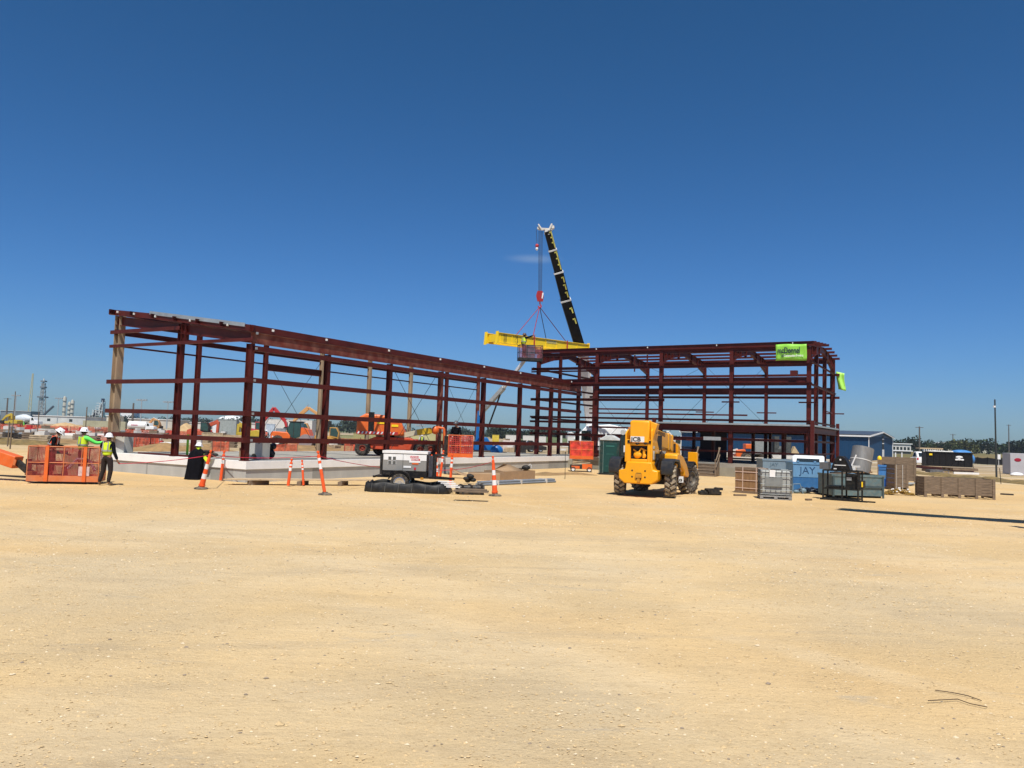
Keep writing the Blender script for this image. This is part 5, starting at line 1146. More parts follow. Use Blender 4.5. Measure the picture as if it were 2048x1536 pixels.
b=MB(); b.bar(T1.lerp(T0,.47),T1,.17,.2); b.build('boom_extension',white,BL)
b=MB(); b.cyl(lo(BL,A(976,856,57.7)),lo(BL,A(1000,790,56)),.06); b.build('lift_ram',dark,BL)
tb=lo(BL,A(1058,724,53.4)); BB=(tb.x,tb.y-.3,tb.z); basket(BL,BB,1.62,.75,1.1,dark,netmat('faded_pink_netting',(.33,.1,.12),.06,.2))
b=MB(); b.bb(tb.x-.3,tb.x+.25,tb.y-.6,tb.y-.2,tb.z+.2,tb.z+1.1); b.build('control_box',mat('teal_box',(.03,.12,.16),.5),BL)
a=BL.rotation_euler.z; pw=BL.location; wp=Vector((pw.x+(tb.x-.45)*cos(a)-(tb.y-.3)*sin(a),pw.y+(tb.x-.45)*sin(a)+(tb.y-.3)*cos(a),tb.z+.18))
person(wp,R(-60),'person in yellow vest in the raised lift basket, reaching up to the yellow girder',J=dict(shR=(.2,.05,1.44),elR=(.42,.2,1.5),wrR=(.6,.35,1.58)),vest=hivis,hat=mat('brown_hat',(.12,.06,.03),.5),sleeves=cloth)
# crane
q=GD(1207,67.5); CR=root('mobile_crane','white mobile crane with a long black telescopic boom lifting the yellow girders','crane',(q.x,q.y,0),R(-4))
b=MB(); b.bb(-2.2,6.0,-1.3,1.3,.7,1.3); b.build('carrier',mat('carrier_grey',(.3,.3,.3),.5,0,.2,3),CR,.04)
for x in (-1.4,0,3.2,4.6):
    for y in (-1.2,1.2): wheel(CR,(x,y,.6),.6,.4,pi/2,galv,lugs=False)
b=MB(); b.prism([(3.0,1.3),(5.9,1.3),(6.0,2.2),(5.4,2.9),(3.6,2.9),(3.0,2.2)],-1.25,1.25,'Y'); cbn=b.build('driver_cab',offw,CR,.06); b=MB(); b.prism([(5.0,1.9),(5.7,2.1),(5.3,2.75),(4.2,2.75),(4.2,2.0)],-1.27,-1.255,'Y'); b.build('window',glass,cbn)
b=MB(); b.prism([(-2.4,1.3),(2.6,1.3),(2.8,2.2),(1.6,3.1),(.4,3.3),(-1.6,3.1),(-2.4,2.2)],-1.2,1.2,'Y'); b.build('superstructure',crw,CR,.06)
b=MB(); b.bb(-2.0,-1.2,-1.3,-1.1,1.9,2.7); b.build('operator_cab',glass,CR); b=MB(); b.bb(.6,2.2,-1.25,-1.21,1.7,2.5); b.build('side_grille',dark,CR); b=MB(); b.bb(-.3,.6,-1.3,-1.21,2.2,2.9); b.bb(2.9,5.2,-1.5,-1.3,3.05,3.3); b.build('deck_boxes',crw,CR)
b=MB(); b.bar((-2.4,-2.6,.5),(-2.4,2.6,.5),.25); b.bar((6.2,-2.6,.5),(6.2,2.6,.5),.25); b.build('outriggers',offw,CR)

b=MB(); b.bar(lo(CR,A(1184,862,68)),lo(CR,A(1166,710,65.4)),.92,1.1,up=(0,1,0)); b.build('boom_base_section',crw,CR,.06)
P=[lo(CR,A(1150,672,65)),lo(CR,A(1131,600,64)),lo(CR,A(1117,545,63)),lo(CR,A(1105,500,62.4)),lo(CR,A(1095,462,61.8))]
P[0]=lo(CR,A(1163,705,65.3))
for i,wd_ in enumerate((.84,.75,.66,.56)):
    b=MB(); b.bar(P[i],P[i+1],wd_,wd_*1.1,up=(0,1,0)); b.build('boom_section',mat('boom_black',(.004,.004,.005),.4,0,.3,2,spec=.2),CR,.03)
    if i: 
        b=MB(); d_=(P[i+1]-P[i]).normalized(); b.bar(P[i]-d_*.06,P[i]+d_*.06,wd_+.14,wd_*1.1+.14,up=(0,1,0)); b.build('boom_collar',white,CR)
# yellow arrow marks down the boom
for i in range(0,4):
    for k in range(3 if i else 2):
        t=(.12+.27*k) if i else .55+.2*k; p_=P[i].lerp(P[i+1],t); d_=(P[i+1]-P[i]).normalized(); hw=(.84,.75,.66,.56)[i]*.55
        T,_=b.frame(P[i],P[i+1],(0,1,0)); L_=(P[i+1]-P[i]).length*t
        b=MB(); b.add([(x_,L_+y_,-hw-.03) for x_,y_ in ((-.3,0),(-.2,0),(-.2,.45),(-.3,.45),(-.3,.38),(-.08,.38),(-.08,.5),(-.3,.5))],[(0,1,2,3),(4,5,6,7)],T); b.build('boom_mark',mat('mark_yellow',(.7,.65,.15),.5),CR)
tip=P[4]; wy=lambda p_: Vector(p_)
b=MB(); b.bar(tip+Vector((-.7,0,.16)),tip+Vector((.4,0,.12)),.3,.14); b.bar(tip+Vector((-.05,0,-.3)),tip+Vector((.05,0,.15)),.4,.42); b.cyl(tip+Vector((-.72,-.15,.22)),tip+Vector((-.72,.15,.22)),.12,n=10); b.cyl(tip+Vector((.42,-.2,.3)),tip+Vector((.42,.2,.3)),.14,n=8); b.bar(tip+Vector((.1,-.2,.0)),tip+Vector((.35,-.2,.55)),.12); b.bar(tip+Vector((-.4,-.2,0)),tip+Vector((-.75,-.2,.5)),.1); b.build('boom_head',offw,CR)
HK=lo(CR,A(1080,590,60.5)); hk2=lo(CR,A(1074,489,60.8))
b=MB()
for dx in (-.14,-.05,.05,.14): b.cyl(tip+Vector((-.55+dx,0,0)),HK+Vector((dx*.8,0,.3)),.018,n=5)
b.cyl(tip+Vector((-.9,0,.1)),hk2,.018,n=5); b.build('hoist_rope',dark,CR)
b=MB(); b.ell(hk2+Vector((0,0,-.1)),(.14,.12,.16)); hb2=b.build('ball_hook',redp,CR); b=MB(); b.ell(hk2+Vector((0,0,-.35)),(.11,.1,.14)); b.build('hook_ball',white,hb2)
b=MB(); b.prism([(-.26,.1),(-.2,.3),(.2,.3),(.3,-.1),(.24,-.5),(-.2,-.5),(-.3,-.1)],-.16,.16,'Y'); b.v=[tuple(Vector(v)+HK) for v in b.v]; hbk=b.build('hook_block',mat('hook_red',(.35,.02,.02),.45),CR)
b=MB(); b.tube([HK+Vector((0,0,-.5)),HK+Vector((.02,0,-.75)),HK+Vector((.12,0,-.85)),HK+Vector((.1,0,-.98)),HK+Vector((-.05,0,-1.0)),HK+Vector((-.12,0,-.88))],.05,7); b.build('hook',redp,hbk)
b=MB(); b.bar(HK+Vector((.18,-.17,-.3)),HK+Vector((.24,-.17,.15)),.1,.02); b.build('white_flash',white,hbk)
HKW=CR.location+Matrix.Rotation(CR.rotation_euler.z,3,'Z')@HK
# yellow crane girders slung from the hook
gl=A(996,675,57.6); gr=A(1176,698,64.5)
gdir=(gr-gl); GL=gdir.length; GR=root('yellow_girder','pair of bright yellow I-beam crane girders hanging in slings above the steel frame','girder',gl,yaw(gl,gr))
GR.rotation_euler.y=-atan2(gdir.z,hypot(gdir.x,gdir.y))
for k,y in enumerate((0,1.1)):
    b=MB(); x0=0 if k==0 else -.15; b.ib((x0,y,.0),(x0+GL,y,0),.2,.78,.04); b.build('i_beam',yel2,GR)
    b=MB()
    for i in range(9): x=x0+.2+i*(GL-.4)/8; b.bb(x,x+.02,y-.06,y+.06,-.34,.34)
    b.build('stiffener',yel2,GR)
    b=MB(); b.prism([(x0-.04,.48),(x0-.04,-.39),(x0-.16,-.5),(x0-.2,-.5),(x0-.1,.48)],y-.13,y+.13,'Y'); b.bb(x0+GL,x0+GL+.08,y-.12,y+.12,-.42,.48); b.build('end_plate',yel2,GR)
b=MB(); b.bb(-.1,.3,.2,.95,-.3,.25); b.bb(GL-.4,GL-.1,.2,.95,-.3,.2); b.bb(GL*.45,GL*.5,.2,.95,-.1,.1); b.build('cross_tie',yel2,GR)
b=MB()
for x in (.45,.56,.67): b.tube([(x,-.17,.32),(x+.02,-.19,0),(x-.01,-.19,-.3)],.018)
b.tube([(1.65,-.18,.28),(1.75,-.19,.1),(1.62,-.19,0)],.018); b.tube([(1.85,-.18,.28),(1.85,-.19,-.25)],.022); b.build('dangling_cables',dark,GR)
b=MB(); b.bb(GL*.51,GL*.63,-.035,-.026,.06,.3); b.build('plate',mat('plate_tan',(.5,.42,.15),.5,0,.5,20),GR)
b=MB()
for x in (GL*.36,GL*.73): b.bb(x-.06,x+.06,-.19,-.17,-.42,.45); b.bb(x-.1,x+.1,-.21,-.19,-.45,-.35)
b.bb(GL*.6,GL*.66,-.1,.05,-.55,-.4); b.build('beam_clamp',redp,GR)
Mg=Matrix.Rotation(GR.rotation_euler.z,3,'Z')@Matrix.Rotation(GR.rotation_euler.y,3,'Y')
for x,y,m_,lab in ((.27*GL,1.1,redp,'far left sling from crane hook to rear yellow girder'),(GL*.36,0,redp,'red sling from crane hook to the near left clamp of the yellow girder'),(GL*.62,1.1,dark,'dark sling from crane hook to the middle of the rear yellow girder'),(GL*.73,0,mat('dark_red_sling',(.15,.03,.04),.6),'dark red sling from crane hook to the right clamp of the yellow girder')):
    b=MB(); b.cyl(HKW+Vector((0,0,-.95)),gl+Mg@Vector((x,y,.4)),.028,n=6); tag(b.build('lifting_sling',m_),lab,'sling','slings from the hook to the yellow girders')
# raised lift standing outside the frame on the right; its boom shadow crosses the yard
r=root('boom_lift','orange and grey boom lift outside the right edge whose boom shadow crosses the sand','boom lift',(17.95,22.6,0),R(0))
b=MB(); b.bb(-1.7,1.6,-1.1,.8,.7,2.6); b.build('turntable_cover',orange,r,.05)
for x in (-1.2,1.2):
    for y in (-.8,.8): wheel(r,(x,y,.45),.45,.3,pi/2,dark,lugs=False)
b=MB(); b.bb(-1.3,1.3,-.6,.6,.4,.7); b.build('chassis',dark,r)
b=MB(); b.bar((-1.4,-.2,1.8),(-6.4,-6.0,17.9),.95,.9); b.build('boom',offw,r); b=MB(); b.bar((-6.3,-6.0,17.6),(-6.1,-6.5,18.6),.7,.7); b.bar((-3.4,-3.4,6.0),(-3.0,-5.0,6.6),.3,.3); b.build('platform',dark,r)

# ================= BACKGROUND MACHINES =================
def excavator(loc,rz,label,m_,pts,s=1.0,grp='excavators on the site behind',cabm=None):
    r=root('excavator',label,'excavator',loc,rz,grp); S=lambda *a:tuple(x*s for x in a)
    for y in (-1.1,1.1):
        b=MB(); b.prism([S(-1.8,.2),S(-1.5,0),S(1.5,0),S(1.8,.2),S(1.8,.6),S(1.5,.8),S(-1.5,.8),S(-1.8,.6)],(y-.25)*s,(y+.25)*s,'Y'); b.build('track',dark,r)
    b=MB(); b.prism([S(-1.9,.95),S(1.2,.95),S(1.2,1.5),S(.2,1.6),S(-1.4,1.9),S(-1.9,1.7)],-1.2*s,1.2*s,'Y'); b.build('body',m_,r,.05*s)
    b=MB(); b.prism([S(.1,1.55),S(1.3,1.2),S(1.4,2.2),S(1.0,2.9),S(.1,2.9)],-1.2*s,-.3*s,'Y'); cb=b.build('cab',cabm or m_,r,.04*s); b=MB(); b.prism([S(.2,1.8),S(1.2,1.6),S(1.28,2.2),S(.95,2.8),S(.2,2.8)],-1.22*s,-1.205*s,'Y'); b.build('window',gglass,cb)
    w0=.38*s
    for i,(a,c) in enumerate(zip(pts,pts[1:])):
        b=MB(); b.bar((a[0]*s,0,a[1]*s),(c[0]*s,0,c[1]*s),w0,(.5,.55,.4,.35)[min(i,3)]*s); b.build('boom' if i<len(pts)-2 else 'stick',m_,r,.04*s)
    e=pts[-1]; b=MB(); b.prism([(e[0]*s-.3*s,e[1]*s+.2*s),(e[0]*s+.35*s,e[1]*s+.1*s),(e[0]*s+.3*s,e[1]*s-.6*s),(e[0]*s-.5*s,e[1]*s-.8*s),(e[0]*s-.6*s,e[1]*s-.2*s)],-.4*s,.4*s,'Y'); b.build('bucket',dark,r)
    b=MB(); b.cyl(S(1.0,-.2,1.5),(pts[1][0]*s*.8,-.2*s,pts[1][1]*s*.75),.06*s); b.cyl((pts[1][0]*s*.9,0,pts[1][1]*s+.35*s),(pts[2][0]*s,0,pts[2][1]*s+.45*s),.06*s); b.build('ram',galv,r)
    return r
fary=mat('dull_yellow',(.5,.36,.03),.5,0,.12,3,dust=.2)
tano=mat('tan_orange',(.6,.3,.1),.5,0,.12,3,dust=.2)
def boomto(px,D,s,rz,P):   # local boom points from photo points, at distance D
    o=GD(px,D); out=[]
    for x,y in P: w=A(x,y,D); d=w-o; out.append(((d.x/cos(rz) if abs(cos(rz))>.3 else d.x)/s, d.z/s))
    return o,out
o,P=boomto(590,112,1,R(0),[(574,860),(578,838),(606,814),(648,843)]); excavator(o+Vector((0,3,0)),R(0),'tan-orange excavator with an arched boom behind the orange roller',tano,P)
o,P=boomto(512,125,1,R(0),[(524,846),(548,816),(570,842),(574,856)]); excavator(o,0,'bright red excavator arm peaking left of the tan-orange excavator',redp,P)
o,P=boomto(404,100,.85,0,[(410,870),(420,850),(437,843),(434,872)]); excavator(o,0,'small red-orange excavator with dark cab digging behind the left frame',mat('excavator_red_orange',(.5,.09,.04),.5,0,.12,3),P,.85,cabm=dark)
o,P=boomto(497,100,.9,R(180),[(492,872),(489,855),(478,848),(475,872)]); excavator(o,R(180),'yellow excavator with its bucket down, left of the corner column',fary,P,.9)
o,P=boomto(24,190,1,R(180),[(24,838),(24,828),(12,833),(4,842)]); excavator(o,R(180),'far yellow excavator at the left edge of the photo',fary,P)
o,P=boomto(660,85,.8,0,[(665,880),(664,868),(674,862),(679,882)]); excavator(o,0,'small ochre excavator behind the left frame, right of the paired columns',mat('ochre',(.5,.26,.05),.5,0,.12,3),P,.8)
o,P=boomto(310,175,1,0,[(300,846),(306,838),(318,844),(322,853)]); excavator(o,0,'tan excavator beside the white tank truck',tano,P)
# orange soil roller
q=GD(583,84); r=root('soil_roller','orange soil roller with a green-tinted glass cab behind the left frame','roller',(q.x,q.y,0),0)
b=MB(); b.prism([(-2.1,.9),(-2.1,1.5),(-1.95,1.7),(-.3,1.65),(.0,1.3),(.0,.8)],-.85,.85,'Y'); b.build('hood',orange,r,.06)
b=MB(); b.prism([(-2.0,.5),(.6,.5),(1.1,1.1),(1.9,1.1),(2.0,.6),(1.4,.4)],-.8,.8,'Y'); b.build('frame',mat('roller_brown',(.4,.14,.05),.5,0,.12,3),r)
b=MB(); b.prism([(-.3,1.2),(-.35,2.0),(-.1,2.75),(1.05,2.75),(1.15,1.3),(.6,1.0)],-.75,.75,'Y'); cb=b.build('cab',gglass,r,.04); b=MB(); b.bb(-.2,1.15,-.8,.8,2.75,2.85); 
for x in (-.33,.35,1.1): b.bb(x-.03,x+.03,-.77,-.755,1.2,2.75)
b.build('cab_frame',dark,cb); b=MB(); b.prism([(1.1,1.2),(1.15,2.2),(1.9,2.0),(2.2,1.2)],-.8,.8,'Y'); b.build('tail',orange,r)
b=MB(); b.cyl((1.7,-.9,.75),(1.7,.9,.75),.75,n=24); b.build('drum',mat('drum_steel',(.35,.28,.27),.5,.4),r)
for y in (-.75,.75): wheel(r,(-1.3,y,.65),.65,.45,pi/2,offw)
b=MB(); b.cyl((-1.85,-.87,1.15),(-1.85,-.86,1.15),.08); b.cyl((-.9,-.87,.95),(-.9,-.86,.95),.06); b.build('lamps',white,r)
# trucks
def truck(loc,rz,label,kind,s=1.0):
    r=root(dict(tank='tank_truck',mix='mixer_truck',box='box_truck')[kind],label,'truck',loc,rz)
    b=MB(); b.bb(-3.6*s,3.2*s,-.5*s,.5*s,.7*s,1.0*s); b.build('chassis',dark,r)
    for x in (-2.8,-1.6,2.3):
        for y in (-1,1): wheel(r,(x*s,y*s,.5*s),.5*s,.3*s,pi/2,galv,lugs=False)
    b=MB(); b.prism([(1.3*s,.8*s),(1.3*s,2.7*s),(2.3*s,2.7*s),(2.6*s,1.8*s),(3.6*s,1.7*s),(3.7*s,.8*s)],-1.1*s,1.1*s,'Y'); cb=b.build('cab',white,r,.06*s)
    b=MB(); b.prism([(1.7*s,1.85*s),(1.7*s,2.55*s),(2.2*s,2.55*s),(2.45*s,1.85*s)],-1.12*s,-1.105*s,'Y'); b.build('window',glass,cb)
    if kind=='tank': b=MB(); b.lathe([(.001,-3.8*s),(1.0*s,-3.7*s),(1.1*s,-3.5*s),(1.1*s,1.0*s),(1.0*s,1.15*s),(.001,1.2*s)],(0,0,1.95*s),20,'X'); b.build('tank',white,r); b=MB(); b.bb(-2.6*s,-.8*s,-1.13*s,-1.1*s,1.9*s,2.15*s); b.build('decal',mat('pink_decal',(.5,.15,.2),.6,0,.4,8),r)
    if kind=='mix': b=MB(); b.lathe([(.3*s,-3.9*s),(.75*s,-3.3*s),(1.25*s,-1.4*s),(1.25*s,-.4*s),(.7*s,1.0*s),(.5*s,1.1*s)],(0,0,2.2*s),20,'X'); b.build('drum',mat('drum_pale',(.55,.6,.62),.5),r); b=MB(); b.bar((-3.6*s,-.3*s,2.3*s),(-4.4*s,-.3*s,1.2*s),.5*s,.15*s); b.build('chute',white,r)
    if kind=='box': b=MB(); b.bb(-3.7*s,1.1*s,-1.15*s,1.15*s,1.0*s,3.0*s); b.build('cargo_box',offw,r,.03)
    return r
truck(GD(284,172),R(0),'white tank truck parked behind the left steel frame','tank',.8)
truck(GD(54,215),R(0),'concrete mixer truck with pale drum at the far left','mix')
truck(GD(935,88),R(0),'dark-windowed white service truck behind the red netted basket','box',.62)
car(GD(1070,100),R(10),'small dark utility cart beyond the slab seen between the middle columns',dark,'utility_cart',1.5,1.3,2.8)
# telehandler-like machine seen through the two-storey frame
q=GD(1507,78); r=root('loader','orange and grey loader seen through the ground floor of the two-storey frame','loader',(q.x,q.y,0),R(0))
for x in (-.9,1.0):
    for y in (-.9,.9): wheel(r,(x,y,.62),.62,.4,pi/2,mat('tan_rim',(.4,.35,.25),.6))
b=MB(); b.prism([(-1.9,.7),(-1.85,1.35),(-1.0,1.45),(-.75,.75),(-1.3,.45)],-.5,.5,'Y'); b.bb(-.95,-.15,-.5,.5,1.5,2.0); b.build('hood',orange,r,.05)
b=MB(); b.prism([(-.1,1.0),(-.1,2.4),(1.2,2.4),(1.4,1.0)],-.75,.75,'Y'); b.build('cab',mat('grey_cab',(.25,.27,.26),.4),r,.05); b=MB(); b.bb(-.2,1.3,-.8,.8,2.42,2.55); b.build('roof',white,r)
b=MB(); b.bar((-1.6,0,1.3),(-3.0,0,.9),.4,.4); b.build('arm',offw,r)
q=GD(1563,84); r=root('work_barrel','dark upright machinery parts on a wooden pallet by the blue shed wall','machinery',(q.x,q.y,0),0)
b=MB(); b.bb(-1.8,-1.2,-.4,.4,1.0,2.6); b.bb(-.9,-.4,-.4,.4,.9,2.9); b.bb(.1,.9,-.4,.4,.9,2.9); b.ell((-.3,-.1,1.4),(.5,.4,.5)); b.build('equipment',mat('equip_dark',(.06,.065,.06),.6,0,.5,3),r); b=MB(); b.bb(-2.2,1.4,-.6,.6,0,.9); b.build('base_block',offw,r); b=MB(); b.prism([(.9,1.0),(1.3,1.9),(1.9,1.0)],-.3,.3,'Y'); b.build('tent',mat('tan_tarp',(.5,.38,.22),.8),r)
# ================= FENCES =================
def meshfence(P, h, label, grp='orange safety netting fences', n_=None, nm=nets, post=None):
    r=root('safety_fence',label,'fence',P[0],0,grp); b=MB(); q=MB()
    for a,c in zip(P,P[1:]):
        L=(c-a).length; k=max(2,int(L/2.5)); n=k*4
        base=len(b.v)
        for z in (0.05,.5,1.0):
            for i in range(n+1):
                t=i/n; w_=a.lerp(c,t)-P[0]; sag=.10*sin(t*k*pi)**2*(1 if z>.4 else 0)+.06*mn.noise((w_.x,z*3,2)); b.v.append((w_.x,w_.y+.05*sin(i*2.3),z*h-sag*h))
        for j in range(2):
            for i in range(n): b.f.append((base+j*(n+1)+i,base+j*(n+1)+i+1,base+(j+1)*(n+1)+i+1,base+(j+1)*(n+1)+i)); b.m.append(0)
        for i in range(k+1):
            w_=a.lerp(c,i/k)-P[0]; o=MB(); o.cyl((w_.x,w_.y-.03,0),(w_.x,w_.y-.03,h*1.12),.03,n=6); o.build('post',post or mat('fence_post',(.25,.12,.08),.8),r)
    b.build('netting',nm,r); return r
meshfence([GD(-40,118),GD(40,120),GD(135,122)],1.3,'orange netting fence across the far left of the site')
meshfence([GD(140,118),GD(190,118),GD(234,121)],1.15,'orange netting fence behind the two men in the basket')
nearnet=netmat('near_fence_netting',(.55,.1,.045),.07,.58)
meshfence([GD(243,64.5),GD(300,62),GD(318,62)],1.15,'orange netting fence seen between the corner column and middle post',nm=nearnet)
meshfence([GD(250,108),GD(350,110),GD(440,112)],1.2,'long far orange netting fence under the white tank truck')
meshfence([GD(424,60),GD(458,60)],.95,'short orange netting panel left of the arched concrete block',nm=nearnet)
meshfence([GD(495,63),GD(545,66),GD(594,67)],.75,'low orange netting fence in front of the orange roller',nm=nearnet)
meshfence([GD(640,100),GD(720,96),GD(760,96)],1.1,'orange netting fence behind the large boom lift')
meshfence([GD(688,68),GD(735,66)],.9,'collapsed orange netting left of the large boom lift')
meshfence([GD(905,90),GD(960,92)],.9,'orange netting fence behind the red netted basket')
meshfence([GD(1936,117),GD(1975,114),GD(2030,112)],1.05,'black silt fence on posts left of the grey container',nm=mat('silt_cloth',(.02,.02,.02),.9,0,.4,1),grp='silt fences',post=dark)
for k,(x,D,h) in enumerate(((15,60,1.9),(20,55,1.6),(74,90,3.0),(24,95,5.5),(238,100,2.6),(169,80,3.6))):
    b=MB(); p=GD(x,D); b.bar((0,0,0),(.02,0,h),.07); tag(b.build('stake',mat('stake_wood',(.16,.12,.08),.9),loc=p),['thin stake left of the near dark stake at the left edge','short black stake at the left edge above the boom arm','tall thin stake rising behind the men, left of the concrete mixer','thick timber post standing among the far left netting','thin stake right beside the tan corner column','tall thin stake between the two men in the basket and corner column'][k],'stake','stakes standing about the left site')
b=MB(); p=GD(374,33.5,HS); b.cyl((0,0,0),(0,0,.9),.05); o=b.build('marker_pipe',mat('lime_pipe',(.33,.75,.05),.5),loc=p); tag(o,'lime green upright pipe on the slab behind the black cape','pipe')
b=MB(); p=GD(1624,72); b.bb(-.06,.06,-.03,.03,0,3.9)
for z in (1.6,2.8): b.bb(-.5,.5,-.025,.025,z,z+.12)
tag(b.build('sign_post',white,loc=p),'white post with cross arms seen through the right end of the frame','post')
meshfence([GD(-30,150),GD(60,152),GD(236,156)],1.1,'farthest orange netting fence below the mixer truck')
meshfence([GD(250,140),GD(340,138),GD(420,142)],1.0,'orange netting fence just in front of the white tank truck')
meshfence([GD(150,88),GD(236,86)],.7,'low red netting fence beyond the man in green')
meshfence([GD(545,92),GD(700,90)],1.0,'orange netting fence behind the orange roller')
random.seed(11)
cl=[('pallet_stack','small timber pallet stack among the far clutter of the left site',wood,(1.2,1.0,.8)),('block_stack','small pale block stack among the far clutter of the left site',offw,(1.6,.9,.7)),('pipe_stack','short dark pipe stack among the far clutter of the left site',dark,(2.4,.8,.5)),('red_barrier','small red barrier among the far clutter of the left site',redp,(1.4,.4,.8)),('sand_bag_heap','small sandbag heap among the far clutter of the left site',mat('sandbag',(.42,.32,.2),.9,0,.4,3),(1.5,1.0,.6))]
pr=[]
for nm,lab,m_,(a1,b1,c1) in cl:                     # one of each kind, then copies
    r=root(nm,lab,nm.replace('_',' '),(0,0,0),0,'far clutter on the left site'); b=MB()
    for k in range(4): b.bb(-a1/2+.05*(k%2),a1/2-.07*((k+1)%2),-b1/2,b1/2,c1*k/4+.01,c1*(k+.82)/4)
    b.build('layers',m_,r,.02)
    b=MB(); b.bb(-a1*.3,a1*.2,-b1*.3,b1*.3,c1*.96,c1*1.35); b.build('top_load',[offw,wood,galv,m_][len(pr)%4],r); pr.append(r)
zones=[(0,230,70,140,26,'seen behind the orange basket'),(245,340,66,150,20,'left of the middle posts'),(395,480,75,140,18,'left of the arched block'),(520,620,105,150,10,'around the soil roller'),(640,715,75,130,14,'left of the large boom lift'),(800,880,95,140,8,'under the yellow boom'),(930,1150,80,190,14,'beyond the blue lift')]; q_=0
seen={}
for x0,x1,d0,d1,n_,zn in zones:
    for _ in range(n_):
        D=random.uniform(d0,d1); px=random.uniform(x0,x1); p=GD(px,D); ki=random.randrange(5); src=pr[ki]
        o=src if src.location.y==0 else copy_tree(src)
        o.location=p; o.rotation_euler.z=random.uniform(-.6,.6); s_=random.uniform(.7,1.25); o.scale=(s_,s_,s_*random.uniform(.8,1.3)); seen.setdefault((zn,ki),[]).append((px,o))
ordn=['leftmost','second','third','fourth','fifth','sixth','seventh','eighth','ninth','tenth','eleventh','twelfth']
for (zn,ki),L_ in seen.items():
    L_.sort(key=lambda t:t[0]); kn=['timber pallet stack','pale block stack','dark pipe stack','red barrier','tan sandbag heap'][ki]
    for i,(px,o) in enumerate(L_):
        o['label']=('small %s %s'%(kn,zn)) if len(L_)==1 else '%s from left of the small %ss %s'%(ordn[min(i,11)],kn,zn) if i else 'leftmost of the small %ss %s'%(kn,zn)
for r in pr:
    if r.location.y==0: r.location=GD(700,88)
bank('dirt',[GD(0,74),GD(120,76),GD(225,74)],5,.5,soil,seed=21)
bank('dirt',[GD(380,82),GD(470,84)],5,.7,soil,seed=22)
bank('dirt',[GD(100,165),GD(170,165)],9,1.8,mat('pale_spoil',(.42,.36,.25),.95,0,.3,.6,.5),seed=23)
bank('dirt',[GD(640,78),GD(760,80)],5,.6,straw,seed=24)
# kerb-like rows of concrete and trench forms
for k,(x0,x1,D,h,m_,lab) in enumerate(((-60,78,101,.35,concw,'long white pipe row at the far left in front of the netting'),(88,214,92,.4,mat('tan_kerb',(.5,.45,.36),.9,0,.2,.5),'low pale concrete wall behind the two men in the basket'),(120,236,100,.5,concw,'low pale kerb behind the man in green'),(345,402,88,.8,offw,'pale trench box between the middle posts of the left frame'),(252,345,80,.25,concw,'thin pale kerb behind the near orange netting'),(1370,1660,66,.9,mat('tan_panel_wall',(.45,.42,.36),.8,0,.12,.5),'low tan block wall behind the two-storey frame'),(1005,1040,110,1.3,mat('pink_wall',(.6,.5,.45),.7,0,.2,.5),'white and pink low barrier beyond the slab left of the centre'),(1178,1205,62,.5,offw,'pale stacked beams left of the portable toilet'))):
    a,c=GD(x0,D),GD(x1,D); b=MB(); b.bb(0,(c-a).length,0,.4,0,h); tag(b.build('low_wall',m_,loc=a,rz=yaw(a,c),bevel=.03),lab,'wall')
a,c=GD(165,205),GD(250,205); b=MB(); b.bb(0,(c-a).length,0,1,0,2.3); tag(b.build('panel_wall',mat('khaki_panels',(.36,.34,.22),.8,0,.2,.4),loc=a,rz=yaw(a,c)),'long khaki retaining wall left of the corner column','wall')
# shipping boxes, stacks and small site clutter, each one a thing
boxes=[(438,110,1.9,2.6,white,'white site container behind the red-orange excavator'),(452,105,2.6,2.9,mat('sage',(.33,.36,.33),.7),'sage grey tank box between the two small excavators'),(468,108,1.6,2.7,offw,'off-white container left of the yellow excavator'),(424,98,2.6,1.1,mat('sandbag',(.42,.32,.2),.9,0,.4,3),'stack of tan sandbags under the red-orange excavator arm'),(468,96,2.6,.9,woodn,'low timber stack in front of the grey boxes'),(539,110,1.1,2.5,mat('pale_blue_box',(.45,.52,.58),.6),'pale blue upright box under the bright red excavator arm'),(560,116,1.4,1.9,galv,'grey box right under the bright red excavator arm'),(575,150,9,3.6,offw,'long pale shed roof behind the tan-orange excavator'),
 (690,120,3.0,1.2,mat('crate_green',(.3,.3,.15),.8),'olive crate behind the parked machines'),(735,118,4.4,1.6,mat('khaki',(.35,.32,.14),.8),'khaki heap of bags left of the large boom lift'),(1058,205,3.2,2.0,offw,'pale stacked block group between the right columns of the left frame'),(1083,205,2.2,1.9,offw,'pale block group just left of the right columns'),(1119,205,1.3,2.3,offw,'two upright pale blocks left of the scissor lift'),(1141,205,1.6,2.1,offw,'last upright pale block before the scissor lift'),(1025,205,3.6,2.0,offw,'row of pale panels beyond the slab near the centre'),(991,205,1.7,1.9,mat('yellow_shed',(.6,.45,.05),.6,0,.3,.6),'yellow site box beyond the blue lift'),
 (1040,85,1.2,1.5,dark,'black generator beyond the blue lift'),(1180,84,4.6,1.6,dark,'dark dumpster behind the scissor lift'),(1168,82,.5,1.2,white,'small white and red sign board behind the scissor lift'),(1398,60,2.3,1.6,mat('dark_blue_tarp',(.01,.02,.05),.7),'dark blue covered stack inside the shaded ground floor'),(1340,70,1.8,1.1,offw,'pale covered machine beyond the telehandler boom')]
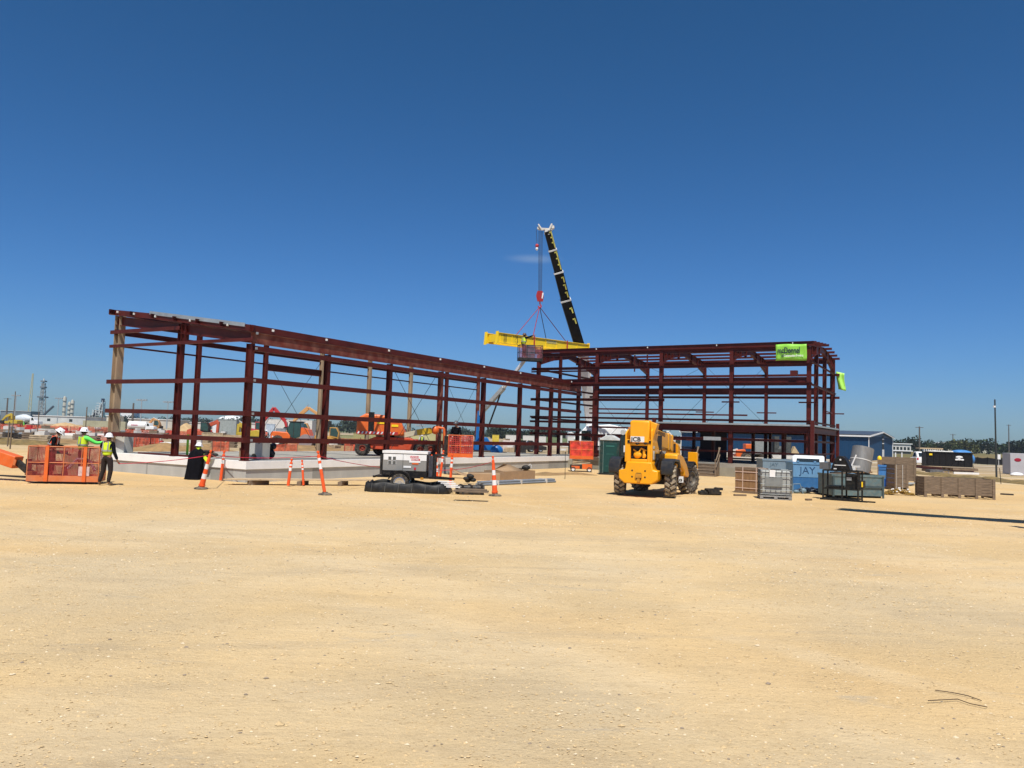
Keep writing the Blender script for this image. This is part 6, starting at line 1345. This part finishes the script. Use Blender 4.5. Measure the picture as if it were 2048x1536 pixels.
for k,(x,D,wd,h,m_,lab) in enumerate(boxes):
    p=GD(x,D); r=root('site_box',lab,'site box',p,R(random.uniform(-8,8)))
    b=MB(); b.bb(-wd/2,wd/2,0,wd*.5,.08,h); b.build('box_wall',m_,r,.02)
    b=MB(); n=max(2,int(wd/.6))
    for i in range(n+1): x_=-wd/2+i*wd/n; b.bb(x_-.04,x_+.04,-.03,-.002,.05,h+.02)
    b.bb(-wd/2-.03,wd/2+.03,-.03,wd*.5+.02,h+.003,h+.09); b.build('box_frame',m_,r)
# cardboard boxes, rubbish bag, gear on the slab
for x,D,s,lab in ((488,34.2,.42,'brown cardboard box on the slab left of the corner column'),(515,33.5,.36,'pale cardboard box on the slab right of the corner column'),(527,34.3,.34,'tilted cardboard box by the black rubbish bag')):
    p=GD(x,D,HS); r=root('cardboard_box',lab,'cardboard box',p,R(20)); b=MB(); b.bb(-s/2,s/2,-s/2,s/2,0,s*.9); b.build('carton',cardb,r,.006); b=MB(); b.bb(-s/2-.01,0,-s/2-.06,s/2,s*.905,s*.92); b.build('flap',cardb,r)
p=GD(540,32.6,HS); b=MB()
for k in range(9): 
    t=k/8; b.ell((.1*sin(t*7)+.18*t-.1,.05*cos(t*9),.1+.5*t-.25*max(0,t-.75)),(.2-.08*t,.15,.14),9,6)
tag(b.build('rubbish_bag',mat('bag_black',(.012,.013,.014),.3,0,.4,4),loc=p),'black plastic rubbish bag standing on the slab right of the corner column','bag')
b=MB(); p=L1(.12,2.4,0)
for i in range(3): b.bar(p+V*(.0+.4*i)+U*.1*i+Vector((0,0,.04)),p+V*(4.6-.2*i)+U*(.1*i+.05)+Vector((0,0,.04)),.07,.07)
tag(b.build('loose_girt',steel),'loose dark red steel sections lying along the left slab edge','steel section')
p=GD(412,30.6,HS); b=MB()
for k in range(8): b.ell((random.uniform(-.35,.35),random.uniform(-.12,.12),.06+.25*random.random()),(.14,.08,.07),8,5)
tag(b.build('tool_pile',dark,loc=p),'pile of black tools and red straps on the slab before the kneeling worker','tools')
# small crew figures far off among the machines
q=GD(47,200); person((q.x,q.y,0),0,'tiny far person in yellow vest standing by the mixer truck',vest=hivisg,legs=hivisg)
q=GD(532,100); person((q.x,q.y,0),R(20),'tiny person in orange vest far behind, right of the corner column',vest=hiviso)
q=GD(843,105); person((q.x,q.y,0),R(40),'tiny person in yellow vest beyond the large boom lift',vest=hivis)

# ================= BUILDINGS =================
c0=Vector((53.1,115,0)); c1=Vector((67,136,0)); gd=(c1-c0); GLn=gd.length; a_=yaw(c0,c1); BLn=29
r=root('blue_shed','large blue ribbed steel shed with white trim behind the two-storey frame','shed',c0,a_)
eh=3.75; pk=4.5
b=MB()
b.bb(0,.1,0,BLn,0,eh); b.bb(GLn-.1,GLn,0,BLn,0,eh); n=int(BLn/.6)
b.prism([(.1,0),(GLn-.1,0),(GLn-.1,eh),(GLn/2,pk-.1),(.1,eh)],BLn-.1,BLn,'Y')
b.build('wall',bluew,r)
b=MB(); b.prism([(.1,0),(GLn-.1,0),(GLn-.1,eh),(GLn/2,pk-.1),(.1,eh)],0,.1,'Y'); b.build('gable_wall',mat('gable_blue',(.015,.07,.165),.5,.1,.08,.5),r)
b=MB()
for i in range(n): b.bb(-.035,-.001,.15+i*.6,.3+i*.6,0.1,eh-.2)
for i in range(int(GLn/.6)): x=.3+i*.6; b.bb(x,x+.14,-.03,-.001,.1,eh-.1)
b.build('wall_ribs',bluew,r)
b=MB(); b.prism([(-.25,eh-.0),(GLn/2,pk),(GLn/2,pk+.12),(-.25,eh+.12)],-.3,BLn+.3,'Y'); b.prism([(GLn+.25,eh),(GLn/2,pk),(GLn/2,pk+.12),(GLn+.25,eh+.12)],-.3,BLn+.3,'Y'); b.build('roof',mat('dark_roof',(.09,.1,.11),.4,.4,.25,.8,streak=(.3,3,1)),r)
b=MB(); b.bb(-.3,-.04,-.3,BLn+.3,eh-.22,eh-.01); b.bb(-.12,.16,-.12,-.035,0,eh-.2); b.bb(-.06,.1,BLn,BLn+.1,0,eh-.2); b.bar((-.2,-.34,eh-.1),(GLn/2,-.34,pk-.03),.1,.22); b.bar((GLn/2,-.34,pk-.03),(GLn+.2,-.34,eh-.1),.1,.14); b.bb(GLn-.15,GLn+.1,-.13,-.035,0,eh-.2); b.build('trim',white,r)
b=MB(); b.bb(GLn*.52,GLn*.6,-.06,-.035,0,pk-.6); b.build('door_gap',black,r); b=MB(); b.bb(GLn*.52,GLn*.6,-.09,-.065,0,1.7); b.bb(GLn*.52,GLn*.6,-.09,-.065,2.6,2.75); b.bb(GLn*.52,GLn*.6,-.09,-.065,3.3,3.45); b.build('door_panel',white,r)
for x in (GLn*.8,GLn*1.12): 
    p=c0+gd.normalized()*x+Vector((0,-2.5,0)); o=MB(); o.cyl((0,0,0),(0,0,1.25),.12); tag(o.build('bollard',white,loc=p),'white bollard %s of the blue shed gable'%('at the foot' if x<GLn else 'just past the corner'),'bollard','bollards by the blue shed')
def shed(x0,x1,D,h,label,mw=offw,wins=0,roofm=None,dp=12,pit=.0,name='building'):
    a,c=GD(x0,D),GD(x1,D); L=(c-a).length; r=root(name,label,'building',a,yaw(a,c))
    b=MB(); b.bb(0,L,0,dp,0,h); b.build('wall',mw,r)
    b=MB(); b.prism([(-.4,h+.003),(L+.4,h+.003),(L+.4,h+.3),(L*.5,h+.3+pit),(-.4,h+.3)],-.4,dp+.4,'Y'); b.build('roof',roofm or white,r)
    for i in range(wins):
        x=L*(i+.7)/(wins+.4); o=MB(); o.bb(x-L*.02-.3,x+L*.02+.3,-.06,-.01,h*.35,h*.68); o.build('window',glass,r)
    return r
shed(66,172,420,4.2,'long low grey-white warehouse on the far left horizon',mat('warehouse_wall',(.5,.52,.5),.7,0,.15,.2),2,dp=30)
shed(1783,1822,300,3.4,'small white block building right behind the blue shed',offw,5)
shed(1786,1822,250,.9,'low grey wall line in front of the white block building',mat('far_grey',(.16,.16,.13),.8),0,name='low_structure')
shed(1887,1904,520,5.2,'cream cottage among the right-hand trees',mat('cream_wall',(.6,.56,.42),.7),1,pit=1,name='house')
shed(1905,1918,540,4.4,'small shaded cream cottage right of the first cottage',mat('cream_wall',(.6,.56,.42),.7),1,pit=.8,name='house')
shed(1934,1990,520,4.6,'long cream house with white roof left of the tall pole',mat('cream_wall',(.6,.56,.42),.7),6,pit=1.2,name='house')
shed(1864,1876,500,3.2,'tiny white building at the foot of the right-hand trees',white,0,name='house')
shed(256,345,400,4.0,'long pale warehouse behind the white tank truck',mat('tan_warehouse',(.5,.46,.38),.7,0,.15,.2),0,dp=20)
shed(372,420,420,3.2,'low white roofed shed left of the middle posts',offw,0)
shed(240,262,560,9.5,'white stepped plant building on the left horizon',white,0)
shed(430,520,380,3.6,'wide white warehouse behind the excavators',offw,0)
shed(0,60,600,8,'long dim warehouse at the far left edge',mat('dim_grey',(.18,.2,.21),.7,0,.3,.1),0,roofm=offw)
shed(212,222,380,5,'small cream box building beside the corner column',mat('cream_wall',(.6,.56,.42),.7),0)
shed(1135,1150,330,3.0,'white house on the wooded rise left of the crane',white,1,pit=.8,name='house')
for x,D,rr,h,lab in ((465,640,12,10.5,'big white domed storage tank on the horizon'),(545,560,7,7,'white domed tank behind the red excavator arm')):
    p=GD(x,D); b=MB(); b.lathe([(rr,0),(rr,h*.7),(rr*.8,h*.86),(rr*.4,h*.97),(.001,h)],n=28); tag(b.build('storage_tank',white,loc=p),lab,'tank','storage tanks on the horizon')
# grey container with red oval badge
p=G(2021,949); r=root('grey_container','light grey container with a dark red oval badge at the right edge','container',p,R(-8))
b=MB(); b.bb(0,2.6,0,1.5,.05,1.95); b.build('shell',mat('light_grey',(.42,.42,.44),.5,0,.06,2,dust=.1),r,.02); b=MB(); b.bb(1.15,2.6,-.02,-.004,.75,1.9); b.build('white_panel',white,r)
b=MB(); b.ell((.62,-.01,1.35),(.3,.02,.17),20,8); b.build('badge',mat('badge_red',(.3,.01,.03),.5),r)
p=G(2034,952); b=MB(); b.ell((0,0,.1),(.55,.4,.22)); tag(b.build('white_bag',white,loc=p),'white sack lying at the foot of the grey container','sack')
# black roll-off dumpster with blue tarp, ute behind it
r,L=spanroot('rolloff_dumpster','long black roll-off dumpster with white badge and blue tarp at the right','dumpster',1852,936,1929,939)
L=4.5; b=MB(); b.bb(0,L,0,.06,.25,1.75); b.bb(0,L,2.1,2.16,.25,1.75); b.bb(0,.06,.061,2.099,.25,1.75); b.bb(L-.06,L,.061,2.099,.25,1.75); b.bb(.061,L-.061,.061,2.099,.25,.32); b.build('wall',black,r)
b=MB(); 
for i in range(8): x=.15+i*.6; b.bb(x,x+.09,-.06,-.002,.25,1.7)
b.bb(-.05,L+.05,-.08,-.002,1.71,1.82); b.build('rib',black,r); b=MB(); b.ell((3.2,-.08,1.3),(.35,.02,.13),12,6); b.ell((3.2,-.08,1.05),(.2,.02,.12),12,6); b.ell((3.5,-.08,1.02),(.16,.02,.1),12,6); b.ell((2.95,-.08,1.02),(.16,.02,.1),12,6); b.build('badge',white,r)
b=MB(); b.bb(.3,.6,-.09,-.08,1.4,1.6); b.build('yellow_sticker',yel2,r)
b=MB(); b.ell((L-.9,1.0,1.75),(1.1,1.0,.35)); b.ell((L+.05,.9,1.1),(.35,.9,.55)); b.build('tarp',mat('tarp_blue',(.06,.22,.5),.6,0,.3,2),r); b=MB(); 
for i in range(7): b.ell((.6+i*.42,1.0,1.78+.03*(i%2)),(.35,.6,.14))
b.build('load',offw,r)
car(GD(1838,96),R(80),'white open utility vehicle behind the left end of the black dumpster',white,'utility_vehicle',1.7,1.6,3.2)
p=GD(1858,97); r=root('flatbed_rack','tan-topped rack with slatted side behind the black dumpster','rack',p,0); b=MB(); b.bb(-1.4,1.5,-.5,.5,2.05,2.2); b.build('top_board',woodn,r); b=MB()
for i in range(9): b.bb(-.9+i*.27,-.8+i*.27,-.5,-.4,1.2,2.04)
b.bb(-1.0,1.6,-.5,.5,.5,1.2); b.build('slats',offw,r)
# dark red steel stock on dunnage behind the bins
stock=mat('stock_red_steel',(.26,.075,.065),.6,0,.3,1.5,dust=.4,dcol=(.4,.2,.17)); a,c=G(1800,938),G(1962,951)
for k in range(6):
    b=MB(); o_=Vector((0,.28*k,0)); t0=.0+.12*(k%3); b.ch(a.lerp(c,t0)+o_+Vector((0,0,.35)),a.lerp(c,min(1,t0+.72))+o_+Vector((0,0,.35)),.14,.24,.02); tag(b.build('steel_section',stock),['nearest','second nearest','third from the front','fourth from the front','second farthest','farthest'][k]+' dark red steel section of the stock row behind the slatted bin','steel section','stacked red steel stock')
for k,t in enumerate((.1,.45,.8)):
    q=a.lerp(c,t); b=MB(); b.bb(-.12,.12,-.2,1.8,0,.22); tag(b.build('dunnage_block',wood,loc=q),['left','middle','right'][k]+' timber bearer under the red steel stock','wood block','bearers under the red steel stock')
b=MB(); q=G(1896,946); b.bb(-1.6,1.6,0,.8,0,.25); tag(b.build('grey_stock',mat('grey_stock',(.12,.12,.12),.7,0,.4,3),loc=q),'flat dark grey stack in front of the red steel stock','stack')
for x,y,h,lab in ((2002,968,1.0,'thin dark stake leaning at the straw bank on the right'),(1948,944,.7,'short thin stake left of the straw bank stake')):
    p=G(x,y); b=MB(); b.bar((0,0,0),(-.08,0,h),.03); tag(b.build('stake',dark,loc=p),lab,'stake','stakes on the right')

# ================= TOWERS, POLES =================
stl=mat('refinery_steel',(.32,.33,.31),.6,.2,.25,.2); stp=mat('refinery_pale',(.62,.63,.6),.6,0,.2,.15)
def zat(px,py,D): return A(px,py,D).z
def pole(px,py,D,r_,label,m_,arm=0,name='utility_pole',cat='pole',grp=None,lean=0):
    p=GD(px,D); h=zat(px,py,D); R0=root(name,label,cat,p,0,grp); b=MB(); b.cyl((0,0,0),(lean,0,h),r_,r_*.7,n=8); b.build('shaft',m_,R0)
    if arm:
        b=MB(); b.bb(-arm,arm,-.1,.1,h-.5,h-.3)
        if name=='light_mast':
            for i in (-1,-.4,.4,1): b.bb(arm*i-.4,arm*i+.4,-.4,.4,h-.4,h+.1)
        b.build('crossarm',m_,R0)
    return R0
wp_=mat('pole_wood',(.12,.1,.08),.9)
pole(1993,799,62,.075,'tall dark slim pole with white band near the right edge',mat('dark_pole',(.03,.035,.035),.6),lean=-.08)
b=MB(); p=GD(1992,62); z=zat(1991,813,62); b.cyl((-.08,0,z-.08),(-.08,0,z+.06),.09); tag(b.build('pole_band',white,loc=p),'white band near the top of the tall dark pole','band')
b=MB(); p=GD(1998,110); b.bb(-.2,.2,-.05,.05,.9,1.6); b.cyl((0,.06,0),(0,.06,1.6),.03); tag(b.build('small_sign',white,loc=p),'small white sign near the foot of the tall dark pole','sign')
pole(1839,853,300,.35,'wooden utility pole right of the white block building',wp_,1.5,grp='utility poles on the right horizon')
pole(1906,868,430,.3,'faint utility pole above the cream cottages',wp_,1.6,grp='utility poles on the right horizon')
pole(2018,849,400,.3,'faint utility pole at the far right above the trees',wp_,1.2,grp='utility poles on the right horizon')
pole(12,796,420,.5,'dark lattice mast at the far left',wp_,2)
for x,y,D,lab in ((28,790,360,'tall light mast above the yellow far excavator'),(114,796,420,'thin light mast between lattice tower and the columns'),(280,799,300,'tall thin light mast right of the corner column'),(333,803,320,'thin light mast left of the middle posts'),(447,826,340,'short light mast over the wide warehouse'),(840,850,300,'thin mast over the dry grass bank')):
    pole(x,y,D,.28,lab,mat('mast_grey',(.3,.34,.36),.6),1.6,'light_mast','light mast','light masts on the horizon')
pole(264,806,300,.45,'thick dark pole beside the white stepped plant building',wp_,0)
pole(203,822,330,.25,'thin wooden pole below the process unit',wp_,0)
# lattice flare tower
p=GD(82,900); H=zat(83,757,900); r=root('lattice_tower','tall grey lattice tower with platforms on the left horizon','tower',p,0,'refinery structures on the left horizon')
b=MB(); w0,w1=3.4,2.2
for s in (-1,1):
    for t in (-1,1): b.bar((s*w0,t*w0,0),(s*w1*.6,t*w1*.6,H*.9),.5)
n=10
for i in range(n):
    z0,z1=H*.9*i/n,H*.9*(i+1)/n; f=lambda z:w0+(w1*.6-w0)*z/(H*.9)
    for s in (-1,1): b.bar((-f(z0)*s,-f(z0),z0),(f(z1)*s,-f(z1),z1),.5); b.bar((s*f(z0),-f(z0),z0),(s*f(z1),f(z1),z1),.5)
    b.bar((-f(z1),-f(z1),z1),(f(z1),-f(z1),z1),.5)
b.build('lattice',stl,r)
b=MB(); b.cyl((0,0,0),(0,0,H),1.3,.8); b.build('flare_stack',stp,r)
b=MB()
for z,w_ in ((H*.55,4.2),(H*.78,2.6),(H*.92,2.4)): b.bb(-w_,w_,-w_,w_,z,z+1.6)
b.build('platforms',mat('platform_dark',(.15,.17,.18),.7),r)
for x,y,lab in ((75,800,'left thin guy mast beside the lattice tower'),(88,797,'right thin guy mast beside the lattice tower')): pole(x,y,880,.8,lab,stl,0,'guy_mast','mast','refinery structures on the left horizon')
for x,y,D,rr,lab in ((126,792,900,1.5,'tallest of the three refinery columns'),(136,803,900,1.4,'shortest and middle one of the three refinery columns'),(142,799,900,1.5,'right-hand refinery column of the three')):
    p=GD(x,D); H=zat(x,y,D); r=root('refinery_column',lab,'column',p,0,'refinery structures on the left horizon'); b=MB(); b.lathe([(rr,0),(rr,H-2),(rr*.6,H-.5),(.01,H)],n=16); b.build('vessel',mat('vessel_tan',(.5,.46,.36),.6,0,.2,.2),r)
    b=MB()
    for i in range(1,5): b.lathe([(rr+.1,H*i/5),(rr+.6,H*i/5),(rr+.6,H*i/5+.8),(rr+.1,H*i/5+1)],n=12)
    b.bb(rr,rr+.8,-.4,.4,0,H*.95); b.build('walkways',stl,r)
p=GD(193,850); H=zat(200,797,850); r=root('process_unit','pale stepped refinery process unit with a dark-topped stack','process unit',p,0,'refinery structures on the left horizon')
b=MB(); random.seed(4)
for i in range(26):
    x=random.uniform(-7,6); hh=H*(.35+.5*max(0,(x+7)/13))*random.uniform(.6,1); b.bb(x,x+random.uniform(.8,2.4),-3,3,hh-random.uniform(2,7),hh)
for x in (-7,-3.5,0,3.5,6.5):
    for y in (-3,3): b.bar((x,y,0),(x,y,H*(.42+.5*max(0,(x+7)/13.5))),.5)
for k in range(9): z=H*k/10; b.bb(-7 if k<4 else (-3 if k<6 else 0),6.5,-3,3,z,z+.5)
b.build('steelwork',stp,r); b=MB(); b.cyl((5.5,0,0),(5.5,0,H*.92),.7); b.build('stack_pipe',stl,r); b=MB(); b.cyl((5.5,-.1,H*.86),(5.5,-.1,H),1.7); b.build('stack_head',mat('navy_head',(.01,.015,.04),.6),r)
# distant lattice crane
p=GD(57,700); r=root('lattice_crane','thin faint yellow lattice crane boom far off left of the tower','crane',p,0); tp_=A(66,747,700)-p; b=MB()
for s in (-1,1): b.bar((s*1.5,0,0),tuple(Vector(tp_)+Vector((s*.4,0,0))),.45)
for i in range(22):
    t=i/22; q0=Vector(tp_)*t; q1=Vector(tp_)*(t+1/22); w_=1.5-1.1*t; s=1 if i%2 else -1; b.bar(q0+Vector((-s*w_,0,0)),q1+Vector((s*w_,0,0)),.3)
b.build('boom',mat('faint_yellow',(.5,.45,.25),.6),r); b=MB(); b.bb(-4,4,-3,3,0,5); b.build('crane_body',mat('far_tan',(.35,.28,.15),.7),r)
p=GD(92,600); b=MB(); b.bar((-6,0,2),(5,0,zat(97,812,600)),1.2); tag(b.build('conveyor_arm',mat('dark_steel_far',(.05,.06,.08),.6),loc=p),'short dark raking arm at the foot of the lattice tower','crane arm')

# ================= TREES =================
leaf=[mat('leaf_dark',(.022,.038,.014),.8,0,.35,.2),mat('leaf_mid',(.055,.085,.025),.8,0,.35,.2),mat('leaf_olive',(.12,.13,.04),.8,0,.35,.2),mat('leaf_far',(.045,.065,.04),.85,0,.3,.1)]
bark=mat('bark',(.1,.08,.06),.9)
def clump(b,c,rad,n,s,k):
    for _ in range(n):
        u_=Vector((random.gauss(0,1),random.gauss(0,1),random.gauss(0,1))).normalized()*random.random()**.33
        p=Vector(c)+Vector((u_.x*rad[0],u_.y*rad[1],u_.z*rad[2])); a=Vector((random.gauss(0,1),random.gauss(0,1),random.gauss(0,1))).normalized(); d=a.cross(Vector((random.random(),.3,random.random()))).normalized(); q=s*random.uniform(.5,1.2)
        e=len(b.v); b.v+=[tuple(p+a*q),tuple(p+d*q*.8),tuple(p-a*q*.9),tuple(p-d*q*.7)]; b.f.append((e,e+1,e+2,e+3)); b.m.append(k if random.random()<.75 else (k+1)%3)
def tree(px,D,topy,wpx,label,k=0,dens=900,grp='trees on the right horizon'):
    p=GD(px,D); h=zat(px,topy,D); wd=wpx/F*D/2; r=root('broadleaf_tree',label,'tree',p,0,grp)
    b=MB(); b.cyl((0,0,0),(0,0,h*.5),h*.045,h*.03,8)
    for i in range(5): a=i*1.3; b.cyl((0,0,h*(.22+.05*i)),(wd*.55*cos(a),wd*.5*sin(a),h*(.5+.05*i)),h*.02,h*.008,6)
    b.build('trunk',bark,r); b=MB()
    for i in range(12):
        a=i*2.4; rr=.62*(i/12)**.5; clump(b,(wd*rr*cos(a)*1.1,wd*rr*sin(a),h*(.22+(.5 if rr<.4 else .38)*((i*5)%12)/12)),(wd*.42,wd*.42,h*.24),dens//12,h*.06,k)
    b.build('crown',leaf[:3],r)
tr=[(1795,430,880,34,0),(1828,420,872,42,0),(1857,440,881,30,1),(1882,430,884,26,0),(1905,420,880,30,1),(1931,400,876,46,2),(1953,430,882,26,0),(1977,410,877,54,0),(2008,430,888,26,1),(2026,420,881,24,0),(2047,410,878,26,0),(2072,410,876,34,1),(1868,400,889,18,1),(1918,390,892,20,1),(1770,440,884,22,1)]
nm_=['first dark tree beyond the blue shed','tall rounded dark tree behind the white block building','green tree right of the wooden utility pole','low dark tree left of the cream cottage','green tree above the cream cottages','big olive-green round tree between the cottages and long house','dark tree peeping left of the long cream house','broad dark tree behind the long cream house','small green tree right of the tall dark pole','dark tree left of the right edge','dark tree behind the grey container','green tree cut by the right edge of the photo','small bush-like tree by the tiny white building','small tree in front of the first cottages','tree half hidden behind the blue shed']
for (x,D,y,wp2,k),lab in zip(tr,nm_): tree(x,D,y-6,wp2*1.22,lab,k)
def wood_(px0,px1,D,hpx0,label,dp=40,k=3,n=None,seed=1):
    """far-off wood that reads as one mass"""
    random.seed(seed); a,c=GD(px0,D),GD(px1,D); L=(c-a).length; b=MB(); d=(c-a).normalized()
    m_=int(L/7) if n is None else n
    for i in range(m_):
        t=random.random(); q=a.lerp(c,t)+Vector((0,random.uniform(0,dp),0)); px=px0+(px1-px0)*t; top=hpx0(px) if callable(hpx0) else hpx0
        h=max(3,zat(px,top,D)*random.uniform(.7,1.08)); clump(b,(q.x,q.y,h*.5),(h*.6,h*.6,h*.48),48,h*.13,0)
    tag(b.build('far_wood',[leaf[3],leaf[0],leaf[1]]),label,'wood',kind='stuff')
wood_(-80,160,760,lambda x:831-(3 if x<50 else 0),'hazy dark wood along the left horizon',n=150,seed=2)
wood_(150,252,500,lambda x:829+abs(x-205)*.03,'green wood below the process unit',n=60,seed=3)
wood_(232,560,560,lambda x:834+3*sin(x*.05),'dark treeline behind the left steel frame',n=220,seed=4)
wood_(555,760,430,lambda x:841+3*sin(x*.08)-(4 if 690<x<740 else 0),'wooded rise behind the large boom lift',n=120,seed=5)
wood_(755,1000,480,lambda x:858+4*sin(x*.06),'dark trees behind the dry grass bank',n=110,seed=6)
wood_(985,1270,360,lambda x:853+(x-985)*.045+3*sin(x*.05),'dark green wooded hill behind the crane',n=230,seed=7)
wood_(1250,1480,430,lambda x:866+(x-1250)*.05+2*sin(x*.1),'low dark wood seen past the telehandler',n=110,seed=8)
wood_(1740,2140,520,lambda x:896+2*sin(x*.1),'dense low wood behind the right-hand trees',n=260,seed=9)

p=C2+V*14.6-U*1.0; b=MB(); b.ib((0,0,.35),(4.4,0,.35),.2,.3,.02); b.ib((.6,.5,.2),(4.9,.5,.2),.18,.24,.02); tag(b.build('loose_girder',steel,loc=p,rz=AA+pi/2+pi),'dark red steel beams lying at the foot of the slab behind the portable toilet','steel beam')
# ================= AIR =================
hz=MB(); hz.bb(-1500,1500,-20,1500,-1,75)
hm=bpy.data.materials.new('haze_air'); hm.use_nodes=True; hn=hm.node_tree; hn.nodes.clear()
pv=hn.nodes.new('ShaderNodeVolumePrincipled'); pv.inputs['Color'].default_value=(.75,.86,1,1); pv.inputs['Density'].default_value=.00013; pv.inputs['Anisotropy'].default_value=.1
ho=hn.nodes.new('ShaderNodeOutputMaterial'); hn.links.new(pv.outputs[0],ho.inputs['Volume'])
tag(hz.build('haze',hm),'thin blue haze of air over the whole site','haze',kind='stuff')
